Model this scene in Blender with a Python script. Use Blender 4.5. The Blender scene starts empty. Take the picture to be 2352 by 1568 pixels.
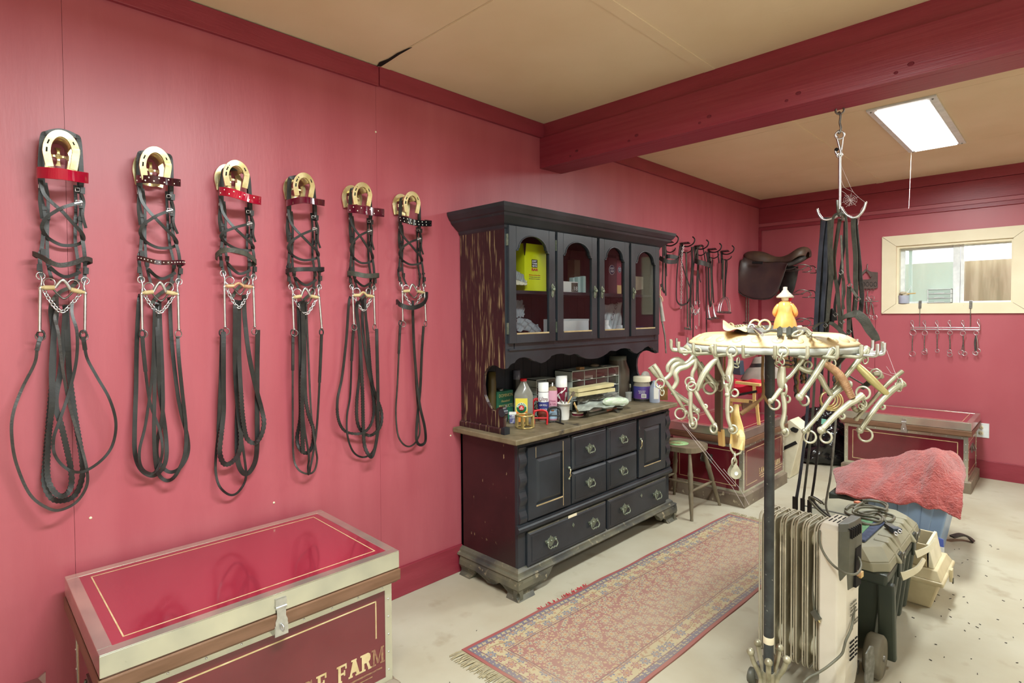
import bpy, math, random
from mathutils import Vector as V, Matrix as MX
random.seed(7)
SC = bpy.context.scene
C = SC.collection
PI = math.pi
# ------------------------------------------------------------------ camera
FPX, YAW, PITCH, ROLL, CY = 1299.93, 0.780373547, -0.0237761086, -6.71946605e-03, 749.93
CAM = V((2.448, 0.0, 1.45))
fw = V((-math.sin(YAW)*math.cos(PITCH), math.cos(YAW)*math.cos(PITCH), math.sin(PITCH)))
rt = V((math.cos(YAW), math.sin(YAW), 0)); up = rt.cross(fw)
RT = rt*math.cos(ROLL)+up*math.sin(ROLL); UP = up*math.cos(ROLL)-rt*math.sin(ROLL)
cd = bpy.data.cameras.new('camera'); cam = bpy.data.objects.new('camera', cd); C.objects.link(cam)
cd.sensor_width = 36; cd.lens = FPX*36/2352; cd.shift_y = -(784-CY)/2352; cd.clip_start = .05
M4 = MX((RT, UP, -fw)).transposed().to_4x4(); M4.translation = CAM; cam.matrix_world = M4
SC.camera = cam
# ------------------------------------------------------------------ light
SC.view_settings.view_transform = 'Standard'; SC.view_settings.look = 'None'
SC.view_settings.gamma = 1; SC.view_settings.use_curve_mapping = False
SC.view_settings.exposure = 0.68
w = bpy.data.worlds.new('world'); SC.world = w; w.use_nodes = True
w.node_tree.nodes['Background'].inputs[0].default_value = (.80, .90, 1, 1)
w.node_tree.nodes['Background'].inputs[1].default_value = 7.0
sd = bpy.data.lights.new('sun', 'SUN'); sd.energy = 4; sd.angle = .2; sd.color = (1, .97, .9)
so = bpy.data.objects.new('sun', sd); C.objects.link(so); so.rotation_euler = (math.radians(40), 0, math.radians(20))
def area(name, loc, rot, sx, sy, e, col=(1, 1, 1)):
    l = bpy.data.lights.new(name, 'AREA'); l.shape = 'RECTANGLE'; l.size = sx; l.size_y = sy; l.energy = e; l.color = col; l.spread = math.radians(173 if 'troffer' in name else 180)
    o = bpy.data.objects.new(name, l); C.objects.link(o); o.location = loc; o.rotation_euler = rot; return o
# cool fill lamp added out of view by the solid right wall, and the fluorescent troffers (one per ceiling bay)
area('added_side_fill', (4.45, -.25, 1.3), (0, math.radians(90), 0), 2.0, 2.4, 26, (.86, .97, 1))
area('front_bay_troffer', (1.72, .80, 2.60), (0, 0, 0), .24, 1.15, 66, (.93, 1, .98))
area('rear_bay_troffer', (1.72, 4.61, 2.632), (0, 0, 0), .24, 1.18, 42, (.93, 1, .98))
area('side_bay_troffer', (3.7, 3.9, 2.60), (0, 0, 0), .34, 1.2, 32, (.93, 1, .98))

def ray(px, py): return fw + RT*((px-1176)/FPX) - UP*((py-CY)/FPX)
def P(px, py, **k):
    (a, v), = k.items(); i = 'xyz'.index(a); d = ray(px, py)
    return CAM + d*((v-CAM[i])/d[i])
def D(px, py, d): return CAM + ray(px, py)*d
def ZM(x0, y0, s): return lambda x, y: (x0+x/s, y0+y/s)
def base(px, bot, top, wpx, z):
    "point on the surface z under pixel (px,bot); height and width of what stands there"
    b = P(px, bot, z=z); d = ray(px, top); t = math.hypot(b.x-CAM.x, b.y-CAM.y)/math.hypot(d.x, d.y)
    return b, CAM.z+t*d.z-z, wpx*(b-CAM).dot(fw)/FPX

# ------------------------------------------------------------------ materials
def lin(c):
    if isinstance(c, str):
        c = [int(c[i:i+2], 16)/255 for i in (0, 2, 4)]
        c = [(x/12.92 if x <= .04045 else ((x+.055)/1.055)**2.4) for x in c]
    return (*c[:3], 1)
MATS = {}
def mat(name, c1, c2=None, rough=.5, metal=0, ns=8, lo=.35, hi=.65, stretch=(1, 1, 1), bump=0, bs=None, c3=None, s3=30, t3=.68, st3=(1, 1, 1),
        emit=0, trans=0, alpha=1, coat=0, spec=.5, r3=None, sheen=0, w3=.06):
    m = bpy.data.materials.new(name); m.use_nodes = True; nt = m.node_tree; N = nt.nodes; L = nt.links
    b = N['Principled BSDF']; MATS[name] = m
    b.inputs['Base Color'].default_value = lin(c1); b.inputs['Roughness'].default_value = rough
    b.inputs['Metallic'].default_value = metal; b.inputs['Coat Weight'].default_value = coat; b.inputs['Coat Roughness'].default_value = .08
    b.inputs['Specular IOR Level'].default_value = spec; b.inputs['Sheen Weight'].default_value = sheen
    b.inputs['Transmission Weight'].default_value = trans; b.inputs['Alpha'].default_value = alpha
    if emit: b.inputs['Emission Color'].default_value = lin(c1); b.inputs['Emission Strength'].default_value = emit
    tc = N.new('ShaderNodeTexCoord')
    def noise(scale, st, det=5):
        mp = N.new('ShaderNodeMapping'); mp.inputs['Scale'].default_value = st; L.new(tc.outputs['Object'], mp.inputs[0])
        n = N.new('ShaderNodeTexNoise'); n.inputs['Scale'].default_value = scale; n.inputs['Detail'].default_value = det
        L.new(mp.outputs[0], n.inputs[0]); return n
    col = None
    if c2:
        n = noise(ns, stretch); r = N.new('ShaderNodeMapRange'); r.inputs[1].default_value = lo; r.inputs[2].default_value = hi
        L.new(n.outputs[0], r.inputs[0]); mx = N.new('ShaderNodeMix'); mx.data_type = 'RGBA'
        mx.inputs[6].default_value = lin(c1); mx.inputs[7].default_value = lin(c2); L.new(r.outputs[0], mx.inputs[0]); col = mx.outputs[2]
    if c3:
        n = noise(s3, st3, 8); r = N.new('ShaderNodeMapRange'); r.inputs[1].default_value = t3; r.inputs[2].default_value = t3+w3
        L.new(n.outputs[0], r.inputs[0]); mx = N.new('ShaderNodeMix'); mx.data_type = 'RGBA'; mx.inputs[6].default_value = lin(c1)
        if col: L.new(col, mx.inputs[6])
        mx.inputs[7].default_value = lin(c3); L.new(r.outputs[0], mx.inputs[0]); col = mx.outputs[2]
        if r3 is not None:
            rr = N.new('ShaderNodeMapRange'); rr.inputs[3].default_value = rough; rr.inputs[4].default_value = r3
            L.new(r.outputs[0], rr.inputs[0]); L.new(rr.outputs[0], b.inputs['Roughness'])
    if col: L.new(col, b.inputs['Base Color'])
    if bump:
        n = noise(bs or ns*4, stretch); bp = N.new('ShaderNodeBump'); bp.inputs['Strength'].default_value = bump; bp.inputs['Distance'].default_value = .01
        L.new(n.outputs[0], bp.inputs['Height']); L.new(bp.outputs[0], b.inputs['Normal'])
    return m
wallred = mat('red_painted_plywood', 'a24c57', 'aa5660', .42, ns=2.2, stretch=(1, 3, .5), bump=.05, bs=30, c3='c07c80', s3=60, t3=.80, spec=.5)
trimred = mat('red_painted_board', '842a38', '8e3240', .40, ns=3, stretch=(1, 1, 6), bump=.10, bs=20)
beamred = mat('red_painted_beam', '84283a', '8c3442', .36, ns=6, stretch=(.3, 8, 8), bump=.12, bs=10)
ceilm = mat('tan_ceiling_board', 'e0ceb0', 'd6c2a0', .85, ns=1.3, bump=.05, bs=60, c3='9b7d5a', s3=24, t3=.80)
floorm = mat('dusty_concrete', 'b3ae9c', 'a39a84', .85, ns=2.4, lo=.3, hi=.7, bump=.10, bs=14, c3='8f826a', s3=7, t3=.60, w3=.25)
dark = mat('dark_gap', '0a0506', rough=.9)
seamdark = mat('seam_dark_red', '6a1c2c', rough=.9)  # dark red of the panel joints and small beam marks
casing = mat('cream_casing', 'e2d9bd', 'dcd2b4', .5, ns=5, c3='a89a76', s3=40, t3=.76)
vinyl = mat('white_vinyl', 'dfe3e4', rough=.35, c2='cdd2d3', ns=20)
glass = mat('window_glass', 'ffffff', rough=.02, trans=1, spec=.5)
frost = mat('dusty_window_glass', 'c2d6cc', rough=.35, alpha=.55)
def glassmat(name, tint, base_refl, rough=.03):
    m = bpy.data.materials.new(name); m.use_nodes = True; N = m.node_tree.nodes; L = m.node_tree.links; MATS[name] = m
    N.remove(N['Principled BSDF']); t = N.new('ShaderNodeBsdfTransparent'); t.inputs[0].default_value = lin(tint)
    g = N.new('ShaderNodeBsdfGlossy'); g.inputs[1].default_value = rough; f = N.new('ShaderNodeLayerWeight'); f.inputs[0].default_value = .5
    pw = N.new('ShaderNodeMath'); pw.operation = 'POWER'; pw.inputs[1].default_value = 5; L.new(f.outputs[1], pw.inputs[0])
    a = N.new('ShaderNodeMath'); a.operation = 'MULTIPLY_ADD'; a.inputs[1].default_value = .8; a.inputs[2].default_value = .03+base_refl; L.new(pw.outputs[0], a.inputs[0])
    x = N.new('ShaderNodeMixShader'); L.new(a.outputs[0], x.inputs[0]); L.new(t.outputs[0], x.inputs[1]); L.new(g.outputs[0], x.inputs[2]); L.new(x.outputs[0], N['Material Output'].inputs[0])
    return m
pane = glassmat('cabinet_glass', 'f0f2f4', .01)
glass = glassmat('window_glass', 'fbfdfc', 0)
clearp = glassmat('clear_plastic', 'e6e8e6', .08, .2)
plyout = mat('outdoor_plywood', '9c9878', '847e5e', .8, ns=1.5, stretch=(9, 1, 1.2), lo=.4, hi=.6)
siding = mat('white_siding', 'fbfcfc', rough=.6)
blackp = mat('worn_black_paint', '1d2126', '2d3238', .34, ns=4, c3='6e6456', s3=55, t3=.70, st3=(1, 1, .35), w3=.1, bump=.02, bs=40, r3=.6)
hutchside = mat('scratched_dark_side', '33191c', '2a1518', .40, ns=3, stretch=(1, 1, .5), c3='8d7a58', s3=46, t3=.545, st3=(2, 2, .15), w3=.16, r3=.7, bump=.1)
dressside = mat('dark_brown_side', '3d1c1f', '2b1518', .36, ns=4, c3='a08a68', s3=48, t3=.69, st3=(1, 1, .4), w3=.05, r3=.7)
counterm = mat('dusty_counter', '7d7159', '62573f', .6, ns=14, c3='35302a', s3=12, t3=.60, w3=.1)
dustblack = mat('dusty_black_moulding', '3a3a37', '63604f', .5, ns=7, c3='9c9277', s3=30, t3=.60, w3=.12)
worn = mat('worn_edge_wood', 'b5a078', '93805c', .7, ns=12)
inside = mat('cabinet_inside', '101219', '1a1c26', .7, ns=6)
brasspull = mat('tarnished_pull', '8f9685', '6f7868', .45, metal=.6, ns=60)
brass = mat('polished_brass', 'eee4b8', 'd6c68c', .28, metal=.8, ns=30)
brassd = mat('brass_plate', 'd0bc80', 'dccd9c', .3, metal=.8, ns=30)
steel = mat('polished_steel', 'd8dadc', 'c2c4c6', .30, metal=1, ns=50)
steeld = mat('dull_steel', '8c8c88', '6f6e68', .42, metal=.9, ns=50)
dustst = mat('dusty_nickel', 'c2c0aa', 'a5a38c', .36, metal=.55, ns=26)
dustst2 = mat('dusty_plated_iron', 'b5b09a', '8f8a72', .42, metal=.5, ns=26)
alu = mat('aluminium_trim', 'dcdccb', 'c2c3b8', .22, metal=.85, ns=6, c3='9b9a8c', s3=40, t3=.72)
leather = mat('black_leather', '19191a', '262625', .40, ns=25, bump=.05, bs=200)
leatherg = mat('dusty_grey_leather', '48483f', '36362f', .55, ns=25, bump=.2)
leatherb = mat('brown_black_leather', '3a3532', '2a2624', .5, ns=25, bump=.2)
leatherf = mat('faded_strap_leather', '73716a', '55534b', .6, ns=40)
blueblk = mat('blue_black_leather', '3e424b', '2c2f37', .42, ns=18)
saddlem = mat('saddle_leather', '43322f', '33262a', .42, ns=6, bump=.1, bs=80)
saddles = mat('saddle_seat_leather', '574636', '43332e', .5, ns=8)
redpat = mat('red_patent', '9c0f2c', 'b01533', .12, ns=4, coat=.6)
marpat = mat('maroon_patent', '2f1018', '421620', .15, ns=4, coat=.6)
blkpat = mat('black_patent', '101013', rough=.15, coat=.6)
wine = mat('wine_patent', '47081c', '5a0c26', .12, ns=4, coat=.6)
whited = mat('white_dot', 'e8e6d8', rough=.4)
rubber = mat('tan_rubber', 'b09a6c', 'c5b285', .6, ns=40)
copper = mat('copper_wrap', 'c9a27c', 'b08460', .4, metal=.2, ns=80, stretch=(1, 1, 1))
chestred = mat('chest_red_gloss', '8e2236', '841c30', .14, ns=2, coat=1, c3='c98a90', s3=55, t3=.79)
chestfr = mat('chest_front_wine', '5c1622', '6a202a', .2, ns=3, coat=.7, c3='c9a49a', s3=85, t3=.80)
gold = mat('gold_pinstripe', 'd6c49a', 'c2ab7c', .4, metal=.2, ns=30)
brownwd = mat('brown_lid_wood', '785844', '654834', .42, ns=6, stretch=(1, .4, 6))
plinth = mat('dusty_plinth', '857966', '5e4f44', .5, ns=5, c3='b5aa90', s3=20, t3=.62, w3=.1)
rug_fr = mat('rug_fringe', 'b3a98c', '9c9070', .9, ns=50)
greydust = mat('dusty_stool_wood', '7b705a', '5d5340', .6, ns=9, stretch=(1, 1, .4))
pale = mat('pale_varnished_wood', 'd9b878', 'cba764', .4, ns=5, stretch=(4, 1, 1))
redcl = mat('red_canvas', 'c01230', 'a80f28', .8, ns=10, bump=.2)
felt = mat('taupe_felt', '8f8379', '7b7168', .9, ns=12)
bluebk = mat('slate_blue_plastic', '39424f', rough=.5)
bag = mat('black_bin_liner', '0e0f11', '17181a', .16, ns=5, bump=.9, bs=9, spec=.7)
cream = mat('dusty_cream_paint', 'e3ddc4', 'd3ccb0', .6, ns=10)
radm = mat('dusty_radiator_enamel', 'c4beaa', 'a59e88', .5, ns=5, stretch=(4, 1, 1), c3='d4cdb6', s3=18, t3=.6, w3=.1)
panelm = mat('heater_panel_white', 'dcd6c8', 'cfc8b8', .35, ns=4)
greyp = mat('grey_handle_plastic', '5e5e52', '4c4c43', .5, ns=10)
rack = mat('dusty_olive_plastic', '97937c', '858470', .6, ns=7)
darkgreen = mat('dark_green_plastic', '2e3630', '3b4238', .45, ns=5)
cordm = mat('grey_cord', '6b6a5a', '58574a', .5, ns=20)
bluetub = mat('blue_grey_tub', '8ba3c0', '7b93b0', .35, ns=3, alpha=1)
towelm = mat('terry_towel', 'a84e48', '8c3836', .95, ns=36, lo=.3, hi=.7, bump=1.0, bs=120, sheen=.4)
beigep = mat('beige_tool_box', 'cbbf9d', 'b8ab88', .55, ns=9)
traym = mat('tan_tray_top', 'd0b78c', 'c6aa7c', .6, ns=8)
polem = mat('dusty_black_pipe', '24272a', '3a3f40', .5, ns=20, c3='9aa097', s3=90, t3=.66, w3=.08)
# ------------------------------------------------------------------ mesh helpers
WM = {}
def Wm(o): return WM.get(o.name, MX.Identity(4))
def T(o, label=None, cat=None, group=None, kind=None):
    if label: o['label'] = label
    if cat: o['category'] = cat
    if group: o['group'] = group
    if kind: o['kind'] = kind
    return o
def thing(name, label, cat, loc=(0, 0, 0), rz=0, group=None):
    o = bpy.data.objects.new(name, None); C.objects.link(o); o.empty_display_size = .05
    o.location = loc; o.rotation_euler = (0, 0, rz)
    WM[o.name] = MX.Translation(V(loc)) @ MX.Rotation(rz, 4, 'Z')
    return T(o, label, cat, group)
def spl(pts, n=6, closed=False):
    p = [V(a) for a in pts]; k = len(p); out = []
    if k < 3 and not closed: return p
    for i in range(k if closed else k-1):
        if closed: a, b, c, d = p[i-1], p[i], p[(i+1) % k], p[(i+2) % k]
        else: a, b, c, d = p[max(i-1, 0)], p[i], p[i+1], p[min(i+2, k-1)]
        for j in range(n):
            t = j/n
            out.append(.5*((2*b)+(c-a)*t+(2*a-5*b+4*c-d)*t*t+(3*b-a-3*c+d)*t**3))
    if not closed: out.append(p[-1])
    return out
def frame(o, x, y, z):
    m = MX((V(x), V(y), V(z))).transposed().to_4x4(); m.translation = V(o); return m
def rotm(loc, rx=0, ry=0, rz=0): return MX.Translation(V(loc)) @ MX.Rotation(rz, 4, 'Z') @ MX.Rotation(ry, 4, 'Y') @ MX.Rotation(rx, 4, 'X')
class MB:
    def __init__(s, M=None): s.v = []; s.f = []; s.mi = []; s.sm = []; s.mats = []; s.M = M or MX.Identity(4)
    def add(s, vs, fs, m, sm=False, M=None):
        T_ = s.M @ M if M else s.M; k = len(s.v)
        s.v += [T_ @ V(a) for a in vs]
        if m not in s.mats: s.mats.append(m)
        i = s.mats.index(m)
        for f in fs: s.f.append([a+k for a in f]); s.mi.append(i); s.sm.append(sm)
        return s
    def bx(s, a, b, m, M=None):
        (x0, y0, z0), (x1, y1, z1) = [min(p, q) for p, q in zip(a, b)], [max(p, q) for p, q in zip(a, b)]
        vs = [(x, y, z) for x in (x0, x1) for y in (y0, y1) for z in (z0, z1)]
        return s.add(vs, [(0, 1, 3, 2), (4, 6, 7, 5), (0, 4, 5, 1), (2, 3, 7, 6), (0, 2, 6, 4), (1, 5, 7, 3)], m, False, M)
    def hull4(s, bot, top, m):   # frustum from two quads
        return s.add(list(bot)+list(top), [(3, 2, 1, 0), (4, 5, 6, 7)]+[(i, (i+1) % 4, 4+(i+1) % 4, 4+i) for i in range(4)], m)
    def prism(s, poly, t0, t1, m, M=None, sm=False):   # polygon in local xy, extruded along z
        n = len(poly); vs = [(p[0], p[1], t0) for p in poly]+[(p[0], p[1], t1) for p in poly]
        s.add(vs, [tuple(range(n))[::-1], tuple(range(n, 2*n))], m, False, M)
        return s.add(vs, [(i, (i+1) % n, n+(i+1) % n, n+i) for i in range(n)], m, sm, M)
    def strip(s, A, B, t, m, M=None):   # slab between two polylines of equal length (lists of (u,v)), thick t along local z
        n = len(A); vs = [(a[0], a[1], 0) for a in A]+[(b[0], b[1], 0) for b in B]+[(a[0], a[1], t) for a in A]+[(b[0], b[1], t) for b in B]
        fs = []
        for i in range(n-1):
            fs += [(i, i+1, n+i+1, n+i), (2*n+i, 3*n+i, 3*n+i+1, 2*n+i+1), (i, 2*n+i, 2*n+i+1, i+1), (n+i, n+i+1, 3*n+i+1, 3*n+i)]
        fs += [(0, n, 3*n, 2*n), (n-1, 3*n-1, 4*n-1, 2*n-1)]
        return s.add(vs, fs, m, False, M)
    def tube(s, pts, r, m, n=8, closed=False):
        p = [V(a) for a in pts]; k = len(p); R = r if isinstance(r, (list, tuple)) else [r]*k
        vs = []; ref = None
        for i in range(k):
            if closed: t = p[(i+1) % k]-p[i-1]
            else: t = p[min(i+1, k-1)]-p[max(i-1, 0)]
            if t.length < 1e-9: t = V((0, 0, 1))
            t.normalize()
            if ref is None: ref = t.orthogonal().normalized()
            ref = (ref - t*ref.dot(t))
            ref = ref.normalized() if ref.length > 1e-6 else t.orthogonal().normalized()
            b = t.cross(ref)
            vs += [p[i]+(ref*math.cos(2*PI*j/n)+b*math.sin(2*PI*j/n))*R[i] for j in range(n)]
        fs = []
        for i in range(k if closed else k-1):
            for j in range(n):
                a = i*n; b2 = ((i+1) % k)*n
                fs.append((a+j, a+(j+1) % n, b2+(j+1) % n, b2+j))
        s.add(vs, fs, m, True)
        if not closed: s.add(vs[:n], [tuple(range(n))[::-1]], m); s.add(vs[-n:], [tuple(range(n))], m)
        return s
    def rib(s, pts, w, t, m, nrm=(1, 0, 0), wf=None):   # flat strap, width w, thickness t, face along nrm
        p = [V(a) for a in pts]; k = len(p); vs = []; nv = nrm
        for i in range(k):
            tg = (p[min(i+1, k-1)]-p[max(i-1, 0)]).normalized()
            nn = V(nrm(i, k)) if callable(nrm) else V(nrm)
            sd = tg.cross(nn)
            sd = sd.normalized() if sd.length > 1e-4 else tg.orthogonal().normalized()
            nn = sd.cross(tg).normalized(); ww = (w[i] if isinstance(w, list) else w)*(wf(i, k) if wf else 1)
            for a, b in ((-1, -1), (1, -1), (1, 1), (-1, 1)): vs.append(p[i]+sd*(a*ww/2)+nn*(b*t/2))
        fs = [(0, 3, 2, 1), (4*k-4, 4*k-3, 4*k-2, 4*k-1)]
        for i in range(k-1):
            for j in range(4): fs.append((4*i+j, 4*i+(j+1) % 4, 4*i+4+(j+1) % 4, 4*i+4+j))
        return s.add(vs, fs, m)
    def lathe(s, prof, c, m, n=24, M=None, sm=True):   # prof (r,z)
        vs = []; k = len(prof)
        for r, z in prof: vs += [(c[0]+r*math.cos(2*PI*j/n), c[1]+r*math.sin(2*PI*j/n), c[2]+z) for j in range(n)]
        fs = [(i*n+j, i*n+(j+1) % n, (i+1)*n+(j+1) % n, (i+1)*n+j) for i in range(k-1) for j in range(n)]
        s.add(vs, fs, m, sm, M)
        if prof[0][0] > 1e-5: s.add(vs[:n], [tuple(range(n))[::-1]], m, False, M)
        if prof[-1][0] > 1e-5: s.add(vs[-n:], [tuple(range(n))], m, False, M)
        return s
    def ball(s, c, r, m, n=12, sc=(1, 1, 1)):
        k = max(6, n//2+1); vs = []
        for i in range(k+1):
            a = PI*i/k
            for j in range(n): vs.append((c[0]+r*sc[0]*math.sin(a)*math.cos(2*PI*j/n), c[1]+r*sc[1]*math.sin(a)*math.sin(2*PI*j/n), c[2]+r*sc[2]*math.cos(a)))
        return s.add(vs, [(i*n+j, i*n+n+j, i*n+n+(j+1) % n, i*n+(j+1) % n) for i in range(k) for j in range(n)], m, True)
    def ring(s, c, R, r, m, ax=(1, 0, 0), n=20, k=6, sx=1, up_=None, a0=0, a1=2*PI):
        ax = V(ax).normalized(); u = V(up_) if up_ else (V((0, 0, 1)) if abs(ax.z) < .9 else V((1, 0, 0)))
        u = (u-ax*u.dot(ax)).normalized(); q = ax.cross(u); full = abs(a1-a0-2*PI) < 1e-3
        pts = [V(c)+u*R*sx*math.cos(a0+(a1-a0)*i/n)+q*R*math.sin(a0+(a1-a0)*i/n) for i in range(n if full else n+1)]
        return s.tube(pts, r, m, k, closed=full)
    def chain(s, pts, L, r, m, wd=.62, ax=(1, 0, 0)):
        p = spl(pts, 12); d = [0]
        for a, b in zip(p, p[1:]): d.append(d[-1]+(b-a).length)
        n = max(2, round(d[-1]/(L*.72)))
        def at(t):
            for i in range(len(d)-1):
                if d[i+1] >= t: return p[i].lerp(p[i+1], (t-d[i])/max(1e-9, d[i+1]-d[i]))
            return p[-1].copy()
        for i in range(n):
            t = (i+.5)/n*d[-1]; c = at(t); tg = (at(min(d[-1], t+L/3))-at(max(0, t-L/3))).normalized()
            a = V(ax); a = (a-tg*a.dot(tg)).normalized(); b = tg.cross(a)
            axx = (a+b*.75).normalized() if i % 2 else (a-b*.75).normalized()
            s.ring(c, L*wd/2, r, m, axx, 10, 5, sx=1/wd, up_=tg)
        return s
    def build(s, name, parent=None, bevel=0, seg=2, sub=0, label=None, cat=None, group=None, kind=None, origin=None, solid=0, weld=False):
        me = bpy.data.meshes.new(name)
        if parent: I = Wm(parent).inverted(); loc = None
        else:
            xs = [a.x for a in s.v]; ys = [a.y for a in s.v]; zs = [a.z for a in s.v]
            loc = V(origin) if origin else V(((min(xs)+max(xs))/2, (min(ys)+max(ys))/2, min(zs))); I = MX.Translation(-loc)
        me.from_pydata([I @ a for a in s.v], [], s.f)
        for m in s.mats: me.materials.append(m)
        me.polygons.foreach_set('material_index', s.mi); me.polygons.foreach_set('use_smooth', s.sm); me.update()
        o = bpy.data.objects.new(name, me); C.objects.link(o)
        if parent: o.parent = parent; WM[o.name] = Wm(parent)
        else: o.location = loc; WM[o.name] = MX.Translation(loc)
        if weld: md = o.modifiers.new('w', 'WELD'); md.merge_threshold = .0005
        if solid: md = o.modifiers.new('s', 'SOLIDIFY'); md.thickness = solid; md.offset = 0
        if sub: md = o.modifiers.new('u', 'SUBSURF'); md.levels = md.render_levels = sub
        if bevel:
            md = o.modifiers.new('b', 'BEVEL'); md.width = bevel; md.segments = seg; md.limit_method = 'ANGLE'; md.angle_limit = math.radians(40)
        return T(o, label, cat, group, kind)
def copy_tree(o, Mnew, parent=None, **tags):
    c = o.copy(); C.objects.link(c)
    for k, v in tags.items(): c[k] = v
    if parent is None: c.matrix_world = Mnew
    else: c.parent = parent; c.matrix_parent_inverse = o.matrix_parent_inverse.copy()
    for ch in list(o.children): copy_tree(ch, None, c)
    return c
def S(name, mb, **k): return mb.build(name, kind='structure', **k)
def text(name, parent, body, M, size, m, fit=None, ext=.0006, shear=0, bold=0, align='LEFT', ysc=1):
    cu = bpy.data.curves.new('t', 'FONT'); cu.body = body; cu.size = size; cu.extrude = ext; cu.align_x = align; cu.shear = shear; cu.offset = bold; cu.resolution_u = 3
    o = bpy.data.objects.new('t', cu); me = bpy.data.meshes.new_from_object(o); bpy.data.objects.remove(o)
    xs = [v.co.x for v in me.vertices]; wdt = max(xs)-min(xs) if xs else 1
    sc = fit/wdt if fit else 1; I = Wm(parent).inverted() @ M
    for v in me.vertices: v.co = I @ V((v.co.x*sc, v.co.y*ysc, v.co.z))
    me.materials.clear(); me.materials.append(m); me.name = name
    q = bpy.data.objects.new(name, me); C.objects.link(q); q.parent = parent; WM[q.name] = Wm(parent); return q
XF = frame((0, 0, 0), (0, 1, 0), (0, 0, 1), (1, 0, 0))     # local x -> world +y, local y -> z, facing +x
YF = frame((0, 0, 0), (1, 0, 0), (0, 0, 1), (0, -1, 0))    # local x -> +x, local y -> z, facing -y
def at(M, x, y, z): m = M.copy(); m.translation = V((x, y, z)); return m
# ------------------------------------------------------------------ the room
H = 2.665; YB = 6.33; XR = 4.6; YF0 = -1.7
S('floor', MB().bx((-.1, YF0, -.1), (XR, YB+.1, 0), floorm))
m = MB().bx((-.1, YF0, 0), (-.012, YB+.1, H), seamdark)
ys = [YF0, -.909, .312, 1.531, 2.75, 3.97, 5.19, YB+.1]
for a, b in zip(ys, ys[1:]): m.bx((-.011, a+.0005, 0), (0, b-.0005, H), wallred)
S('wall_left', m)
WX0, WX1, WZ0, WZ1 = 1.27, 2.092, 1.512, 2.052
m = MB()
for a, b, c, d in ((-.1, WX0, 0, 2.33), (WX1, XR, 0, 2.33), (WX0, WX1, 0, WZ0), (WX0, WX1, WZ1, 2.33), (-.1, XR, 2.33, H)): m.bx((a, YB, c), (b, YB+.12, d), wallred)
m.bx((.64, YB-.001, .15), (.644, YB, 2.33), seamdark); m.bx((1.1, YB-.001, .15), (1.103, YB, 1.42), seamdark)
m.bx((.0, YB-.002, 2.366), (XR, YB, 2.371), seamdark)
S('wall_back', m)
S('wall_right', MB().bx((XR, YF0, 0), (XR+.1, YB+.1, H), ceilm))
S('wall_front', MB().bx((-.1, YF0-.1, 0), (XR+.1, YF0, H), ceilm))
S('trim_1', MB().bx((0, YF0, 2.568), (.019, 1.538, H-.004), trimred).bx((0, 1.541, 2.572), (.022, YB, H-.001), trimred), bevel=.002)
S('trim_2', MB().bx((.022, YB-.02, 2.575), (XR, YB, H), trimred).bx((0, YB-.012, 2.405), (XR, YB, 2.573), trimred).bx((0, YB-.018, 2.33), (XR, YB, 2.366), trimred), bevel=.002)
S('trim_3', MB().bx((0, YB-.02, .15), (.03, YB, 2.33), trimred))
S('baseboard_left', MB().bx((0, YF0, 0), (.018, YB, .149), trimred), bevel=.002)
S('baseboard_back', MB().bx((.018, YB-.018, 0), (XR, YB, .15), trimred), bevel=.002)
m = MB().bx((-.1, YF0, H+.004), (XR, YB+.1, H+.1), dark)
xs = [0, 1.137, 2.36, 3.58, XR]; cy = [YF0, .31, 1.531, 2.75, 3.955, 5.235, YB]
for a, b in zip(xs, xs[1:]):
    for c, d in zip(cy, cy[1:]): m.bx((a+.0008, c+.0012, H), (b-.0008, d-.0012, H+.006), ceilm)
m.bx((1.107, YF0, H-.004), (1.165, 2.75, H), ceilm).bx((1.107, 2.95, H-.004), (1.165, YB, H), ceilm)
m.bx((.0, 1.535, H-.003), (XR, 1.60, H), ceilm)
m.prism([(.02, 1.528), (.06, 1.515), (.12, 1.526), (.2, 1.522), (.28, 1.530), (.3, 1.536), (.2, 1.536), (.12, 1.541), (.03, 1.545)], H-.005, H-.0032, dark)
S('ceiling', m)
m = MB().bx((0, 2.757, 2.57), (XR, 2.95, H), trimred)
m.bx((0, 2.737, 2.380), (XR, 2.778, 2.571), beamred).bx((0, 2.782, 2.3805), (XR, 2.95, 2.57), beamred)
for i in range(9):
    x = .25+i*.42
    m.ball((x+.05, 2.7365, 2.43), .012, seamdark, 8, (1, .1, .7)).ball((x, 2.7365, 2.41), .008, seamdark, 8, (1, .1, .8))
S('trim_4', m, bevel=.004)
# window
m = MB(); ow = .115
x0, x1, z0, z1 = WX0-ow, WX1+ow, WZ0-.09, WZ1+.098; y0, y1 = YB-.02, YB
def mit(a, b, c, d): m.add([(p[0], y, p[1]) for y in (y0, y1) for p in (a, b, c, d)], [(0, 1, 2, 3), (7, 6, 5, 4), (0, 4, 5, 1), (1, 5, 6, 2), (2, 6, 7, 3), (3, 7, 4, 0)], casing)
g = .002
mit((x0+g, z0), (x1-g, z0), (WX1, WZ0), (WX0, WZ0)); mit((x0+g, z1), (x1-g, z1), (WX1, WZ1), (WX0, WZ1))
mit((x0, z0+g), (x0, z1-g), (WX0-.001, WZ1-g), (WX0-.001, WZ0+g)); mit((x1, z0+g), (x1, z1-g), (WX1+.001, WZ1-g), (WX1+.001, WZ0+g))
m.bx((WX0, YB, WZ0), (WX0+.02, YB+.12, WZ1), casing).bx((WX1-.012, YB, WZ0), (WX1, YB+.12, WZ1), casing)
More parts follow.
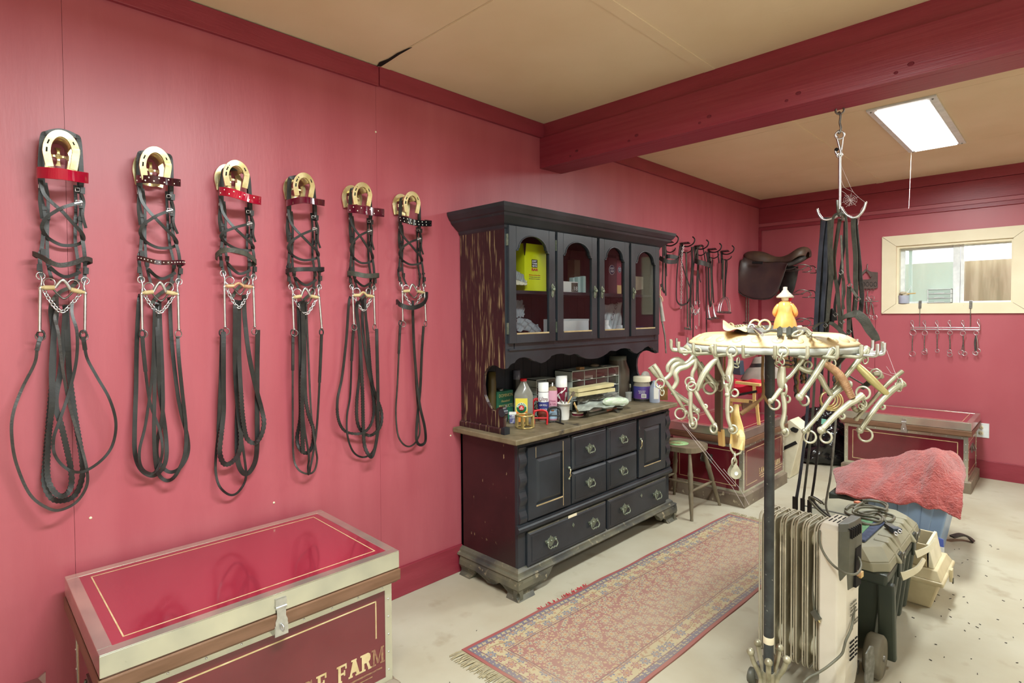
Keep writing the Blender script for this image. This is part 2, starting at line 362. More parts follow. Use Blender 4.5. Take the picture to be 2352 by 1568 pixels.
m.bx((WX0+.02, YB+.0002, WZ1-.022), (WX1-.012, YB+.12, WZ1), casing).bx((WX0+.02, YB+.0002, WZ0-.002), (WX1-.012, YB+.12, WZ0+.004), casing)
win = S('window_1', m)
m = MB(); ya = YB+.075; yb = YB+.10
for a, b, c, d, yy in ((1.29, 1.325, WZ0, WZ1-.02, ya), (1.325, 1.685, WZ0, WZ0+.02, ya+.001), (1.325, 1.685, WZ1-.04, WZ1-.0215, ya+.001), (1.685, 1.735, WZ0, WZ1-.02, ya-.012),
        (1.738, 1.762, WZ0, WZ1-.02, yb-.04), (1.72, 2.085, WZ0, WZ0+.018, yb), (1.72, 2.085, WZ1-.034, WZ1-.02, yb), (1.35, 1.375, WZ0, WZ1-.02, yb)):
    m.bx((a, yy-.012, c), (b, yy+.014, d), vinyl)
m.build('window_frame', win, bevel=.002)
MB().bx((1.325, ya, WZ0+.02), (1.69, ya+.003, WZ1-.04), frost).build('left_pane', win, label='dusty hazed pane')
MB().bx((1.76, yb, WZ0+.018), (2.08, yb+.003, WZ1-.034), glass).build('right_pane', win, label='clear pane')
# outside: plywood board leaning before a white corrugated wall
o = MB().bx((.5, 7.10, .2), (4.2, 7.12, P(2260, 597, y=7.1).z), plyout).build('plywood_sheet', label='raw plywood sheet standing outside behind the window', cat='plywood')
m = MB()
for i in range(40): m.bx((0+i*.15, 7.6, .1), (.13+i*.15, 7.63, 4.2), siding).bx((.13+i*.15, 7.615, .1), (.15+i*.15, 7.63, 4.2), siding)
m.build('outer_siding', label='bright white ribbed wall outside above the plywood sheet', cat='siding')
MB().bx((-2, YB+.15, -.12), (8, 12, -.02), floorm).build('ground', kind='structure')
# ceiling fixture
for nm, X0, X1, Y0, Y1, lab in (('ceiling_light', 1.546, 1.889, 3.968, 5.236, 'lit fluorescent troffer with a bent metal frame in the tan ceiling'),):
    t = thing(nm, lab, 'light', ((X0+X1)/2, (Y0+Y1)/2, H))
    m = MB(); z = H-.012
    for a, b, c, d in ((X0, X0+.042, Y0, Y1), (X1-.042, X1, Y0, Y1), (X0+.042, X1-.042, Y0, Y0+.04), (X0+.042, X1-.042, Y1-.035, Y1)): m.bx((a, c, z), (b, d, H-.001), vinyl)
    m.bx((X0+.030, Y0+.05, z-.006), (X0+.034, Y1-.04, z), vinyl).bx((X1-.036, Y0+.05, z-.005), (X1-.031, Y1-.04, z), vinyl)
    m.build('frame', t, bevel=.001, label='white metal frame')
    MB().bx((X0+.047, Y0+.045, z-.008), (X1-.047, Y1-.04, z+.004), mat('lit_diffuser', 'ffffff', emit=4.0)).build('diffuser', t, label='glowing white diffuser')
    for a, b in ((X0+.02, Y0+.03), (X1-.02, Y0+.03), (X0+.03, Y1-.02), (X1-.02, Y1-.03)): MB().ball((a, b, z-.001), .006, steeld, 8).build('catch', t)
a = P(2093, 350, z=H-.02); MB().tube([a, a+V((-.005, 0, -.2)), a+V((-.012, 0, -.42))], .0012, whited, 5).build('pull_string', label='thin white string hanging from the ceiling light', cat='string')
# small wall fixings
m = MB()
o = None
for px, py in ((208, 1189), (629, 1154), (863, 303), (1035, 1000)):
    q = P(px, py, x=0); o = MB().lathe([(.0001, 0), (.005, .0), (.0045, .002), (.0001, .002)], (0, 0, 0), MATS['cream_casing'], 10, M=at(XF, .0, q.y, q.z)).build('screw_cap')
    T(o, 'tiny pale screw head in the red wall', 'screw', 'pale screw heads in the red wall')
t = thing('wall_outlet', 'white duplex outlet plate on the red back wall beside a chest', 'outlet', P(2262, 1005, y=YB))
a, b = P(2256, 972, y=YB), P(2272, 1006, y=YB)
MB().bx((b.x-.085, YB-.007, b.z), (b.x, YB, b.z+.125), vinyl).build('cover_plate', t, bevel=.002)
m = MB()
for dz in (.038, .088): m.lathe([(.017, 0), (.017, .003), (.0001, .003)], (0, 0, 0), MATS['cream_casing'], 16, M=at(YF, b.x-.055, YB-.007, b.z+dz)); m.bx((b.x-.062, YB-.0115, b.z+dz-.006), (b.x-.060, YB-.009, b.z+dz+.006), dark).bx((b.x-.05, YB-.0115, b.z+dz-.006), (b.x-.048, YB-.009, b.z+dz+.006), dark)
m.build('socket', t)
# ------------------------------------------------------------------ dresser (lower) and hutch (upper)
DY0, DY1, DX = 2.045, 3.562, .455
dr = thing('dresser', 'long worn black dresser with brass pulls standing against the red wall under the glass-door hutch', 'dresser', (0.24, 2.8, 0))
m = MB()
m.bx((.012, DY0, .13), (DX-.02, DY0+.02, .79), dressside).bx((.012, DY1-.02, .13), (DX-.02, DY1, .79), dressside).bx((.012, DY0, .13), (.03, DY1, .79), inside)
m.bx((DX-.02, DY0+.001, .13), (DX, DY0+.06, .79), blackp).bx((DX-.02, DY1-.06, .13), (DX, DY1-.001, .79), blackp)
for a, b in ((.765, .79), (.36, .375), (.31, .335), (.12, .135)): m.bx((DX-.02, DY0+.06, a), (DX, DY1-.06, b), blackp)
for y, a, b in ((2.46, .36, .77), (3.14, .36, .77), (2.80, .36, .77), (2.80, .13, .32)): m.bx((DX-.02, y-.006, a), (DX, y+.006, b), blackp)
m.bx((.03, DY0+.02, .36), (DX-.02, DY1-.02, .37), inside).bx((.03, DY0+.02, .13), (DX-.02, DY1-.02, .14), inside)
m.bx((.03, DY0+.02, .345), (DX-.022, DY1-.02, .78), inside)
m.bx((.03, DY0+.02, .14), (DX-.022, DY1-.02, .34), inside)
m.build('body', dr, bevel=.0015)
def molding(m, prof, path, mt):   # prof (out, z) ; path corner pts (x,y) with mitre
    k = len(prof); vs = []; n = len(path)
    for i, (px, py) in enumerate(path):
        d0 = (V(path[i])-V(path[i-1])).normalized() if i else None; d1 = (V(path[i+1])-V(path[i])).normalized() if i < n-1 else None
        nr = lambda d: V((d.y, -d.x))
        if d0 is None: o = nr(d1)
        elif d1 is None: o = nr(d0)
        else: o = nr(d0)+nr(d1); o = o/ (1+nr(d0).dot(nr(d1)))
        vs += [(px+o.x*a, py+o.y*a, z) for a, z in prof]
    fs = [(i*k+j, i*k+(j+1) % k, (i+1)*k+(j+1) % k, (i+1)*k+j) for i in range(n-1) for j in range(k)]
    fs += [tuple(range(k))[::-1], tuple(range((n-1)*k, n*k))]
    m.add(vs, fs, mt)
# countertop
m = MB(); m.bx((.008, 1.99, .792), (.502, 3.60, .82), counterm)
m.build('countertop', dr, bevel=.006, seg=3, label='dust-covered countertop')
m = MB(); molding(m, [(0, .775), (.02, .792), (0, .792)], [(0.012, DY0), (DX, DY0), (DX, DY1), (.012, DY1)], blackp)
m.build('cornice', dr)
# waist moulding + base moulding with bracket feet
m = MB(); pf = [(0, .325), (.012, .327), (.022, .338), (.022, .352), (.014, .358), (.012, .368), (0, .372)]
molding(m, pf, [(DX, DY0-.012), (DX, DY1+.012)], blackp); m.build('waist_moulding', dr)
m = MB(); pb = [(0, .10), (.035, .10), (.040, .108), (.034, .116), (.022, .12), (.018, .131), (.006, .142), (0, .146)]
molding(m, pb, [(0.012, DY0), (DX, DY0), (DX, DY1), (.012, DY1)], dustblack)
m.build('base_moulding', dr)
def foot(m, M, prof):
    for (u0, b0), (u1, b1) in zip(prof, prof[1:]):
        # curved bracket: bulging face, splayed toe
        lv = [0, .02, .035, .06, .085, .102]
        def off(z): return .034+.010*math.sin(min(1, max(0, (z-.03)/.07))*PI)-.012*math.exp(-((z-.028)/.012)**2)+(.010 if z < .012 else 0)
        for i in range(len(lv)-1):
            a0, a1 = max(lv[i], b0), max(lv[i+1], b0); c0, c1 = max(lv[i], b1), max(lv[i+1], b1)
            if a1-a0 < 1e-5 and c1-c0 < 1e-5: continue
            m.add([(u0, a0, off(a0)), (u1, c0, off(c0)), (u1, c1, off(c1)), (u0, a1, off(a1)), (u0, a0, .005), (u1, c0, .005), (u1, c1, .005), (u0, a1, .005)],
                  [(0, 1, 2, 3), (7, 6, 5, 4), (0, 4, 5, 1), (3, 2, 6, 7), (0, 3, 7, 4), (1, 5, 6, 2)], dustblack, False, M)
fp = [(0, 0), (.05, 0), (.12, 0), (.125, .02), (.14, .032), (.16, .042), (.175, .05), (.19, .052), (.20, .045), (.215, .045), (.24, .075), (.27, .096), (.29, .1)]
fpS = [(0, 0), (.085, 0), (.09, .02), (.105, .045), (.13, .06), (.15, .05), (.17, .034), (.20, .022), (.24, .018), (.28, .03), (.30, .055), (.325, .062), (.35, .03), (.37, 0), (.455, 0)]
for nm, M, p in (('foot', frame((DX, DY0-.04, 0), (0, 1, 0), (0, 0, 1), (1, 0, 0)), fp), ('foot', frame((DX, DY1+.04, 0), (0, -1, 0), (0, 0, 1), (1, 0, 0)), fp)):
    m = MB(); foot(m, M, p)
    sy = DY0 if M.translation.y < 3 else DY1; sg = -1 if sy == DY0 else 1
    foot(m, frame((DX+.04, sy, 0), (-1, 0, 0), (0, 0, 1), (0, sg, 0)), fpS)
    m.build(nm, dr, label='scrolled bracket foot')
# wavy pilasters
for yy in (DY0+.004, DY1-.056):
    m = MB(); pts = []
    z = .372
    A = []; B = []
    for i in range(33):
        z = .375+i*(.39/32); wv = .006*math.sin(i/32*PI*8)+.010; A.append((z, wv)); B.append((z, 0))
    m.strip(A, B, .052, blackp, frame((DX, yy, 0), (0, 0, 1), (1, 0, 0), (0, 1, 0))); m.build('pilaster', dr, label='wavy carved corner pilaster')
def panel_front(m, y0, y1, z0, z1, x, mt, t=.018, step=.022):
    m.hull4([(x, y0, z0), (x, y1, z0), (x, y1, z1), (x, y0, z1)], [(x+t*.6, y0, z0), (x+t*.6, y1, z0), (x+t*.6, y1, z1), (x+t*.6, y0, z1)], mt)
    a = step*.5; b = step
    m.hull4([(x+t*.6, y0+.002, z0+.002), (x+t*.6, y1-.002, z0+.002), (x+t*.6, y1-.002, z1-.002), (x+t*.6, y0+.002, z1-.002)], [(x+t, y0+a, z0+a), (x+t, y1-a, z0+a), (x+t, y1-a, z1-a), (x+t, y0+a, z1-a)], mt)
    m.bx((x+t, y0+b, z0+b), (x+t+.002, y1-b, z1-b), mt)
def bail(par, y, z, x, s=1):
    M = MX.Translation(V((x, y, z))) @ XF @ MX.Scale(s, 4)
    m = MB(M)   # ornate back plate + swinging bail
    pl = [(-.036, .002), (-.040, .012), (-.030, .014), (-.024, .008), (-.020, .012), (-.014, .018), (-.006, .020), (0, .028), (.006, .020), (.014, .018), (.020, .012), (.024, .008), (.030, .014), (.040, .012), (.036, .002), (.030, -.006), (.024, -.002), (.018, -.012), (.008, -.020), (0, -.024), (-.008, -.020), (-.018, -.012), (-.024, -.002), (-.030, -.006)]
    m.prism(pl, 0, .003, brasspull)
    m.ball((-.028, .004, .008), .006, brasspull, 8).ball((.028, .004, .008), .006, brasspull, 8).ball((0, .004, .005), .005, brasspull, 8)
    m.tube(spl([(-.028, .004, .010), (-.033, -.012, .016), (-.020, -.024, .018), (-.008, -.020, .018), (0, -.025, .018), (.008, -.020, .018), (.020, -.024, .018), (.033, -.012, .016), (.028, .004, .010)], 4), .0032, brasspull, 6)
    m.build('pull', par, label='tarnished ornate bail pull')
for (y0, y1, z0, z1, hs) in ((2.468, 2.796, .567, .762, .5), (2.806, 3.132, .567, .762, .5), (2.468, 2.796, .378, .557, .5), (2.806, 3.132, .378, .557, .5), (2.105, 2.792, .137, .318, 2), (2.808, 3.50, .137, .318, 2)):
    m = MB(); panel_front(m, y0, y1, z0, z1, DX+.001, blackp, step=.024)
    if hs == 2: m.bx((DX, y0+.004, z1-.006), (DX+.014, y1-.004, z1+.001), dustblack)
    d = m.build('drawer', dr, bevel=.001)
    zc = (z0+z1)/2
    if hs == 2:
        bail(d, y0+.17, zc, DX+.021, 1.15); bail(d, y1-.14, zc, DX+.021, 1.15)
        MB(at(XF, DX+.02, (y0+y1)/2+.02, zc+.035)).prism([(-.011, 0), (0, .013), (.011, 0), (0, -.013)], 0, .003, brasspull).build('keyhole_plate', d)
    else: bail(d, (y0+y1)/2-.01, zc+.005, DX+.021)
M_ = XF
q = MB().bx((DX+.016, 2.43, .293), (DX+.018, 2.505, .322), MATS['cream_casing']).build('paper_tag', dr, label='torn paper tag on the lower left drawer')
for y0, y1, z0, z1, hy, zz in ((2.106, 2.452, .382, .758, 2.444, .56), (3.152, 3.49, .382, .758, 3.175, .60)):
    m = MB(); x = DX+.001; t = .016; a = .062
    for p, q in (((y0, z0), (y1, z0+a)), ((y0, z1-a), (y1, z1)), ((y0, z0+a), (y0+a, z1-a)), ((y1-a, z0+a), (y1, z1-a))): m.bx((x, p[0], p[1]), (x+t, q[0], q[1]), blackp)
    m.bx((x, y0+a, z0+a), (x+.004, y1-a, z1-a), blackp)
    c = a+.026; b = a+.003
    m.hull4([(x+.004, y0+b, z0+b), (x+.004, y1-b, z0+b), (x+.004, y1-b, z1-b), (x+.004, y0+b, z1-b)], [(x+.015, y0+c, z0+c), (x+.015, y1-c, z0+c), (x+.015, y1-c, z1-c), (x+.015, y0+c, z1-c)], blackp)
    m.bx((x+.0135, y0+a+.001, z0+a-.005), (x+.0165, y1-a-.001, z0+a+.0015), worn)
    if y0 < 3: m.bx((x+t-.0005, y1-a-.004, z0+.01), (x+t+.0005, y1-a, z1-.01), worn).bx((x+t-.0005, y0+a-.003, z1-a), (x+t+.0005, y0+a, z1-.006), worn)
    d = m.build('door', dr, bevel=.003)
    m = MB(at(XF, x+t, hy-.012, zz)); m.tube(spl([(0, .03, .002), (.004, .022, .014), (-.003, .005, .016), (.006, -.010, .012), (.001, -.028, .003)], 4), [.003]*17, MATS['polished_brass'], 6)
    m.ball((0, .032, .006), .009, brasspull, 8).ball((.002, -.03, .004), .007, brasspull, 8)
    m.build('door_pull', d, label='curled brass door pull')
# ---- hutch
HY0, HY1, HX = 2.055, 3.585, .363
hu = thing('hutch', 'scratched black hutch cabinet with four arched glass doors standing on the long dresser', 'hutch', (.18, 2.8, .8205))
side = [(0.010, .8205), (.345, .8205), (.345, .900), (.362, .928), (.341, .957), (.318, .959), (.298, .950), (.288, .938), (.271, .929), (.247, .944), (.220, .974), (.198, 1.011), (.190, 1.063), (.194, 1.111), (.212, 1.147), (.240, 1.168), (.274, 1.176), (.297, 1.173), (.320, 1.164), (.348, 1.159), (HX-.001, 1.165), (HX-.001, 1.93), (.010, 1.93)]
for y, mt in ((HY0, hutchside), (HY1-.02, blackp)):
    m = MB().prism([(p[0], p[1]) for p in side], 0, .02, mt, frame((0, y+.02, 0), (1, 0, 0), (0, 0, 1), (0, -1, 0)))
    m.build('side_panel', hu, label='scratched side panel' if mt == hutchside else None)
m = MB()
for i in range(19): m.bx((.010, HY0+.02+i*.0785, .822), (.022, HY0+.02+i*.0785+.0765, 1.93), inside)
m.build('back_panel', hu)
m = MB().bx((.022, HY0+.02, 1.255), (HX-.02, HY1-.02, 1.275), blackp).bx((.022, HY0+.02, 1.875), (HX-.02, HY1-.02, 1.895), blackp).bx((.008, HY0-.005, 1.93), (.38, HY1+.005, 1.95), blackp); m.build('case', hu)
MB().bx((.022, HY0+.02, 1.556), (HX-.05, HY1-.02, 1.574), blackp).build('shelf', hu)
m = MB()
for a, b in ((HY0+.001, 2.118), (HY1-.055, HY1-.001)): m.bx((HX-.02, a, 1.2625), (HX, b, 1.93), blackp)
m.bx((HX-.02, 2.118, 1.886), (HX-.0003, HY1-.055, 1.93), blackp).bx((HX-.02, HY0+.07, 1.255), (HX-.0003, HY1-.06, 1.30), blackp).bx((HX-.02, 2.83, 1.26), (HX, 2.855, 1.9), blackp).bx((HX-.02, 2.44, 1.26), (HX, 2.455, 1.9), blackp).bx((HX-.02, 3.185, 1.26), (HX, 3.21, 1.9), blackp)
m.build('face_frame', hu)
ap = [(HY0+.001, 1.162), (2.075, 1.163), (2.09, 1.178), (2.105, 1.186), (2.125, 1.188), (2.135, 1.200), (2.16, 1.212), (2.20, 1.214), (2.24, 1.205), (2.27, 1.190), (2.29, 1.186), (2.335, 1.172), (2.37, 1.178), (2.395, 1.190), (2.41, 1.195), (2.42, 1.207), (2.47, 1.216), (2.53, 1.215), (2.57, 1.205), (2.585, 1.202), (2.60, 1.203)]
mid = 2.82; ap2 = ap + [(2.62, 1.207), (2.64, 1.207), (2.66, 1.203), (2.68, 1.192), (2.71, 1.183), (2.74, 1.174), (2.78, 1.168), (mid, 1.167)]
full = ap2+[(2*mid-a, b) for a, b in ap2[-2::-1]]
m = MB().strip([(a, b) for a, b in full], [(a, 1.262) for a, b in full], .02, blackp, at(XF, HX-.02, 0, 0)).bx((HX, HY0+.02, 1.255), (HX+.010, HY1-.02, 1.262), blackp); m.build('apron', hu, label='scalloped apron')
m = MB()
molding(m, [(0, 1.885), (.006, 1.892), (.010, 1.905), (.024, 1.915), (.036, 1.925), (.060, 1.945), (.064, 1.957), (.072, 1.962), (.086, 1.985), (.090, 2.003), (0, 2.004)], [(0.006, HY0), (HX, HY0), (HX, HY1), (.006, HY1)], blackp)
m.bx((.006, HY0-.085, 1.998), (HX+.085, HY1+.085, 2.005), blackp); m.build('crown_moulding', hu)
m = MB(); molding(m, [(0, .8205), (.016, .8205), (.016, .846), (.010, .852), (0, .852)], [(0.012, HY0), (.37, HY0)], hutchside); m.bx((.346, HY0-.018, .8205), (.372, HY0+.021, .8555), blackp).build('foot_moulding', hu)
m = MB().lathe([(.022, 0), (.022, .028)], (0, 0, 0), blackp, 20, M=at(YF, .338, HY0+.022, .93)).build('scroll', hu)
def arch(y0, y1, z0, zs, zt, n=14):
    w = (y1-y0)/2; c = (y0+y1)/2; r = w-.022; pts = [(y0, zs)]
    pts += [(y0+.002, zs+.004), (y0+.014, zs+.005), (y0+.015, zs+.016)]
    pts += [(c-r*math.cos(PI*i/n), zs+.018+(zt-zs-.018)*math.sin(PI*i/n)) for i in range(n+1)]
    pts += [(y1-.015, zs+.016), (y1-.014, zs+.005), (y1-.002, zs+.004), (y1, zs)]
    return pts
doors_ = []
for (y0, y1, hg) in ((2.070, 2.436, 'R'), (2.456, 2.830, 'R'), (2.856, 3.182, 'L'), (3.208, 3.562, 'L')):
    a = .052; z0, z1 = 1.292, 1.905; gz0 = 1.345; zs = 1.775; zt = 1.862; x = HX+.0005; t = .018
    top = arch(y0+a, y1-a, gz0, zs, zt)
    m = MB().strip([(p[0], p[1]) for p in top], [(p[0], z1) for p in top], t, blackp, at(XF, x, 0, 0))
    m.bx((x, y0, z0), (x+t, y0+a, z1), blackp).bx((x, y1-a, z0), (x+t, y1, z1), blackp).bx((x, y0+a, z0), (x+t, y1-a, gz0), blackp)
    m.bx((x+t-.003, y0+a+.002, gz0-.008), (x+t+.0008, y1-a-.002, gz0+.001), worn)
    d = m.build('door', hu, bevel=.004)
    tp = [(p[0], p[1]) for p in top]
    MB().prism([(y0+a, gz0)]+tp+[(y1-a, gz0)], 0, .003, pane, at(XF, x+.006, 0, 0)).build('glass_pane', d)
    lp = [V((x+t+.001, p[0], p[1])) for p in tp]
    MB().tube(lp, .0035, blackp, 6).build('arch_bead', d)
    hy = y1-.026 if hg == 'R' else y0+.022
    m = MB(at(XF, x+t, hy, 1.575)).prism([(-.008, .03), (0, .04), (.008, .03), (.006, 0), (.009, -.028), (0, -.04), (-.009, -.028), (-.006, 0)], 0, .003, brasspull)
    m.ball((-.006, .006, .016), .010, brasspull, 10).tube([(0, .006, 0), (-.004, .006, .012)], .004, brasspull, 6).tube(spl([(0, .03, .004), (.006, .012, .014), (-.002, -.006, .012), (.004, -.03, .004)], 4), .0028, brasspull, 6)
    m.build('latch', d, label='tarnished brass turn latch')
    hy2 = y0-.004 if hg == 'R' else y1-.002
    for q in (1.34, 1.80): MB().bx((x, hy2, q), (x+.012, hy2+.006, q+.06), brasspull).build('hinge', d)
# ------------------------------------------------------------------ tack chests
SERIF = {'F': [[(.05,0),(.42,0),(.42,.1),(.34,.1),(.34,.42),(.55,.42),(.55,.33),(.65,.33),(.65,.64),(.55,.64),(.55,.54),(.34,.54),(.34,.88),(.66,.88),(.66,.7),(.76,.7),(.76,1),(.05,1),(.05,.9),(.15,.9),(.15,.1),(.05,.1)]],
 'A': [[(0,0),(.32,0),(.32,.1),(.25,.1),(.29,.25),(.56,.25),(.60,.1),(.52,.1),(.52,0),(.9,0),(.9,.1),(.82,.1),(.58,.9),(.62,.9),(.62,1),(.22,1),(.22,.9),(.33,.9),(.09,.1),(0,.1)]],
 'R': [[(.02,0),(.40,0),(.40,.1),(.31,.1),(.31,.45),(.46,.45),(.60,.1),(.60,0),(.86,0),(.86,.1),(.78,.1),(.64,.46),(.76,.55),(.80,.72),(.76,.9),(.62,1),(.02,1),(.02,.9),(.12,.9),(.12,.1),(.02,.1)]],
 'M': [[(0,0),(.32,0),(.32,.1),(.22,.1),(.24,.72),(.42,.1),(.56,.1),(.74,.72),(.76,.1),(.66,.1),(.66,0),(1.02,0),(1.02,.1),(.93,.1),(.90,.9),(.98,.9),(.98,1),(.74,1),(.50,.32),(.26,1),(0,1),(0,.9),(.09,.9),(.09,.1),(0,.1)]],
 'C': [[(.72,.26),(.70,.08),(.55,0),(.32,0),(.12,.12),(.04,.36),(.04,.64),(.12,.88),(.32,1),(.52,.98),(.62,.92),(.66,1),(.74,1),(.74,.66),(.62,.66),(.58,.82),(.45,.9),(.32,.84),(.24,.64),(.24,.36),(.32,.15),(.45,.1),(.58,.16),(.62,.3)]],
 'E': [[(.03,0),(.74,0),(.74,.3),(.62,.3),(.62,.11),(.32,.11),(.32,.44),(.48,.44),(.48,.34),(.58,.34),(.58,.64),(.48,.64),(.48,.54),(.32,.54),(.32,.89),(.60,.89),(.60,.72),(.71,.72),(.71,1),(.03,1),(.03,.9),(.13,.9),(.13,.1),(.03,.1)]],
 'L': [[(.03,0),(.74,0),(.74,.34),(.62,.34),(.60,.11),(.33,.11),(.33,.9),(.44,.9),(.44,1),(.03,1),(.03,.9),(.13,.9),(.13,.1),(.03,.1)]],
 'N': [[(0,0),(.32,0),(.32,.1),(.22,.1),(.22,.72),(.66,0),(.82,0),(.82,.9),(.92,.9),(.92,1),(.60,1),(.60,.9),(.70,.9),(.70,.28),(.26,1),(0,1),(0,.9),(.1,.9),(.1,.1),(0,.1)]],
 'W': [[(.24,0),(.38,0),(.52,.55),(.66,0),(.80,0),(1.0,.9),(1.06,.9),(1.06,1),(.74,1),(.74,.9),(.84,.9),(.72,.35),(.58,.9),(.46,.9),(.32,.35),(.20,.9),(.30,.9),(.30,1),(-.02,1),(-.02,.9),(.05,.9)]]}
def serif(par, s, M, h, mt, adv=.98, name='gold_letter'):
    x = 0; I = [mt] if not isinstance(mt, list) else mt
    for i, ch in enumerate(s):
        if ch != ' ':
            for pl in SERIF[ch]: MB(M).prism([((x+p[0])*h*.86, p[1]*h) for p in pl], 0, .0008, I[min(i, len(I)-1)]).build(name, par)
        x += adv+(.12 if ch in 'MW' else 0) if ch != ' ' else .45
    return x*h*.86
goldworn = mat('worn_gold_letter', '9a7a58', '7a4a44', .5, ns=90)
def chest(label, M, W, Dp, Hh, hasp=True, lid_c=chestred):
    # local: x along the front (0..W), y depth (0 front .. -? ) => front face at y=0 looking -y, back at y=Dp
    t = thing('tack_chest', label, 'chest', M.translation, math.atan2(M[1][0], M[0][0]))
    o = .022; lz = Hh-.115
    m = MB(M); m.bx((o, o, .095), (W-o, Dp-o, lz), chestfr); b = m.build('body', t)
    m = MB(M); m.bx((0, 0, 0), (W, Dp, .085), plinth); m.hull4([(0, 0, .085), (W, 0, .085), (W, Dp, .085), (0, Dp, .085)], [(o-.004, o-.004, .097), (W-o+.004, o-.004, .097), (W-o+.004, Dp-o+.004, .097), (o-.004, Dp-o+.004, .097)], plinth); m.build('plinth', t)
    m = MB(M); e = .0015; tw = .028
    for x in (o, W-o-tw): m.bx((x, o-e, .097), (x+tw, o, lz), alu).bx((x, Dp-o, .097), (x+tw, Dp-o+e, lz), alu)
    for y in (o, Dp-o-tw): m.bx((o-e, y, .097), (o, y+tw, lz), alu).bx((W-o, y, .097), (W-o+e, y+tw, lz), alu)
    for a, c in ((.097, .117), (lz-.024, lz)):
        m.bx((o+tw, o-e, a), (W-o-tw, o, c), alu).bx((o-e, o+tw, a), (o, Dp-o-tw, c), alu).bx((W-o, o+tw, a), (W-o+e, Dp-o-tw, c), alu)
    m.build('edge_trim', t, label='riveted metal edge strips')
    m = MB(M)
    for i in range(9): m.ball((.06+i*(W-.12)/8, o-e, lz-.012), .0035, steel, 8, (1, .6, 1))
    for i in range(5):
        z = .14+i*(lz-.2)/4
        for x in (o+.014, W-o-.014): m.ball((x, o-e, z), .0035, steel, 8, (1, .6, 1)).ball((x, Dp-o+e, z), .0035, steel, 8, (1, .6, 1))
        for y in (o+.014, Dp-o-.014): m.ball((W-o+e, y, z), .0035, steel, 8, (.6, 1, 1)).ball((o-e, y, z), .0035, steel, 8, (.6, 1, 1))
    T(m.build('rivets', t), kind='stuff')
    # lid: brown wood rail, metal band, red top panel with metal border
    m = MB(M); m.bx((.004, .004, Hh-.115), (W-.004, Dp-.004, Hh-.062), brownwd)
    m.bx((-.004, -.004, Hh-.108), (W+.004, .006, Hh-.066), brownwd).bx((-.004, .006, Hh-.108), (.004, Dp, Hh-.066), brownwd).bx((W-.004, .006, Hh-.108), (W+.004, Dp, Hh-.066), brownwd)
    lid = m.build('lid', t, bevel=.004, label='brown wood lid rail')
    m = MB(M); m.bx((0, 0, Hh-.062), (W, Dp, Hh-.003), alu)
    r = .034; m.bx((0, 0, Hh-.003), (W, r, Hh), alu).bx((0, Dp-r, Hh-.003), (W, Dp, Hh), alu).bx((0, r, Hh-.003), (r, Dp-r, Hh), alu).bx((W-r, r, Hh-.003), (W, Dp-r, Hh), alu)
    m.build('metal_band', lid, bevel=.0015, label='polished metal lid band')
    MB(M).bx((r, r, Hh-.003), (W-r, Dp-r, Hh-.0015), lid_c).build('top_panel', lid, label='glossy red lid panel')
    m = MB(M); g = .062; z = Hh-.0014
    def rect(x0, y0, x1, y1, w_, fn):
        for a, c in (((x0, y0), (x1, y0+w_)), ((x0, y1-w_), (x1, y1)), ((x0, y0+w_), (x0+w_, y1-w_)), ((x1-w_, y0+w_), (x1, y1-w_))): fn(a, c)
    rect(g, g, W-g, Dp-g, .0038, lambda a, c: m.bx((a[0], a[1], z), (c[0], c[1], z+.0006), gold))
    z0_, z1_ = .145, lz-.05
    [m.bx((a, o-.0008, b), (c, o, d), gold) for a, b, c, d in ((.085, z1_-.0045, W-.085, z1_), (.085, z0_, .0895, z1_), (W-.0895, .275 if W > .9 and Hh > .57 else z0_+.10, W-.085, z1_), (.0895, z0_, W*.33, z0_+.0045))]
    rect(.075, z0_, Dp-.075, z1_, .0045, lambda a, c: (m.bx((o-.0008, a[0], a[1]), (o, c[0], c[1]), gold), m.bx((W-o, a[0], a[1]), (W-o+.0008, c[0], c[1]), gold)))
    m.build('pinstripe', t, label='gold pinstripe lines')
    hx = W*.515
    m = MB(M); m.bx((hx-.017, -.006, Hh-.042), (hx+.017, 0, Hh-.018), steel).tube([(hx-.017, -.006, Hh-.045), (hx+.017, -.006, Hh-.045)], .005, steel, 8)
    m.prism([(-.014, 0), (.014, 0), (.014, -.028), (.019, -.04), (.019, -.075), (.013, -.084), (-.013, -.084), (-.019, -.075), (-.019, -.04), (-.014, -.028)], .004, .0075, steel, frame((hx, 0, Hh-.047), (1, 0, 0), (0, 0, 1), (0, -1, 0)))
    m.build('hasp', t, label='chrome hasp')
    MB(M).bx((hx-.021, -.006, Hh-.135), (hx+.021, .02, Hh-.100), steel).ring((hx, -.013, Hh-.108), .009, .003, steel, (1, 0, 0), 12).build('staple', t)
    # end handles
    for x, s in ((o, -1), (W-o, 1)):
        m = MB(M); m.bx((x, Dp*.42, Hh*.50), (x+s*.004, Dp*.58, Hh*.62), steeld)
        m.tube(spl([(x+s*.006, Dp*.44, Hh*.60), (x+s*.016, Dp*.44, Hh*.53), (x+s*.016, Dp*.56, Hh*.53), (x+s*.006, Dp*.56, Hh*.60)], 4), .004, steeld, 8); m.build('handle', t, label='drop handle')
    return t
def chM(x, y, rz): return MX.Translation(V((x, y, 0))) @ MX.Rotation(rz, 4, 'Z')
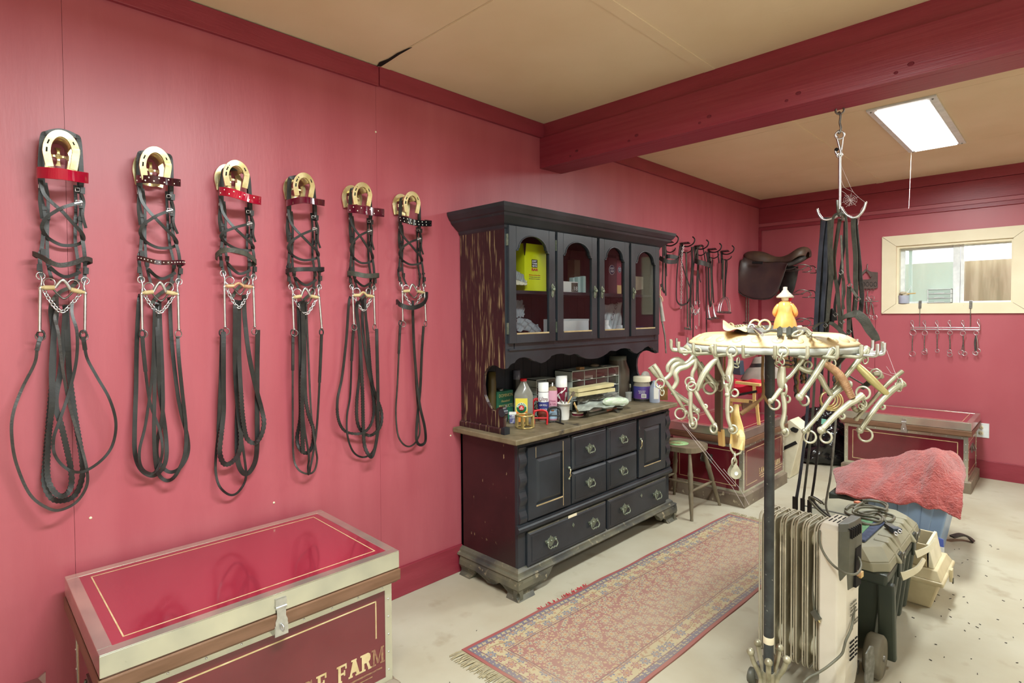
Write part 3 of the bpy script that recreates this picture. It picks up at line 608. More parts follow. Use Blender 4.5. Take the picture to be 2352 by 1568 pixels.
# front-facing +x : local x -> +y ; local y (depth) -> -x  => rotation +90deg
c1 = chest('large glossy red tack chest with gold-striped lid nearest the camera under the bridles', chM(.683, .268, PI/2+math.radians(-.6)), .905, .625, .578)
M1 = chM(.683, .268, PI/2+math.radians(-.6)) @ MX.Translation(V((0, .0212, 0))) @ MX.Rotation(PI/2, 4, 'X')
hL = .062
serif(c1, 'LAWREN', at(M1, *(M1 @ V((.205, .178, 0)))), hL, goldworn)
serif(c1, 'CE', at(M1, *(M1 @ V((.535, .178, 0)))), hL, [goldworn, gold])
serif(c1, 'FARM', at(M1, *(M1 @ V((.660, .178, 0)))), hL*.98, [gold, gold, gold, goldworn], adv=.88)
MB(M1).bx((.2, .157, 0), (.84, .163, .0008), goldworn).bx((.25, .142, 0), (.80, .146, .0008), goldworn).build('underline', c1)
c2 = chest('glossy wine red tack chest behind the stool, with a folding chair on its lid', chM(.75, 4.135, PI/2), .88, .61, .572)
M2 = chM(.75, 4.135, PI/2) @ MX.Translation(V((0, .0212, 0))) @ MX.Rotation(PI/2, 4, 'X')
serif(c2, 'LAWRENCE FARM', at(M2, *(M2 @ V((.325, .185, 0)))), .044, gold, adv=.93)
MB(M2).bx((.33, .168, 0), (.82, .174, .0008), gold).bx((.36, .150, 0), (.80, .155, .0008), gold).build('underline', c2)
c3 = chest('wine red tack chest with metal edges against the back wall under the bit bar', chM(.985, 5.672, 0), .912, .60, .562)
# ------------------------------------------------------------------ brass horseshoe brackets and show bridles on the left wall
def shoe_pts(W, Hh, n=18):
    "horseshoe centre line in (y,z), open at the bottom"
    return [(-W*.40*(1+.0), -Hh*.5)]+[(-W*.5*math.cos(a)*(1 if math.sin(a) > 0 else 1), -.08*Hh+ (Hh*.52)*math.sin(a)) for a in [PI*i/n-.12+.24*i/n*0 for i in range(n+1)]]+[(W*.40, -Hh*.5)]
def bracket(box, label):
    x0, y0, x1, y1 = box; cx, cyy = (x0+x1)/2, (y0+y1)/2
    X = .105; a = P(x0, cyy, x=X); b = P(x1, cyy, x=X); c = (a+b)/2; W = (b.y-a.y)*.84; Hh = (P(cx, y0, x=X).z-P(cx, y1, x=X).z)*.88
    cz = P(cx, cyy, x=X).z
    t = thing('horseshoe_bracket', label, 'bridle bracket', (0, c.y, cz), 0, 'brass horseshoe bridle brackets')
    for nm, xo, s, tilt in (('front_horseshoe', X, 1, .18), ('back_horseshoe', .012, 1.05, 0)):
        pts = [V((xo+tilt*z*.5, c.y+y*s, cz+z*s-.004)) for y, z in shoe_pts(W, Hh)]
        MB().rib(spl(pts, 2), .021, .007, brass).build(nm, t, bevel=.002)
    m = MB(); P_ = spl([V((X+tilt*z*.5+.0052, c.y+y, cz+z-.004)) for y, z in shoe_pts(W, Hh)], 2)
    for k in (4, 9, 14, 22, 27, 32, 17):
        if k < len(P_)-1:
            q = P_[k]; d = (P_[k+1]-q).normalized(); MB  # nail slots
            m.rib([q-d*.007, q+d*.007], .004, .002, MATS['dark_gap'])
    T(m.build('nail_slots', t), kind='stuff')
    m = MB(); r = W*.36
    for k in range(4):
        an = PI/4+k*PI/2+PI/4
        m.rib(spl([(.03, c.y, cz-.012), (.036, c.y+math.cos(an)*r*.5, cz-.012+math.sin(an)*r*.5), (.026, c.y+math.cos(an)*r, cz-.012+math.sin(an)*r*1.05)], 4), [.018-.010*math.sin(PI*i/8)*1.0 for i in range(9)], .006, brass)
    m.rib(spl([(.012, c.y-W*.36, cz-Hh*.44), (.024, c.y-W*.2, cz-Hh*.50), (.030, c.y, cz-Hh*.53), (.024, c.y+W*.2, cz-Hh*.50), (.012, c.y+W*.36, cz-Hh*.44)], 4), .016, .007, brass)
    m.build('star_brace', t, bevel=.001)
    m = MB()   # curved saddle plate the crown strap lies on
    A = [V((0, c.y+W*.36*math.cos(a), cz-.005+Hh*.36*math.sin(a))) for a in [PI*.12+PI*.76*i/12 for i in range(13)]]
    vs = [p+V((x, 0, 0)) for x in (.008, X-.01) for p in A]; vs += [p+V((x, 0, 0))+(p-V((0, c.y, cz))).normalized()*.004 for x in (.008, X-.01) for p in A]
    n = 13; fs = []
    for i in range(n-1): fs += [(i, i+1, n+i+1, n+i), (2*n+i, 3*n+i, 3*n+i+1, 2*n+i+1), (i, 2*n+i, 2*n+i+1, i+1), (n+i, n+i+1, 3*n+i+1, 3*n+i)]
    fs += [(0, n, 3*n, 2*n), (n-1, 3*n-1, 4*n-1, 2*n-1)]
    m.add(vs, fs, brassd, True).build('saddle_plate', t)
    return t
boxes = [(100, 294, 181, 388), (322, 332, 392, 418), (514, 365, 571, 430), (675, 394, 721, 452), (811, 416, 853, 472), (928, 437, 964, 489)]
nth = ['leftmost', 'second from the left', 'third from the left', 'fourth from the left', 'fifth from the left', 'rightmost, next to the hutch']
bn = ['wide plain red browband', 'maroon browband with staggered white dots', 'tilted bright red browband with white dots', 'narrow plain dark red browband', 'wine browband with sparse white dots', 'black browband with two rows of white dots']
for b_, n_ in zip(boxes, bn): bracket(b_, 'brass horseshoe bracket holding the bridle with the '+n_)
Z1 = ZM(0, 270, 3.409); Z2 = ZM(0, 700, 3.137); Z3 = ZM(460, 340, 3.734); Z4 = ZM(460, 700, 3.484); Z5 = ZM(760, 400, 4.357); Z6 = ZM(760, 700, 3.921)
def bridle(label, lv, brow, bh, bmat, dots, nose, nh, nmat, arch_, reins, Zr, mcol, arms=1, chainr=.0022, low=True):
    def Mp(u, v, x):
        i = max(0, min(len(lv)-2, int(math.floor(v)))); f = v-i; a, b = lv[i], lv[i+1]
        l = (a[0]+(b[0]-a[0])*f, a[1]+(b[1]-a[1])*f); r = (a[2]+(b[2]-a[2])*f, a[3]+(b[3]-a[3])*f)
        return P(l[0]+(r[0]-l[0])*u, l[1]+(r[1]-l[1])*u, x=x)
    q = lambda L: spl([Mp(*a) for a in L], 6)
    t = thing('bridle', label, 'bridle', Mp(.5, 1, 0), 0, 'show bridles hung on the red wall')
    sw = .0108
    m = MB(); m.rib(q([(.02, 1.5, .035), (.0, 1, .05), (.0, 0, .055), (.12, -.17, .06), (.5, -.27, .06), (.88, -.17, .06), (1, 0, .055), (1, 1, .05), (.98, 1.5, .035)]), sw*1.25, .004, leather)
    m.rib(q([(.08, 1.5, .025), (.06, 1, .035), (.05, 0, .04), (.16, -.15, .045), (.5, -.24, .045), (.84, -.15, .045), (.96, 0, .04), (.94, 1, .035), (.92, 1.5, .025)]), sw, .003, leather); m.build('crownpiece', t)
    def cheek(L, w_=sw, keep=(.35, .75)):
        pts = q(L); m = MB().rib(pts, w_, .0035, leather)
        for k in keep:
            j = int(k*(len(pts)-2)); m.rib([pts[j]+V((.002, 0, 0)), pts[j+1]+V((.002, 0, 0))], w_*1.35, .008, leather)
        m.build('cheekpiece', t)
    cheek([(.0, 1.2, .045), (-.02, 1.6, .04), (.05, 2.1, .04), (.02, 2.7, .04), (-.03, 3.1, .045), (.02, 3.65, .05)])
    cheek([(.12, 1.25, .025), (.16, 1.8, .02), (.13, 2.6, .025), (.16, 3.2, .03), (.26, 3.72, .035)], sw*.85)
    cheek([(.98, 1.2, .045), (1.0, 1.7, .045), (.95, 2.3, .04), (1.0, 2.8, .045), (1.0, 3.2, .045), (.98, 3.65, .05)])
    cheek([(.84, 1.25, .025), (.86, 1.9, .02), (.80, 2.6, .025), (.84, 3.1, .03), (.78, 3.72, .035)], sw*.85)
    m = MB()   # buckles and loose strap ends
    for u, v in ((.0, 1.45), (1.02, 1.4), (.16, 3.15), (.84, 3.15), (.98, 1.85), (.03, 2.9), (1.02, 3.3), (-.04, 3.35)):
        p = Mp(u, v, .05); MB().rib([p+V((.003, 0, -.011)), p+V((.003, .001, .011))], sw*1.2, .007, leather).build('strap_keeper', t)
    m.rib(q([(1.0, 1.5, .055), (1.06, 1.75, .05), (1.02, 2.1, .05), (1.08, 2.35, .045)]), sw*.8, .003, leather)
    m.build('loose_strap_end', t); MB().rib(q([(-.02, 1.5, .055), (-.05, 1.8, .05), (.0, 2.2, .04)]), sw*.8, .003, leather).build('loose_strap_end', t)
    for u, v in ((1.03, 1.36), (.9, 1.38), (.0, 1.36)): MB().ring(Mp(u, v, .055), .008, .0014, steel, (1, 0, 0), 4, 5, up_=(0, 1, 1)).build('buckle', t)
    m = MB(); pts = q([(.0, 1.2, .06), (.06, 1.55, .065), (.25, 1.8, .07), (.5, 2.03, .075), (.75, 2.25, .07), (.97, 2.45, .06), (1.0, 2.58, .045), (.85, 2.68, .03), (.5, 2.72, .025), (.2, 2.62, .03), (.06, 2.5, .045), (.0, 2.35, .06), (.12, 2.17, .07), (.3, 2.06, .076), (.55, 1.93, .082), (.93, 1.78, .075)])
    m.rib(pts, sw*.95, .0035, leather); p = pts[-1]
    m.build('crossed_noseband_strap', t)
    m = MB().ring(p, .011, .0016, steel, (1, 0, 0), 4, 5, up_=(0, 1, 1)).rib([p+V((.004, -.012, -.004)), p+V((.004, .010, .004))], .004, .002, steel).build('buckle', t)
    # browband
    n = len(brow); bp = [P(px, py, x=.065+.062*math.sin(PI*i/(n-1))**.8) for i, (px, py) in enumerate(brow)]
    b0 = V((.03, bp[0].y+.012, bp[0].z+.004)); b1 = V((.045, bp[-1].y-.03, bp[-1].z+.004))
    sp = spl([b0]+bp+[b1], 6); hM = bh/FPX*((bp[n//2]-CAM).dot(fw))
    def hn(i, k): a = sp[min(i+1, k-1)]-sp[max(i-1, 0)]; return a.cross(V((0, 0, 1)))*1.0
    bb = MB().rib(sp, hM, .004, bmat, hn).build('browband', t, bevel=.0015, label=dots[1])
    if dots[0]:
        m = MB(); k = dots[0]; L = spl(bp, 12); rows = dots[2]
        for i in range(k):
            j = int((i+.6)/k*(len(L)-2)); p = L[j]; tg = (L[j+1]-L[j]).normalized(); nr = tg.cross(V((0, 0, 1))).normalized()
            z = (hM*.2 if i % 2 else -hM*.2) if rows == 1 else 0
            for zz in ([z] if rows == 1 else [hM*.24*(1), -hM*.24]):
                sh = tg*(.004 if zz < 0 and rows == 2 else 0); m.ball(p+nr*.0028+V((0, 0, zz))+sh, .0028, whited, 8, (.6, 1, 1))
        T(m.build('stud', bb, label='small round white studs'), kind='stuff')
    # noseband
    nb = [P(px, py, x=.055+.05*math.sin(PI*i/(len(nose)-1))) for i, (px, py) in enumerate(nose)]
    nb = [V((.03, nb[0].y+.012, nb[0].z-.006))]+nb+[V((.03, nb[-1].y-.02, nb[-1].z-.01))]; sp2 = spl(nb, 6)
    hN = nh/FPX*((nb[2]-CAM).dot(fw))
    def hn2(i, k): a = sp2[min(i+1, k-1)]-sp2[max(i-1, 0)]; return a.cross(V((0, 0, 1)))
    nbo = MB().rib(sp2, hN, .0045, nmat, hn2).build('noseband', t, bevel=.001)
    if nmat == marpat:
        m = MB()
        for i in range(3, len(sp2)-3):
            if i % 2: m.ball(sp2[i]+V((.004, 0, 0)), .0022, whited, 6)
        T(m.build('stud', nbo), kind='stuff')
    if low:
        m = MB().rib(q([(.2, 3.3, .04), (.4, 3.5, .03), (.6, 3.55, .03), (.9, 3.35, .04)]), sw, .0035, leather).rib(q([(.25, 4.3, .02), (.45, 4.05, .02), (.7, 3.85, .025), (.86, 3.6, .03)]), sw*1.1, .0035, leatherg); m.build('curb_strap', t)
    # bit
    bit = thing('bit', None, None); bit.parent = t; bit.location = (0, 0, 0); WM[bit.name] = Wm(t)
    for u in (0, 1):
        s = 1 if u else -1
        m = MB(); m.tube(q([(u+.0, 3.62, .05), (u-s*.03, 3.75, .055), (u-s*.02, 3.9, .055), (u-s*.0, 4.0, .06), (u, 4.12, .06), (u, 4.5, .06), (u, 5, .058)]), [.003]*6+[.0035]*6+[.0045]*6+[.0058]*3+[.0048]*16, steel, 8)
        m.ring(Mp(u, 3.62, .05), .012, .0022, steel, (1, .3, 0), 14); m.ball(Mp(u, 5.0, .058), .0075, steel, 8, (1, 1, .5))
        m.build('shank', bit)
        m = MB(); m.ring(Mp(u-s*.02, 5.12, .05), .0135, .0018, steeld, (1, .4*s, 0), 16).build('shank_ring', bit)
    am = arch_
    m = MB(); m.tube(q([(0, 4, .06), (.15, 4-.02*am, .062), (.33, 4-.05*am, .066)]), [.005]*4+[.0078]*9, mcol, 8); m.tube(q([(1, 4, .06), (.85, 4-.02*am, .062), (.67, 4-.05*am, .066)]), [.005]*4+[.0078]*9, mcol, 8)
    m.tube(q([(.33, 4-.05*am, .066), (.42, 4-.24*am, .07), (.5, 4-.33*am, .072), (.58, 4-.24*am, .07), (.67, 4-.05*am, .066)]), .0055, mcol if am < .6 else steel, 8); m.build('mouthpiece', bit)
    m = MB(); m.ring(Mp(.2, 3.82, .04), .016, .0024, steel, (1, -.5, 0)).ring(Mp(.74, 3.80, .045), .018, .0024, steel, (1, .4, 0)); m.tube(q([(.22, 3.9, .04), (.4, 4.12, .035), (.55, 4.2, .035), (.74, 4.0, .04)]), .003, steeld, 6).build('bradoon', bit)
    MB().chain([Mp(.05, 3.95, .05), Mp(.2, 4.25, .055), Mp(.48, 4.52, .062), Mp(.75, 4.25, .055), Mp(.93, 3.95, .05)], .017, chainr, steel).build('curb_chain', bit)
    # reins
    for k, (wd, pth, x0_, br) in enumerate(reins):
        pth = list(pth)
        if pth[0][1] < 100: pth.insert(0, (pth[0][0]*.9+pth[-1][0]*.1, pth[0][1]-75))
        if pth[-1][1] < 110: pth.append((pth[-1][0], pth[-1][1]-80))
        xo = x0_; pts = spl([P(*Zr(a, b), x=xo+.012*math.sin(i*1.7+k)) for i, (a, b) in enumerate(pth)], 7); n = len(pts); mt = leather if wd > .009 or k % 2 else leatherb
        cum = [0]
        for a, b in zip(pts, pts[1:]): cum.append(cum[-1]+(b-a).length)
        if br:
            i0, i1 = int(br[0]*(n-1)), int(br[1]*(n-1)); o = thing('x', None, None); bpy.data.objects.remove(o)
            m = MB().rib(pts[:i0+1], wd, .0032, mt)
            if i1 < n-2: m.rib(pts[i1:], wd, .0032, mt)
            rn = m.build('rein', t)
            seg = pts[i0:i1+1]; f = []
            d = 0; step = .0055
            for a, b in zip(seg, seg[1:]):
                L = (b-a).length; 
                kk = max(1, int(L/step)); f += [a.lerp(b, j/kk) for j in range(kk)]
            f.append(seg[-1])
            MB().rib(f, [wd*(1.12 if j % 2 else .82) for j in range(len(f))], [.006][0], leather).build('braided_grip', rn)
        else: rn = MB().rib(pts, wd, .0032, mt).build('rein', t)
        if wd < .0095:
            p = pts[0]; m = MB().rib([p, pts[min(4, n-1)], pts[min(9, n-1)]], .012, .006, leather); m.ring(p+V((0, 0, .008)), .009, .003, leather, (1, 0, 0), 10, 6, sx=1.5)
            m.build('buckle_end', rn)
    return t
LV = [
 [(97,318,182,326),(92,398,187,408),(97,480,187,482),(95,590,195,600),(92,660,196,672),(91,760,195,762)],
 [(319,358,392,366),(318,410,394,420),(322,498,395,502),(322,592,414,600),(325,673,409,675),(327,757,411,757)],
 [(512,395,571,408),(506,440,575,462),(507,520,579,530),(508,580,584,600),(515,657,582,659),(517,750,585,750)],
 [(664,415,719,425),(662,466,724,472),(662,540,728,542),(662,618,734,620),(672,683,733,683),(675,756,739,753)],
 [(806,440,849,448),(803,480,852,488),(806,541,852,543),(804,626,860,630),(810,678,859,681),(813,744,861,744)],
 [(920,462,963,470),(918,502,964,510),(918,557,966,560),(916,625,972,628),(924,669,975,672),(925,736,978,736)]]
BL = [
 dict(brow=[(86,396),(112,397),(145,400),(175,405),(202,409)], bh=26, bmat=redpat, dots=(0, 'wide glossy red browband', 1), nose=[(76,582),(95,590),(115,602),(140,609),(172,603),(195,594),(211,599)], nh=11, nmat=leatherb, arch_=1, mcol=rubber,
  reins=[(.0085, [(295,230),(270,300),(250,420),(160,600),(95,780),(85,950),(120,1150),(220,1370),(360,1470),(460,1470),(560,1410),(625,1300),(625,1180),(580,1000),(500,720),(450,450),(420,200),(395,100),(410,20)], .055, None),
   (.0088, [(600,230),(610,300),(630,390),(700,520),(790,680),(835,850),(810,1010),(730,1120),(600,1200),(490,1185),(400,1090),(385,970),(430,830),(500,620),(550,400),(555,200),(520,70)], .07, None),
   (.016, [(370,50),(385,200),(380,500),(355,800),(330,1100),(320,1280),(370,1390),(450,1410),(540,1370),(590,1250),(590,1100),(540,800),(500,500),(490,300),(480,80)], .03, (.2,.8)),
   (.016, [(400,90),(375,420),(375,700),(350,950),(342,1230),(395,1350),(460,1375),(510,1310),(510,1180),(450,900),(400,700),(440,450),(470,80)], .045, (.25,.75))]),
 dict(brow=[(315,411),(335,411),(360,413),(388,417),(414,420)], bh=18, bmat=marpat, dots=(10, 'maroon browband', 1), nose=[(316,592),(335,596),(360,602),(390,603),(410,602),(424,603)], nh=11, nmat=marpat, arch_=1, mcol=rubber,
  reins=[(.014, [(1000,0),(985,300),(980,600),(970,900),(975,1080),(1020,1190),(1100,1230),(1170,1180),(1200,1080),(1190,900),(1150,600),(1140,300),(1130,60)], .035, None),
   (.009, [(1025,225),(1040,400),(1080,700),(1150,900),(1170,1050),(1140,1170),(1090,1215),(1020,1170),(1005,1050),(1050,850),(1095,500),(1110,100)], .06, None),
   (.0125, [(1120,70),(1115,500),(1110,900),(1120,1130),(1150,1230),(1210,1265),(1270,1220),(1330,1080),(1340,900),(1310,600),(1290,400),(1280,225)], .05, None),
   (.013, [(1225,20),(1240,300),(1290,700),(1350,950),(1350,1080),(1290,1180),(1210,1200),(1140,1120),(1130,1000),(1170,800),(1170,500),(1150,50)], .03, None)]),
 dict(brow=[(505,439),(525,441),(550,448),(575,456),(599,461)], bh=20, bmat=redpat, dots=(9, 'bright red browband', 1), nose=[(496,588),(508,577),(527,574),(550,578),(570,586),(588,602)], nh=11, nmat=leatherg, arch_=.35, mcol=copper,
  reins=[(.018, [(185,215),(185,400),(185,650),(185,860),(165,1050),(155,1180),(190,1270),(250,1260),(310,1180),(325,1050),(300,800),(280,500),(280,60)], .05, (.28,.72)),
   (.009, [(172,240),(150,900),(125,1200),(125,1350),(160,1460),(240,1520),(310,1490),(365,1380),(350,1200),(315,950),(285,600),(275,300)], .035, None),
   (.017, [(310,40),(310,400),(325,700),(340,900),(370,1060),(430,1105),(480,1060),(510,950),(490,830),(440,640),(390,400),(360,150),(350,0)], .06, (.22,.62)),
   (.019, [(460,200),(455,500),(455,900),(455,1100),(440,1250),(390,1340),(340,1340),(300,1240),(295,1000),(300,700),(290,300),(285,40)], .04, None)]),
 dict(brow=[(661,466),(680,461),(700,459),(725,463),(745,466)], bh=15, bmat=wine, dots=(0, 'narrow dark red browband', 1), nose=[(658,622),(675,619),(700,618),(725,618),(744,618)], nh=10, nmat=leather, arch_=1, mcol=rubber,
  reins=[(.008, [(742,235),(740,400),(740,900),(745,1200),(780,1310),(850,1350),(910,1330),(935,1240),(925,1150),(890,900),(865,400),(850,50)], .04, None),
   (.009, [(970,235),(960,500),(935,950),(905,1180),(880,1300),(870,1358),(862,1300),(868,1200),(830,950),(800,500),(780,60)], .055, None),
   (.018, [(820,40),(825,400),(815,620),(815,900),(822,1215)], .07, (.5,.99)),
   (.015, [(835,60),(838,640),(860,850),(905,1000),(895,1130),(850,1185),(795,1150),(775,1060),(800,900),(800,640),(800,60)], .045, (.2,.75))]),
 dict(brow=[(802,479),(820,480),(840,483),(862,487),(882,489)], bh=19, bmat=wine, dots=(9, 'wine browband', 1), nose=[(800,627),(818,629),(838,633),(856,633),(870,632)], nh=11, nmat=leatherg, arch_=.5, mcol=rubber,
  reins=[(.012, [(160,0),(140,300),(100,650),(60,850),(65,1020),(120,1130),(220,1160),(310,1140),(370,1050),(385,900),(350,600),(310,20)], .05, (.35,.8)),
   (.0085, [(205,215),(190,400),(175,800),(145,1000),(150,1180),(200,1320),(280,1370),(360,1340),(410,1230),(410,1050),(390,800),(360,580),(330,200),(300,20)], .035, (.6,.85)),
   (.016, [(230,40),(260,300),(275,580),(285,800),(290,1050),(300,1250),(340,1350),(380,1350),(420,1150),(425,900),(415,400),(412,215)], .065, (.25,.6)),
   (.014, [(285,30),(290,250),(340,600),(400,800),(455,960),(450,1080),(400,1150),(340,1175),(270,1130),(235,1030),(235,850),(260,600),(260,300),(235,60)], .045, (.3,.75))]),
 dict(brow=[(917,502),(935,506),(952,511),(972,513),(991,513)], bh=14, bmat=blkpat, dots=(9, 'black browband', 2), nose=[(912,692),(920,700),(938,706),(956,705),(974,695),(982,675)], nh=10, nmat=leather, arch_=1.2, mcol=rubber, low=False,
  reins=[(.0085, [(625,180),(615,350),(600,700),(585,950),(600,1150),(640,1240),(700,1275),(760,1240),(800,1150),(790,1000),(765,700),(750,300),(742,60)], .04, None),
   (.0145, [(835,190),(820,400),(805,750),(780,1000),(770,1200),(800,1260),(850,1230),(845,1100),(800,900),(770,650),(745,300),(738,40)], .055, None)])]
for lv, kw, n_, Zr in zip(LV, BL, bn, (Z2, Z2, Z4, Z4, Z6, Z6)): bridle('black leather double bridle with a '+n_, lv, Zr=Zr, reins=kw.pop('reins'), **kw)
# ------------------------------------------------------------------ rotating bit rack on its pipe stand
RC = V((1.712, 2.0, 0)); ZR = 1.333
rk = thing('bit_rack', 'tall pipe stand with a round tan tray top and radial metal hooks full of bits', 'rack', (RC.x, RC.y, 0))
MB().lathe([(.0165, .02), (.0165, 1.325)], RC, polem, 20).build('pole', rk, label='dusty black pipe')
MB().lathe([(.0172, .30), (.0178, .306), (.0178, .318), (.0172, .324)], RC, MATS['cream_casing'], 20).build('tape_ring', rk)
m = MB().lathe([(.0001, -.014), (.268, -.014), (.274, -.010), (.274, .006), (.23, .006)], RC+V((0, 0, ZR)), mat('pale_rim', 'aeb0aa', 'a2a49e', .4, metal=.2, ns=6), 48); m.build('hub_plate', rk, label='aluminium rim plate')
tray = MB().lathe([(.262, .006), (.268, .010), (.262, .016), (.222, .040), (.212, .043), (.0001, .043)], RC+V((0, 0, ZR)), traym, 56).build('tray_top', rk, label='tan bevelled tray')
for i in range(26):
    a = 2*PI*(i+.3)/26; p = V((RC.x+.241*math.cos(a), RC.y+.241*math.sin(a), ZR+.0295)); n = V((.5*math.cos(a), .5*math.sin(a), .86)).normalized()
    u = n.orthogonal().normalized(); MB(frame(p, u, n.cross(u), n)).lathe([(.016, -.001), (.0155, .0015), (.0001, .0015)], (0, 0, 0), traym, 16).lathe([(.002, .0016), (.0001, .002)], (0, 0, 0), steeld, 6).build('screw_washer', rk)
NH = 24; hk = []
for i in range(NH):
    a = 2*PI*(i+.5)/NH; d = V((math.cos(a), math.sin(a), 0)); z = ZR-.018
    b = RC+V((0, 0, z)); hk.append((a, b+d*.30))
    MB().tube([b+d*.20, b+d*.315]+spl([b+d*.318, b+d*.326+V((0, 0, .003)), b+d*.329+V((0, 0, .012))], 3)+[b+d*.329+V((0, 0, .036))], .0052, dustst if math.cos(a+1.6) > .2 else steel, 8).build('hook', rk)
m = MB()
for k in range(5):
    a = 2*PI*k/5-1.62+.4; d = V((math.cos(a), math.sin(a), 0)); zc = .235
    for q in (0,):
        m = MB(); m.tube(spl([RC+d*.058+V((0, 0, zc+.022)), RC+d*.048+V((0, 0, zc-.01)), RC+d*.030+V((0, 0, zc-.045)), RC+d*.026+V((0, 0, zc-.08)), RC+d*.05+V((0, 0, zc-.13)), RC+d*.15+V((0, 0, .012))], 5), .0085, dustst2, 10)
        m.ball(RC+d*.060+V((0, 0, zc+.030)), .0135, dustst2, 14); m.build('foot_prong', rk, label='curved prong with a ball tip')
MB().lathe([(.02, .13), (.024, .14), (.024, .19), (.02, .20)], RC, dustst2, 20).build('prong_collar', rk)
# ------------------------------------------------------------------ bits hanging from the hooks (traced, each at its own depth)
A = ZM(1480, 720, 4.6125); B = ZM(1780, 720, 4.6125)
def bitthing(label, Zf, dep, mouth, shanks, rings, mc=None, mr=.0085, sr=.0068, mt=dustst, loops=(), chains=()):
    def q(L, dd=0): return spl([D(*Zf(a, b), dep+dd+(c[0] if c else 0)) for a, b, *c in L], 6)
    c = D(*Zf(*mouth[0][:2]), dep)
    t = thing('curb_bit', label, 'bit', c, 0, 'bits hung on the rotating rack')
    pts = q(mouth); n = len(pts)
    MB().tube(pts, [mr*(.75+.35*math.sin(PI*i/(n-1))) for i in range(n)], mc or mt, 10).build('mouthpiece', t, label='copper wrapped mouthpiece' if mc is copper else None)
    if mc is copper:
        m = MB()
        for i in range(0, n-1):
            for f in (0, .5): p = pts[i].lerp(pts[i+1], f); m.ring(p, mr*(.80+.33*math.sin(PI*i/(n-1))), .0011, copper, (pts[i+1]-pts[i]), 12, 5)
        T(m.build('wire_wrap', t), kind='stuff')
    for k, sh in enumerate(shanks):
        pts = q(sh, .0); n = len(pts); m = MB().tube(pts, [sr*(1.15-.3*i/n) for i in range(n)], mt, 8); m.ball(pts[-1], sr*1.25, mt, 8); m.build('shank', t)
    for (x, y, r, *ax) in rings:
        p = D(*Zf(x, y), dep+(ax[1] if len(ax) > 1 else 0)); R = r/Zf(1, 0)[0] if 0 else r/4.6125/FPX*dep
        f = (p-CAM).normalized(); s = f.cross(V((0, 0, 1))); an = ax[0] if ax else .3
        MB().ring(p, R, .0034, mt, f*math.cos(an)+s*math.sin(an), 22, 7).build('ring', t)
    for ch in chains: MB().chain([D(*Zf(a, b), dep) for a, b in ch], .022, .0023, mt, ax=(fw.x, fw.y, 0)).build('curb_hook', t)
    return t
bitthing('silver bit with a high curved port, highest on the far left of the rotating rack', A, 1.93, [(210, 705), (280, 640), (312, 560), (370, 530), (430, 535), (480, 500), (520, 440)],
    [[(100, 540), (150, 610), (190, 680), (235, 730), (300, 820), (370, 930), (440, 1045)], [(430, 340), (480, 390), (530, 455), (620, 590), (740, 745)]], [(165, 740, 46), (380, 1060, 55), (690, 790, 62), (430, 410, 28)], chains=[[(165, 770), (190, 810), (185, 860)]])
bitthing('silver bit with a wide loop port hanging behind the leftmost one', A, 2.0, [(250, 620), (250, 560), (300, 500), (350, 485), (390, 500), (420, 520)], [[(65, 565), (120, 640), (180, 690)], [(300, 830), (400, 900), (480, 950), (560, 1030)]], [(130, 620, 34), (450, 1010, 45), (520, 1090, 55)], sr=.009)
bitthing('silver bit with a bent middle bar, left side of the rack, hanging straight down', A, 1.86, [(300, 800), (345, 720), (330, 640), (370, 585), (450, 560), (530, 500)], [[(540, 480), (540, 560), (510, 630), (505, 700)], [(485, 790), (490, 900), (490, 1040), (512, 1170)]], [(482, 725, 48), (515, 1158, 58, .9), (560, 400, 40)], chains=[[(450, 760), (480, 830), (490, 880)]])
bitthing('silver bit with one long smooth bowed bar below the front left hooks', A, 1.78, [(768, 488), (700, 545), (620, 660), (555, 815)], [[(700, 350), (745, 430), (790, 545), (850, 680)], [(530, 800), (590, 920), (650, 1020), (745, 1180)]], [(735, 1218, 46, .8), (645, 985, 20), (505, 770, 44), (720, 370, 30)], mr=.0095)
bitthing('dull bit with twin straight shanks behind the bowed one', A, 2.02, [(575, 560), (600, 700), (600, 790)], [[(590, 520), (680, 650), (770, 745)], [(585, 600), (640, 680), (740, 790)]], [(800, 765, 50, .9), (700, 770, 70)], mt=dustst2)
bitthing('tangled bit hanging edge-on with a small hook, left of the black pipe', A, 1.72, [(915, 480), (915, 560), (895, 640), (900, 720)], [[(900, 430), (920, 500), (905, 580), (925, 680), (910, 760), (880, 860)], [(865, 740), (885, 860), (880, 1000), (890, 1120), (925, 1225)]], [(928, 400, 52), (875, 710, 58, 1.0), (940, 1225, 42), (955, 840, 38), (905, 1015, 28)], mr=.0095, chains=[[(990, 470), (992, 520), (965, 550), (955, 520)]])
bitthing('edge-on silver bit with a thick flat bar right beside the black pipe', B, 1.66, [(78, 560), (70, 650), (70, 730), (75, 790)], [[(70, 790), (30, 840), (-15, 900), (-45, 925)], [(80, 830), (100, 960), (95, 1080), (75, 1180), (100, 1240)]], [(82, 400, 55), (95, 800, 62, 1.15), (-5, 962, 52), (112, 1258, 40, .8), (130, 905, 34, .7)], mr=.0115, chains=[[(82, 430), (70, 480), (80, 530)], [(25, 470), (30, 530), (60, 540)]])
bitthing('silver bit with a swan curved bar, right of the black pipe', B, 1.70, [(250, 565), (320, 600), (420, 630), (480, 675), (530, 770), (600, 865)], [[(345, 375), (300, 470), (240, 560), (170, 650), (105, 705)], [(790, 745), (710, 790), (600, 880), (480, 1050), (385, 1160), (310, 1245)]], [(335, 410, 40), (350, 545, 38), (368, 1305, 62), (790, 748, 30, .9)])
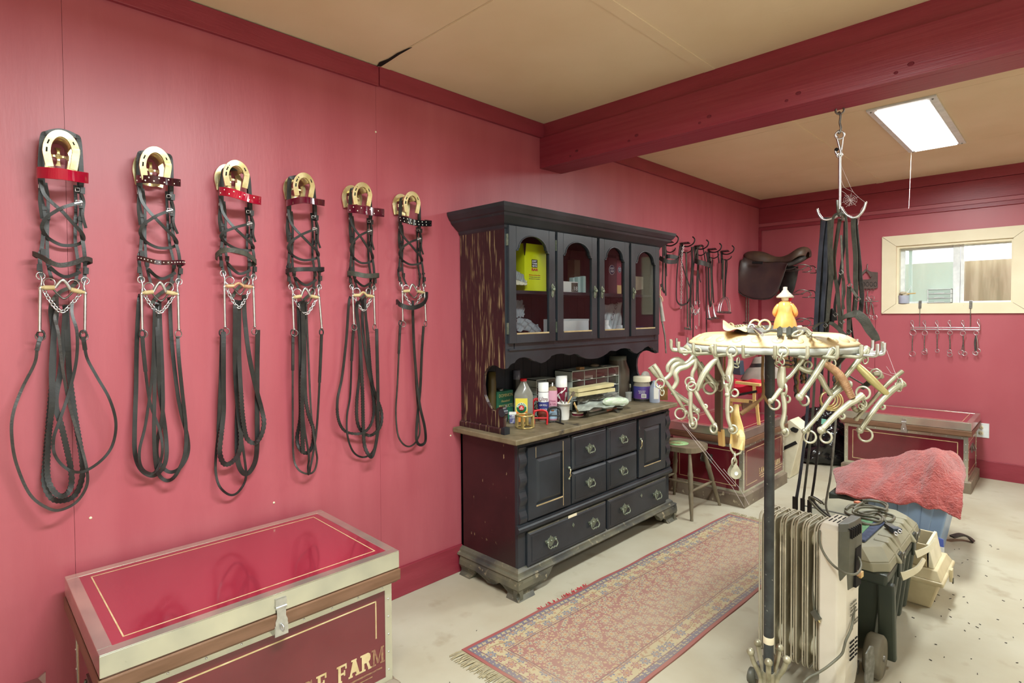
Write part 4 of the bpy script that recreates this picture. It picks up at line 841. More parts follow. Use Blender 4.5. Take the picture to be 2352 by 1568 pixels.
bitthing('bit with a copper wrapped bar, front right of the rack', B, 1.68, [(520, 520), (600, 575), (690, 660), (755, 770), (815, 890)], [[(600, 380), (550, 450), (500, 530), (400, 690), (260, 885)], [(930, 860), (850, 920), (780, 960), (640, 1080), (490, 1235)]], [(310, 920, 52, .6), (933, 840, 66), (540, 1308, 58, .4), (710, 1087, 27), (605, 400, 40)], mc=copper, mr=.0105, sr=.0095, chains=[[(930, 880), (945, 950), (925, 1000), (905, 960)], [(590, 430), (610, 500), (625, 550)]])
bitthing('bit with a long straight brassy bar at the right end of the rack', B, 1.72, [(870, 545), (950, 625), (1060, 735), (1185, 850)], [[(985, 355), (930, 430), (880, 500), (800, 600), (700, 720), (600, 830)], [(1370, 740), (1270, 790), (1170, 880), (1060, 1010), (900, 1235)]], [(958, 1285, 66), (1140, 990, 22), (1325, 745, 50, 1.1), (945, 400, 42)], mr=.0115, sr=.0085, mc=mat('brassy_bar', 'cfc58e', 'bfb37a', .35, metal=.6, ns=20), chains=[[(925, 420), (960, 480), (945, 520)], [(1290, 760), (1310, 800)]])
bitthing('long straight dull shank bit behind the brassy bar', B, 1.95, [(1040, 640), (1100, 640), (1140, 680)], [[(1350, 610), (1240, 700), (1140, 800), (1000, 960), (860, 1115)], [(960, 940), (880, 1030), (840, 1000)]], [(1070, 640, 52), (870, 990, 50, .5)], mt=dustst2)
# leather piece with pulley, left front
t = thing('strap_with_pulley', 'pale tan leather strap with a small pulley hanging left of the black pipe', 'strap', D(1690, 950, 1.74))
d_ = 1.74
m = MB().rib(spl([D(*A(975, 960), d_), D(*A(965, 1080), d_), D(*A(985, 1250), d_), D(*A(970, 1430), d_)], 5), [.014+.034*min(1, i/9) for i in range(16)], .004, mat('tan_strap_leather', 'd9c690', 'c0a058', .6, ns=14), (-.3, -1, 0)); m.build('leather_strap', t, bevel=.001)
m = MB().rib(spl([D(*A(1000, 1250), d_-.01), D(*A(1030, 1300), d_-.02), D(*A(1020, 1440), d_-.01)], 4), .020, .004, MATS['tan_strap_leather'], (.4, -1, 0)); m.build('strap_flap', t)
MB().tube([D(*A(a, b), d_) for a, b in ((910, 1380), (915, 1430), (940, 1475), (975, 1495), (1015, 1475), (1035, 1430), (1035, 1380))], .0035, dustst, 8).build('metal_loop', t)
MB().chain([D(1687, 1044, d_), D(1686, 1066, d_)], .026, .0026, dustst).build('chain', t)
Mx = frame(D(1687, 1083, d_), RT, UP, -fw); m = MB(Mx)
for zz in (-.012, .009): m.prism([(0, .030)]+[(.017*math.cos(a), .017*math.sin(a)-.003) for a in [.5-i*.41 for i in range(11)]], zz, zz+.003, dustst2)
m.lathe([(.006, -.014), (.006, .014)], (0, -.002, 0), steel, 12); m.build('pulley', t)
# brown wooden tool, brown cord
t = thing('hanging_tool', 'long brown flat tool with a pale wooden end, hanging left of the pipe', 'tool', D(1650, 905, 2.2))
p0, p1 = D(1651, 800, 2.2), D(1651, 990, 2.2)
m = MB().rib([p0, p1], .034, .012, mat('brown_tool', '6a5c48', '52453a', .5, ns=4, stretch=(8, 8, 1)), (-.4, -1, 0)); m.build('shaft', t, bevel=.002)
MB().rib([D(1656, 985, 2.19), D(1658, 1024, 2.19)], .028, .012, pale, (-.4, -1, 0)).build('wooden_end', t, bevel=.003)
m = MB().tube(spl([D(*A(1235, 385), 1.85), D(*A(1255, 440), 1.85), D(*A(1250, 650), 1.85), D(*A(1258, 860), 1.85), D(*A(1180, 950), 1.85), D(*A(1020, 1065), 1.85)], 5), [.004]*6+[.0045]*6+[.005]*8+[.0075]*6, mat('brown_cord', '7a5a38', '8c6a44', .8, ns=40), 8)
m.tube(spl([D(*A(1258, 860), 1.85), D(*A(1300, 930), 1.87), D(*A(1350, 1000), 1.9)], 4), .005, MATS['brown_cord'], 8)
m.build('knotted_twine', label='knotted brown leather cord hanging in front of the folding chair', cat='cord')
m = MB().tube(spl([D(*A(855, 410), 2.0), D(*A(850, 560), 2.0), D(*A(858, 650), 2.0)], 4), .004, MATS['brown_cord'], 8).build('knotted_twine', label='short tan cord hanging beside the tangled bit', cat='cord')
for (x, y0, y1, dd, n_, lb) in ((228, 395, 880, 2.2, 2, 'long brown braided strap under the rack, right of the black pipe'), (305, 395, 735, 2.2, 3, 'short dark braided strap beside the long brown one'), (640, 370, 760, 2.2, 2, 'brown braided strap under the right of the rack')):
    m = MB()
    for k in range(n_):
        xo = x+(k-(n_-1)/2)*22; pts = [D(*B(xo+6*math.sin(j*1.3+k), y0+(y1-y0)*j/22), dd+.004*math.sin(j*1.6+k*2)) for j in range(23)]
        m.tube(pts, [.0062 if j % 2 else .0044 for j in range(23)], MATS['brown_cord'] if k % 2 else leatherb, 6)
    m.build('braided_strap', label=lb, cat='strap')
m = MB()
for k in range(4): m.ring(D(*B(560+12*k, 905+5*k), 2.35), .030+.004*k, .0035, brassd, (fw.x+.2*k, fw.y, 0), 20)
m.rib(spl([D(*B(575, 350), 2.15), D(*B(570, 600), 2.25), D(*B(566, 800), 2.33), D(*B(562, 870), 2.35)], 5), .008, .003, leatherb, (-.3, -1, 0))
m.build('ring_bundle', label='bundle of thin brassy rings hanging low at the right under the rack', cat='rings')
m = MB()
for k in range(5): m.rib(spl([D(*B(100, 470+22*k), 2.3), D(*B(150, 478+22*k+6*(k % 2)), 2.28), D(*B(205, 470+24*k), 2.3)], 4), .010, .003, leatherb if k % 2 else MATS['brown_cord'], (-.3, -1, 0))
m.tube([D(*B(150, 372), 2.2), D(*B(150, 480), 2.28)], .003, leatherb, 6)
m.build('folded_straps', label='folded stack of thin brown straps under the rack beside the pipe', cat='straps')
m = MB().rib(spl([D(*B(840, 395), 1.98), D(*B(760, 430), 2.0), D(*B(690, 500), 2.0), D(*B(640, 560), 2.0)], 5), .020, .003, leatherg, (-.2, -.6, .7)); m.build('short_strap', label='short dusty grey strap sloping under the right hooks', cat='strap')
m = MB().rib(spl([D(*B(850, 400), 1.9), D(*B(862, 470), 1.9)], 5), .020, .012, MATS['cream_casing'], (-.2, -1, .0)); m.rib(spl([D(*B(770, 650), 1.95), D(*B(850, 700), 1.95), D(*B(930, 745), 1.95)], 4), .012, .004, leatherg, (0, -.3, 1)).rib(spl([D(*B(1050, 690), 1.95), D(*B(960, 760), 1.95), D(*B(910, 790), 1.95)], 4), .024, .004, leatherg, (0, -.3, 1)).build('spur_strap', label='dusty olive spur strap behind the brassy bar bit', cat='strap')
# ---- on the tray
zt = ZR+.044
E5 = ZM(1660, 540, 5.88)
def tz(x, y): return P(*E5(x, y), z=zt)
t = thing('figurine', 'small orange robed ceramic figurine in a grey pointed hat seen from behind on the tray', 'figurine', D(1803, 754, 2.03))
fb = V((D(1803, 757, 2.03).x, D(1803, 757, 2.03).y, zt)); orange = mat('glazed_orange_robe', 'e8a860', 'd08a3c', .3, ns=14, coat=.4, lo=.4, hi=.7)
M = MX.Translation(fb) @ MX.Rotation(.25, 4, 'Z') @ MX.Scale(.9, 4)
robe = [(.0001, 0), (.042, 0), (.044, .010), (.039, .035), (.032, .060), (.026, .076), (.027, .088), (.028, .100), (.025, .112), (.018, .120), (.010, .124), (.0001, .126)]
m = MB(M); n = 28; vs = []
for i, (r, z) in enumerate(robe): vs += [(r*(1+.07*math.sin(5*a+z*60)*(1-z/.13)+.05*math.sin(9*a-z*90))*math.cos(a)*1.05, r*(1+.06*math.sin(6*a+z*50))*math.sin(a)*.85, z) for a in [2*PI*j/n for j in range(n)]]
m.add(vs, [(i*n+j, i*n+(j+1) % n, (i+1)*n+(j+1) % n, (i+1)*n+j) for i in range(len(robe)-1) for j in range(n)], orange, True)
for s in (1, -1):
    m.tube(spl([(s*.022, 0, .108), (s*.033, -.002, .09), (s*.038, .004, .072), (s*.032, .022, .064)], 4), [.008, .009, .0095, .010, .010, .010, .010, .010, .0095, .009, .009, .009, .008], orange, 10)
m.build('robe', t, sub=1)
m = MB(M).ball((0, 0, .132), .014, MATS['cream_casing'], 12).ball((.018, .002, .130), .008, redcl, 8); m.build('head', t)
greyhat = mat('grey_glaze_hat', 'b9b2a6', '98948c', .3, ns=12)
MB(M).lathe([(.001, .134), (.031, .135), (.033, .140), (.022, .150), (.014, .158), (.011, .164), (.008, .166), (.008, .178), (.0001, .179)], (0, 0, 0), greyhat, 20).build('hat', t)
MB(M).ball((.052, .0, .018), .009, greyhat, 10, (1.3, 1, .9)).ball((.035, -.01, .012), .01, mat('teal_glaze', '7fae9c'), 10).build('base_ornament', t)
# heap of straps & bits on tray
t = thing('leather_halter', 'dusty grey leather halter piled on the tan tray top', 'halter', tz(500, 1330))
m = MB().rib(spl([tz(200, 1300)+V((0, 0, .006)), tz(330, 1330)+V((0, 0, .010)), tz(520, 1345)+V((0, 0, .012)), tz(700, 1340)+V((0, 0, .012)), tz(850, 1340)+V((0, 0, .012)), tz(1000, 1350)+V((0, 0, .008))], 5), .026, .006, leatherf, (-.2, -.6, .8)); m.build('strap', t)
m = MB().rib(spl([tz(330, 1290)+V((0, 0, .01)), tz(520, 1290)+V((0, 0, .012)), tz(700, 1290)+V((0, 0, .012)), tz(900, 1290)+V((0, 0, .010)), tz(1100, 1340)+V((0, 0, .01))], 5), .022, .005, leatherf, (-.1, -.7, .7)); m.build('strap', t)
for x in (770, 895, 965): MB().rib([tz(x, 1355)+V((0, 0, -.002)), tz(x, 1350)+V((0, 0, .022))], .012, .010, leatherg, (-.3, -1, 0)).build('keeper', t)
MB().ring(tz(1010, 1370)+V((0, 0, .009)), .014, .0035, dustst2, (-.3, -.6, 1), 14).build('buckle', t)
t = thing('cream_leather_scrap', 'curled cream leather piece at the left of the heap on the tray', 'leather piece', tz(100, 1330))
g = []
for i in range(9):
    for j in range(5):
        a = tz(0+42*i, 1275+18*j); a.z = zt+.006+-.002+.026*max(0, 1-i/2.2)*(1-j/6)+.010*math.sin(i*.9+j)*.6+.01; g.append(a)
MB().add(g, [(i*5+j, i*5+j+1, i*5+5+j+1, i*5+5+j) for i in range(8) for j in range(4)], mat('cream_hide', 'e6d5ac', 'd2bb88', .7, ns=20), True).build('leather_sheet', t, solid=.004, sub=1)
for k, (x, y, R) in enumerate(((435, 1250, .0205), (565, 1240, .0200))):
    p = tz(x, 1300); p.z = zt+.022; MB().ring(p, R, .0038, mat('cream_ring%d' % k, 'ddd0a8', rough=.4) if 0 else MATS['cream_hide'], (fw.x+.3*k-.15, fw.y, .1), 24, 8).build('tack_ring', label=('left' if k == 0 else 'right')+' one of two cream rings standing on the tray beside the figurine', cat='ring')
p = tz(380, 1330); m = MB().tube(spl([tz(372, 1310)+V((0, 0, .018)), tz(430, 1340)+V((0, 0, .018)), tz(535, 1385)+V((0, 0, .008))], 4), .0048, steel, 8).ring(tz(385, 1320)+V((0, 0, .02)), .010, .004, steel, (.3, -1, .4), 12).build('snap_hook', label='shiny steel snap with a straight bar lying over the halter on the tray', cat='snap')
m = MB().chain([tz(160, 1280)+V((0, 0, .012)), tz(260, 1290)+V((0, 0, .018)), tz(420, 1300)+V((0, 0, .018)), tz(560, 1310)+V((0, 0, .016))], .020, .0026, dustst).build('curb_chain', label='steel curb chain lying on top of the heap on the tray', cat='chain')
m = MB().chain([tz(1020, 1300)+V((0, 0, .008)), tz(1100, 1310)+V((0, 0, .01)), tz(1180, 1370)+V((0, 0, .005))], .022, .0032, dustst2).build('link_chain', label='dull link chain at the right end of the heap on the tray', cat='chain')
m = MB().tube(spl([tz(60, 1270)+V((0, 0, .006)), tz(95, 1255)+V((0, 0, .02)), tz(130, 1262)+V((0, 0, .02)), tz(170, 1280)+V((0, 0, .006))], 4), .004, MATS['cream_hide'], 8); m.build('rope_loop', label='small cream cord loops at the back left of the tray', cat='cord')
m = MB().prism([(0, 0), (.06, -.03), (.10, .01), (.04, .04)], 0, .003, MATS['white_vinyl'], at(MX.Identity(4), *(tz(1150, 1350)))); m.build('paper_card', label='thin white card lying flat at the right of the tray', cat='card')
# ---- small hanging black straps trailing off the tray's right rear (noseband resting on hooks) belong to the harness below
# ------------------------------------------------------------------ ceiling tack hook and harness
H1 = ZM(1850, 460, 8.7095); H2 = ZM(1850, 620, 8.7095); YH = 2.93
def h1(x, y, o=0): return P(*H1(x, y), y=YH+o)
def h2(x, y, o=0): return P(*H2(x, y), y=YH+o)
G = ZM(1850, 230, 5.06)
def hg(x, y, o=0): return P(*G(x, y), y=YH+o)
MB().ring(hg(398, 118), .017, .004, steeld, (.3, -1, 0), 16).tube([hg(398, 85), hg(398, 40)], .0035, steeld, 8).build('eye_screw', label='dull eye screw in the underside of the red beam', cat='eye screw')
MB().tube(spl([hg(380, 170), hg(392, 140), hg(408, 180), hg(400, 260), hg(412, 330), hg(392, 385), hg(382, 350)], 5), .0048, steeld, 8).build('s_hook', label='dull metal S hook hanging from the eye screw', cat='hook')
t = thing('snap_clip', 'silver spring snap hanging between the S hook and the tack hook', 'clip', hg(395, 500))
MB().ring(hg(398, 405), .018, .004, steel, (.4, -1, 0), 16).build('swivel_ring', t)
MB().tube(spl([hg(365, 420), hg(385, 500), hg(400, 560), hg(412, 620), hg(385, 640), hg(355, 610), hg(350, 580)], 5), .0055, steel, 8).tube([hg(440, 430), hg(430, 520), hg(415, 600)], .0025, steel, 6).ball(hg(360, 575), .009, dark, 8).build('clip_body', t)
t = thing('tack_hook', 'bright steel four-armed tack cleaning hook hanging from the beam, draped with black straps', 'hook', hg(400, 900))
MB().tube([hg(400, 655), hg(400, 1290)], .0062, steel, 10).ring(hg(396, 640), .010, .004, steel, (.3, -1, 0), 12).build('stem', t)
a1 = [h1(240, 185), h1(275, 290), h1(340, 370), h1(430, 390), h1(540, 360), h1(640, 300), h1(700, 200)]
a2 = [h1(1205, 50), h1(1160, 190), h1(1060, 310), h1(950, 350), h1(850, 310), h1(770, 230), h1(715, 130)]
for a in (a1, a2): MB().tube(spl(a, 5), .0062, steel, 10).ball(a[0], .0068, steel, 8).build('arm', t)
MB().tube(spl([h1(640, 0, -.10), h1(645, 150, -.10), h1(665, 280, -.07), h1(690, 300, -.03), h1(700, 180, 0)], 5), .006, steeld, 10).build('arm', t)
MB().tube(spl([h1(700, 180, 0), h1(720, 300, .05), h1(750, 385, .09), h1(765, 350, .11)], 5), .006, steeld, 10).build('arm', t)
hn = thing('harness_straps', 'thick bundle of long blue-black leather straps on the left arm of the tack hook', 'straps', h1(400, 380))
def strap(par, pts, w_, mt, nrm=(-.35, -.93, 0), name='strap', t_=.0035): return MB().rib(spl(pts, 6), w_*.8, t_, mt, nrm).build(name, par)
for x0, x1, x2, w_, mt, o in ((375, 265, 200, .013, blueblk, 0), (440, 395, 320, .012, blueblk, .01), (350, 320, 250, .014, leather, .02), (490, 450, 400, .012, leather, .02), (480, 500, 430, .011, leatherg, .0), (400, 345, 360, .012, blueblk, .03)):
    strap(hn, [h1(x0, 345, o), h1((x0+x1)/2-10, 900, o), h1(x1, 1500, o), h2((x1+x2)/2, 600, o), h2(x2, 1250, o)], w_*2.0, mt)
# long trailing ends
for (a, b, c, d, w_, mt) in (((1862, 800), (1853, 960), (1838, 1090), (1825, 1168), .018, blueblk), ((1874, 800), (1866, 960), (1852, 1090), (1842, 1172), .014, leatherg), ((1890, 800), (1884, 960), (1872, 1090), (1858, 1176), .014, leather)):
    pts = [P(*q, y=YH+.0) for q in (a, b, c, d)]; strap(hn, pts, w_, mt, name='trailing_end')
    MB().rib([pts[-1]+V((.004, -.004, .06)), pts[-1]+V((.004, -.004, 0))], w_*1.4, .008, leather, (-.35, -.93, 0)).build('end_buckle', hn)
cb = thing('hanging_rope', 'thin grey-green rope hanging from the tack hook down behind the heater', 'cord', P(1916, 1000, y=YH))
MB().tube(spl([P(*q, y=YH) for q in ((1932, 540), (1936, 650), (1932, 800), (1924, 900), (1917, 1000), (1908, 1090), (1901, 1130), (1897, 1160), (1903, 1180), (1910, 1190))], 5), .005, MATS['faded_strap_leather'], 8).build('cord', cb)
h = thing('hanging_harness', 'black leather harness with buckled straps on the front of the tack hook', 'harness', h1(700, 330))
strap(h, [h1(545, 1500, -.04), h1(520, 1000, -.05), h1(535, 560, -.06), h1(560, 340, -.07), h1(640, 270, -.08), h1(740, 275, -.08), h1(810, 380, -.06), h1(825, 900, -.05), h1(850, 1450, -.04), h2(880, 260, -.04)], .014, leatherg, (-.35, -.93, 0))
strap(h, [h1(690, 370, -.02), h1(620, 800, 0), h1(570, 1200, 0), h1(600, 1560, 0), h2(640, 400, -.02), h2(680, 900, -.02), h2(700, 1250, 0)], .022, leatherg)
strap(h, [h1(790, 420, 0), h1(770, 900, 0), h1(700, 1450, 0), h2(690, 150, -.01), h2(640, 400, 0), h2(590, 700, 0), h2(600, 900, 0), h2(610, 1010, 0)], .015, leather)
strap(h, [h2(720, 60, -.02), h2(760, 200, -.02), h2(775, 450, -.02), h2(745, 620, -.02), h2(765, 780, -.02)], .014, leatherg)
strap(h, [h1(960, 330, 0), h1(960, 600, 0), h1(1000, 1100, 0), h1(1000, 1560, 0), h2(1010, 400, 0), h2(980, 800, 0), h2(950, 880, -.03)], .026, leatherg)
strap(h, [h1(990, 350, .02), h1(1040, 900, .02), h1(1080, 1300, .02), h2(1090, 100, .02), h2(1130, 500, .02), h2(1100, 880, .0)], .026, leatherb)
strap(h, [h2(870, 330, -.05), h2(860, 600, -.05), h2(870, 900, -.05), h2(860, 1300, -.05)], .022, leatherg)
strap(h, [h2(900, 400, -.03), h2(900, 900, -.03), h2(960, 1440, -.03)], .010, leather)
strap(h, [h2(880, 320, -.05), h2(950, 420, -.05), h2(1050, 570, -.05)], .012, leatherf)
strap(h, [h2(540, 100, 0), h2(490, 500, 0), h2(460, 850, 0), h2(420, 1030, -.03), h2(300, 1060, -.08), h2(180, 1140, -.12), h2(160, 1200, -.12), h2(240, 1250, -.08)], .017, leatherg, (-.2, -.8, .5))
strap(h, [h2(420, 1060, -.02), h2(530, 1070, -.02), h2(650, 1160, -.05), h2(760, 1280, -.08), h2(830, 1310, -.08)], .022, leatherg, (-.3, -.6, .7))
m = MB().rib(spl([h2(680, 1000, -.05), h2(790, 930, -.06), h2(930, 890, -.06), h2(1030, 880, -.06), h2(1170, 1000, -.06), h2(1280, 1180, -.06), h2(1380, 1320, -.06), h2(1430, 1420, -.06)], 6), [.020+.020*max(0, math.sin(PI*(i-6)/40)) for i in range(43)], .005, leatherg, (-.3, -.85, .35)); m.build('noseband', h, bevel=.001)
strap(h, [h2(500, 780, .03), h2(540, 900, .03), h2(520, 1050, .03)], .03, leather)
for x, y, zf in ((710, 50, h2), (880, 300, h2), (400, 1110, h2), (735, 1040, h2), (600, 890, h2), (870, 1230, h2), (1050, 580, h2)): MB().ring(zf(x, y, -.06), .011, .0026, steeld, (-.3, -1, .2), 4, 6).build('buckle', h)
# ------------------------------------------------------------------ oil-filled heater
t = thing('oil_heater', 'dusty upright oil filled radiator heater standing right behind the black pipe', 'heater', (1.70, 2.36, 0))
rz = math.radians(-4)
def fin_out(d, z0, z1, r=.03):
    pts = []
    for cx, cz, a0 in ((d-r, z1-r, 0), (r, z1-r, 90), (r, z0+r, 180), (d-r, z0+r, 270)):
        for i in range(5): a = math.radians(a0+i*22.5); pts.append((cx+r*math.cos(a), cz+r*math.sin(a)))
    return pts
FO = fin_out(.15, .085, .648); 
for k in range(6):
    x = 1.577+.0405*k; M = frame((x, 2.29, 0), (math.sin(-rz), math.cos(rz), 0), (0, 0, 1), (math.cos(rz), -math.sin(-rz), 0))
    m = MB(M); m.prism(FO, -.0016, .0016, radm)
    for s in (-.0088, .0088):
        lp = [V((a, b, s)) for a, b in FO]; m.tube(lp, .0032, radm, 6, closed=True)
    FI = [(a*.86+.0105, .366+(b-.366)*.94) for a, b in FO]; m.prism(FI, -.006, .006, radm)
    m.bx((.05, .628, -.004), (.085, .652, .004), MATS['white_vinyl']) if 0 else None
    m.build('fin', t)
for z, r in ((.575, .026), (.155, .034)):
    m = MB().tube([V((1.577, 2.37, z)), V((1.80, 2.352, z))], r, cream, 18); m.build('oil_pipe', t, label='pale connecting pipe')
# control housing
M = MX.Translation(V((1.794, 2.268, 0))) @ MX.Rotation(math.radians(-5), 4, 'Z')
m = MB(M); pf = [(0, 0), (.062, 0), (.086, .025), (.092, .075), (.092, .130), (0, .130)]   # plan
def loft(m, plan, zs, mt):
    n = len(plan); vs = []
    for z, s, oy in zs: vs += [(a*s, oy+b, z) for a, b in plan]
    fs = [(i*n+j, i*n+(j+1) % n, (i+1)*n+(j+1) % n, (i+1)*n+j) for i in range(len(zs)-1) for j in range(n)]+[tuple(range(n))[::-1], tuple(range((len(zs)-1)*n, len(zs)*n))]
    m.add(vs, fs, mt)
loft(m, pf, [(.055, .86, 0), (.12, .95, 0), (.62, .98, 0), (.652, .96, .004), (.668, .9, .02)], panelm); m.build('control_housing', t, bevel=.004, label='dusty white control housing')
m = MB(M); loft(m, [(.064, -.003), (.070, -.002), (.092, .024), (.098, .075), (.098, .134), (.060, .134)], [(.40, .80, .03), (.44, .93, .01), (.60, 1.0, 0), (.655, .99, .003), (.678, .88, .02)], greyp); m.build('handle_cover', t, bevel=.004, label='dark grey handle cover')
m = MB(M)
for i in range(6): m.bx((.080, .030+i*.016, .630), (.1005, .036+i*.016, .664), dark)
for i in range(4):
    for j in (0, 1): m.bx((.012+.014*i, .05+.05*j, .6675), (.016+.014*i, .085+.05*j, .6695), dark)
T(m.build('vent_slots', t), kind='stuff')
MB(M).bx((.090, .07, .44), (.0995, .12, .585), dark).build('grip_recess', t)
MB(M).bx((.094, .095, .47), (.108, .12, .49), pale).ball((.10, .085, .49), .012, MATS['copper_wrap'], 8).build('dial', t, label='orange control dial')
m = MB(M)
for i in range(5): m.bx((.088, .045, .175+.0155*i), (.0912, .085, .179+.0155*i), dark).bx((.088, .095, .175+.0155*i), (.0912, .115, .179+.0155*i), dark)
T(m.build('air_slots', t), kind='stuff')
ink = mat('grey_print', '6c6a60', rough=.6)
MT = M @ frame((.0915, .022, .285), (0, 1, 0), (0, 0, 1), (1, 0, 0))
MB(MT).tube([(.02, 0, 0), (.045, .0, 0), (.0325, .036, 0), (.02, 0, 0)], .0007, ink, 4).tube([(.034, .028, 0), (.030, .016, 0), (.035, .016, 0), (.032, .006, 0)], .0006, ink, 4).build('shock_symbol', t)
text('caution_text', t, 'CAUTION\nUse only on\n120V 60Hz\nDo not cover', at(MT, *(MT @ V((.015, .095, 0)))), .013, ink, fit=.075)
text('warning_text', t, 'RISK OF\nSHOCK', at(MT, *(MT @ V((.055, .024, 0)))), .011, ink, fit=.04)
for x in (1.60, 1.86):
    m = MB(); m.bx((x-.012, 2.20, .068), (x+.012, 2.50, .082), steeld); m.build('foot_bar', t)
    for y in (2.20, 2.50):
        MB().lathe([(.028, -.012), (.030, 0), (.024, .010), (.0001, .013)], (0, 0, 0), greyp, 16, M=frame((x-.022, y, .031), (0, 1, 0), (0, 0, 1), (1, 0, 0))).bx((x-.01, y-.01, .03), (x+.01, y+.01, .078), steeld).build('caster', t, label='grey plastic caster')
MB().prism([(0, 0), (.05, 0), (.062, .10), (.055, .165), (.035, .172), (.01, .15)], 0, .004, steeld, frame((1.925, 2.33, .055), (.30, .95, 0), (0, 0, 1), (1, -.2, 0))).build('cord_bracket', t, label='grey metal cord bracket', bevel=.002)
m = MB()
cz = lambda x, y: (1700+x/2.761, 1000+y/2.761)
def cd_(L): return spl([P(*cz(a, b), y=yy) for a, b, yy in L], 6)
m.tube(cd_([(505, 600, 2.26), (505, 680, 2.25), (540, 760, 2.24), (600, 830, 2.22), (680, 875, 2.20), (740, 875, 2.24), (767, 830, 2.30), (755, 780, 2.34), (720, 748, 2.36)]), .0042, cordm, 8)
m.tube(cd_([(720, 900, 2.40), (718, 1020, 2.38), (722, 1120, 2.34), (705, 1220, 2.30), (670, 1300, 2.27), (660, 1340, 2.26), (640, 1390, 2.25), (560, 1460, 2.21), (500, 1500, 2.19), (440, 1530, 2.17), (400, 1565, 2.15)]), .0046, cordm, 8); m.build('power_cord', t)
m = MB().tube(cd_([(515, 610, 2.33), (485, 700, 2.32), (470, 850, 2.31), (462, 1000, 2.29), (470, 1110, 2.28)]), .0042, cordm, 8); m.rib([P(*cz(462, 1110), y=2.27), P(*cz(500, 1170), y=2.26)], .020, .014, greyp, (0, -1, 0)).tube([P(*cz(496, 1168), y=2.26), P(*cz(505, 1185), y=2.26)], .003, brassd, 6); m.build('plug', t, label='grey plug hanging on its cord')
# ------------------------------------------------------------------ wheeled storage trunk
tx0, tx1, ty0, ty1 = 1.53, 1.915, 2.645, 3.29
t = thing('storage_tote', 'big dusty dark green wheeled plastic trunk behind the heater', 'trunk', ((tx0+tx1)/2, 2.95, 0))
m = MB(); m.hull4([(tx0+.03, ty0+.05, .03), (tx1-.04, ty0+.05, .03), (tx1-.04, ty1-.03, .03), (tx0+.03, ty1-.03, .03)], [(tx0, ty0, .37), (tx1, ty0, .37), (tx1, ty1, .37), (tx0, ty1, .37)], darkgreen)
for i in range(5):
    y = ty0+.10+i*.115
    m.hull4([(tx1-.045, y, .03), (tx1-.018, y+.01, .03), (tx1-.018, y+.045, .03), (tx1-.045, y+.055, .03)], [(tx1-.005, y, .36), (tx1+.020, y+.01, .36), (tx1+.020, y+.045, .36), (tx1-.005, y+.055, .36)], darkgreen)
for i in range(3):
    x = tx0+.09+i*.14; m.hull4([(x, ty0+.03, .03), (x+.06, ty0+.03, .03), (x+.06, ty0+.06, .03), (x, ty0+.06, .03)], [(x, ty0-.015, .36), (x+.06, ty0-.015, .36), (x+.06, ty0+.02, .36), (x, ty0+.02, .36)], darkgreen)
m.build('body', t, bevel=.008)
m = MB()
m.hull4([(tx0-.02, ty0-.03, .352), (tx1+.022, ty0-.03, .352), (tx1+.022, ty1+.02, .352), (tx0-.02, ty1+.02, .352)], [(tx0-.025, ty0-.035, .40), (tx1+.028, ty0-.035, .40), (tx1+.028, ty1+.025, .40), (tx0-.025, ty1+.025, .40)], darkgreen); m.build('rim', t, bevel=.012, seg=3)
m = MB()
def oct_(x0, y0, x1, y1, c, z): return [(x0+c, y0, z), (x1-c, y0, z), (x1, y0+c, z), (x1, y1-c, z), (x1-c, y1, z), (x0+c, y1, z), (x0, y1-c, z), (x0, y0+c, z)]
def frus(m, A, B, mt): n = len(A); m.add(A+B, [tuple(range(n))[::-1], tuple(range(n, 2*n))]+[(i, (i+1) % n, n+(i+1) % n, n+i) for i in range(n)], mt)
frus(m, oct_(tx0-.025, ty0-.035, tx1+.028, ty1+.025, .05, .40), oct_(tx0-.020, ty0-.03, tx1+.022, ty1+.02, .055, .435), rack)
frus(m, oct_(tx0-.020, ty0-.03, tx1+.022, ty1+.02, .055, .435), oct_(tx0+.01, ty0+.015, tx1-.015, ty1-.015, .06, .475), rack)
m.build('lid', t, bevel=.006, seg=3, label='dust-covered olive lid')
for y in (ty0+.13, ty0+.43):
    m = MB(); m.hull4([(tx1-.03, y, .40), (tx1+.045, y, .40), (tx1+.045, y+.028, .40), (tx1-.03, y+.028, .40)], [(tx1-.06, y, .478), (tx1-.005, y, .478), (tx1-.005, y+.028, .478), (tx1-.06, y+.028, .478)], rack)
    m.hull4([(tx1-.03, y+.075, .40), (tx1+.045, y+.075, .40), (tx1+.045, y+.10, .40), (tx1-.03, y+.10, .40)], [(tx1-.06, y+.075, .478), (tx1-.005, y+.075, .478), (tx1-.005, y+.10, .478), (tx1-.06, y+.10, .478)], rack)
    m.bx((tx1+.022, y+.028, .33), (tx1+.034, y+.075, .43), darkgreen); m.build('latch_housing', t, bevel=.005)
    m = MB().rib(spl([(tx1+.038, y+.03, .34), (tx1+.052, y+.045, .345), (tx1+.085, y+.085, .368), (tx1+.10, y+.13, .40)], 4), [.034-.0018*i for i in range(13)], .008, cream, (.75, -.5, .3)); m.tube(spl([(tx1+.036, y+.034, .40), (tx1+.042, y+.034, .43), (tx1+.042, y+.07, .43), (tx1+.036, y+.07, .38)], 3), .0028, steeld, 6).build('latch', t, label='pale latch lever standing open')
m = MB().bx((1.50, 3.02, .4752), (1.80, 3.035, .4765), darkgreen); m.build('lid_groove', t)
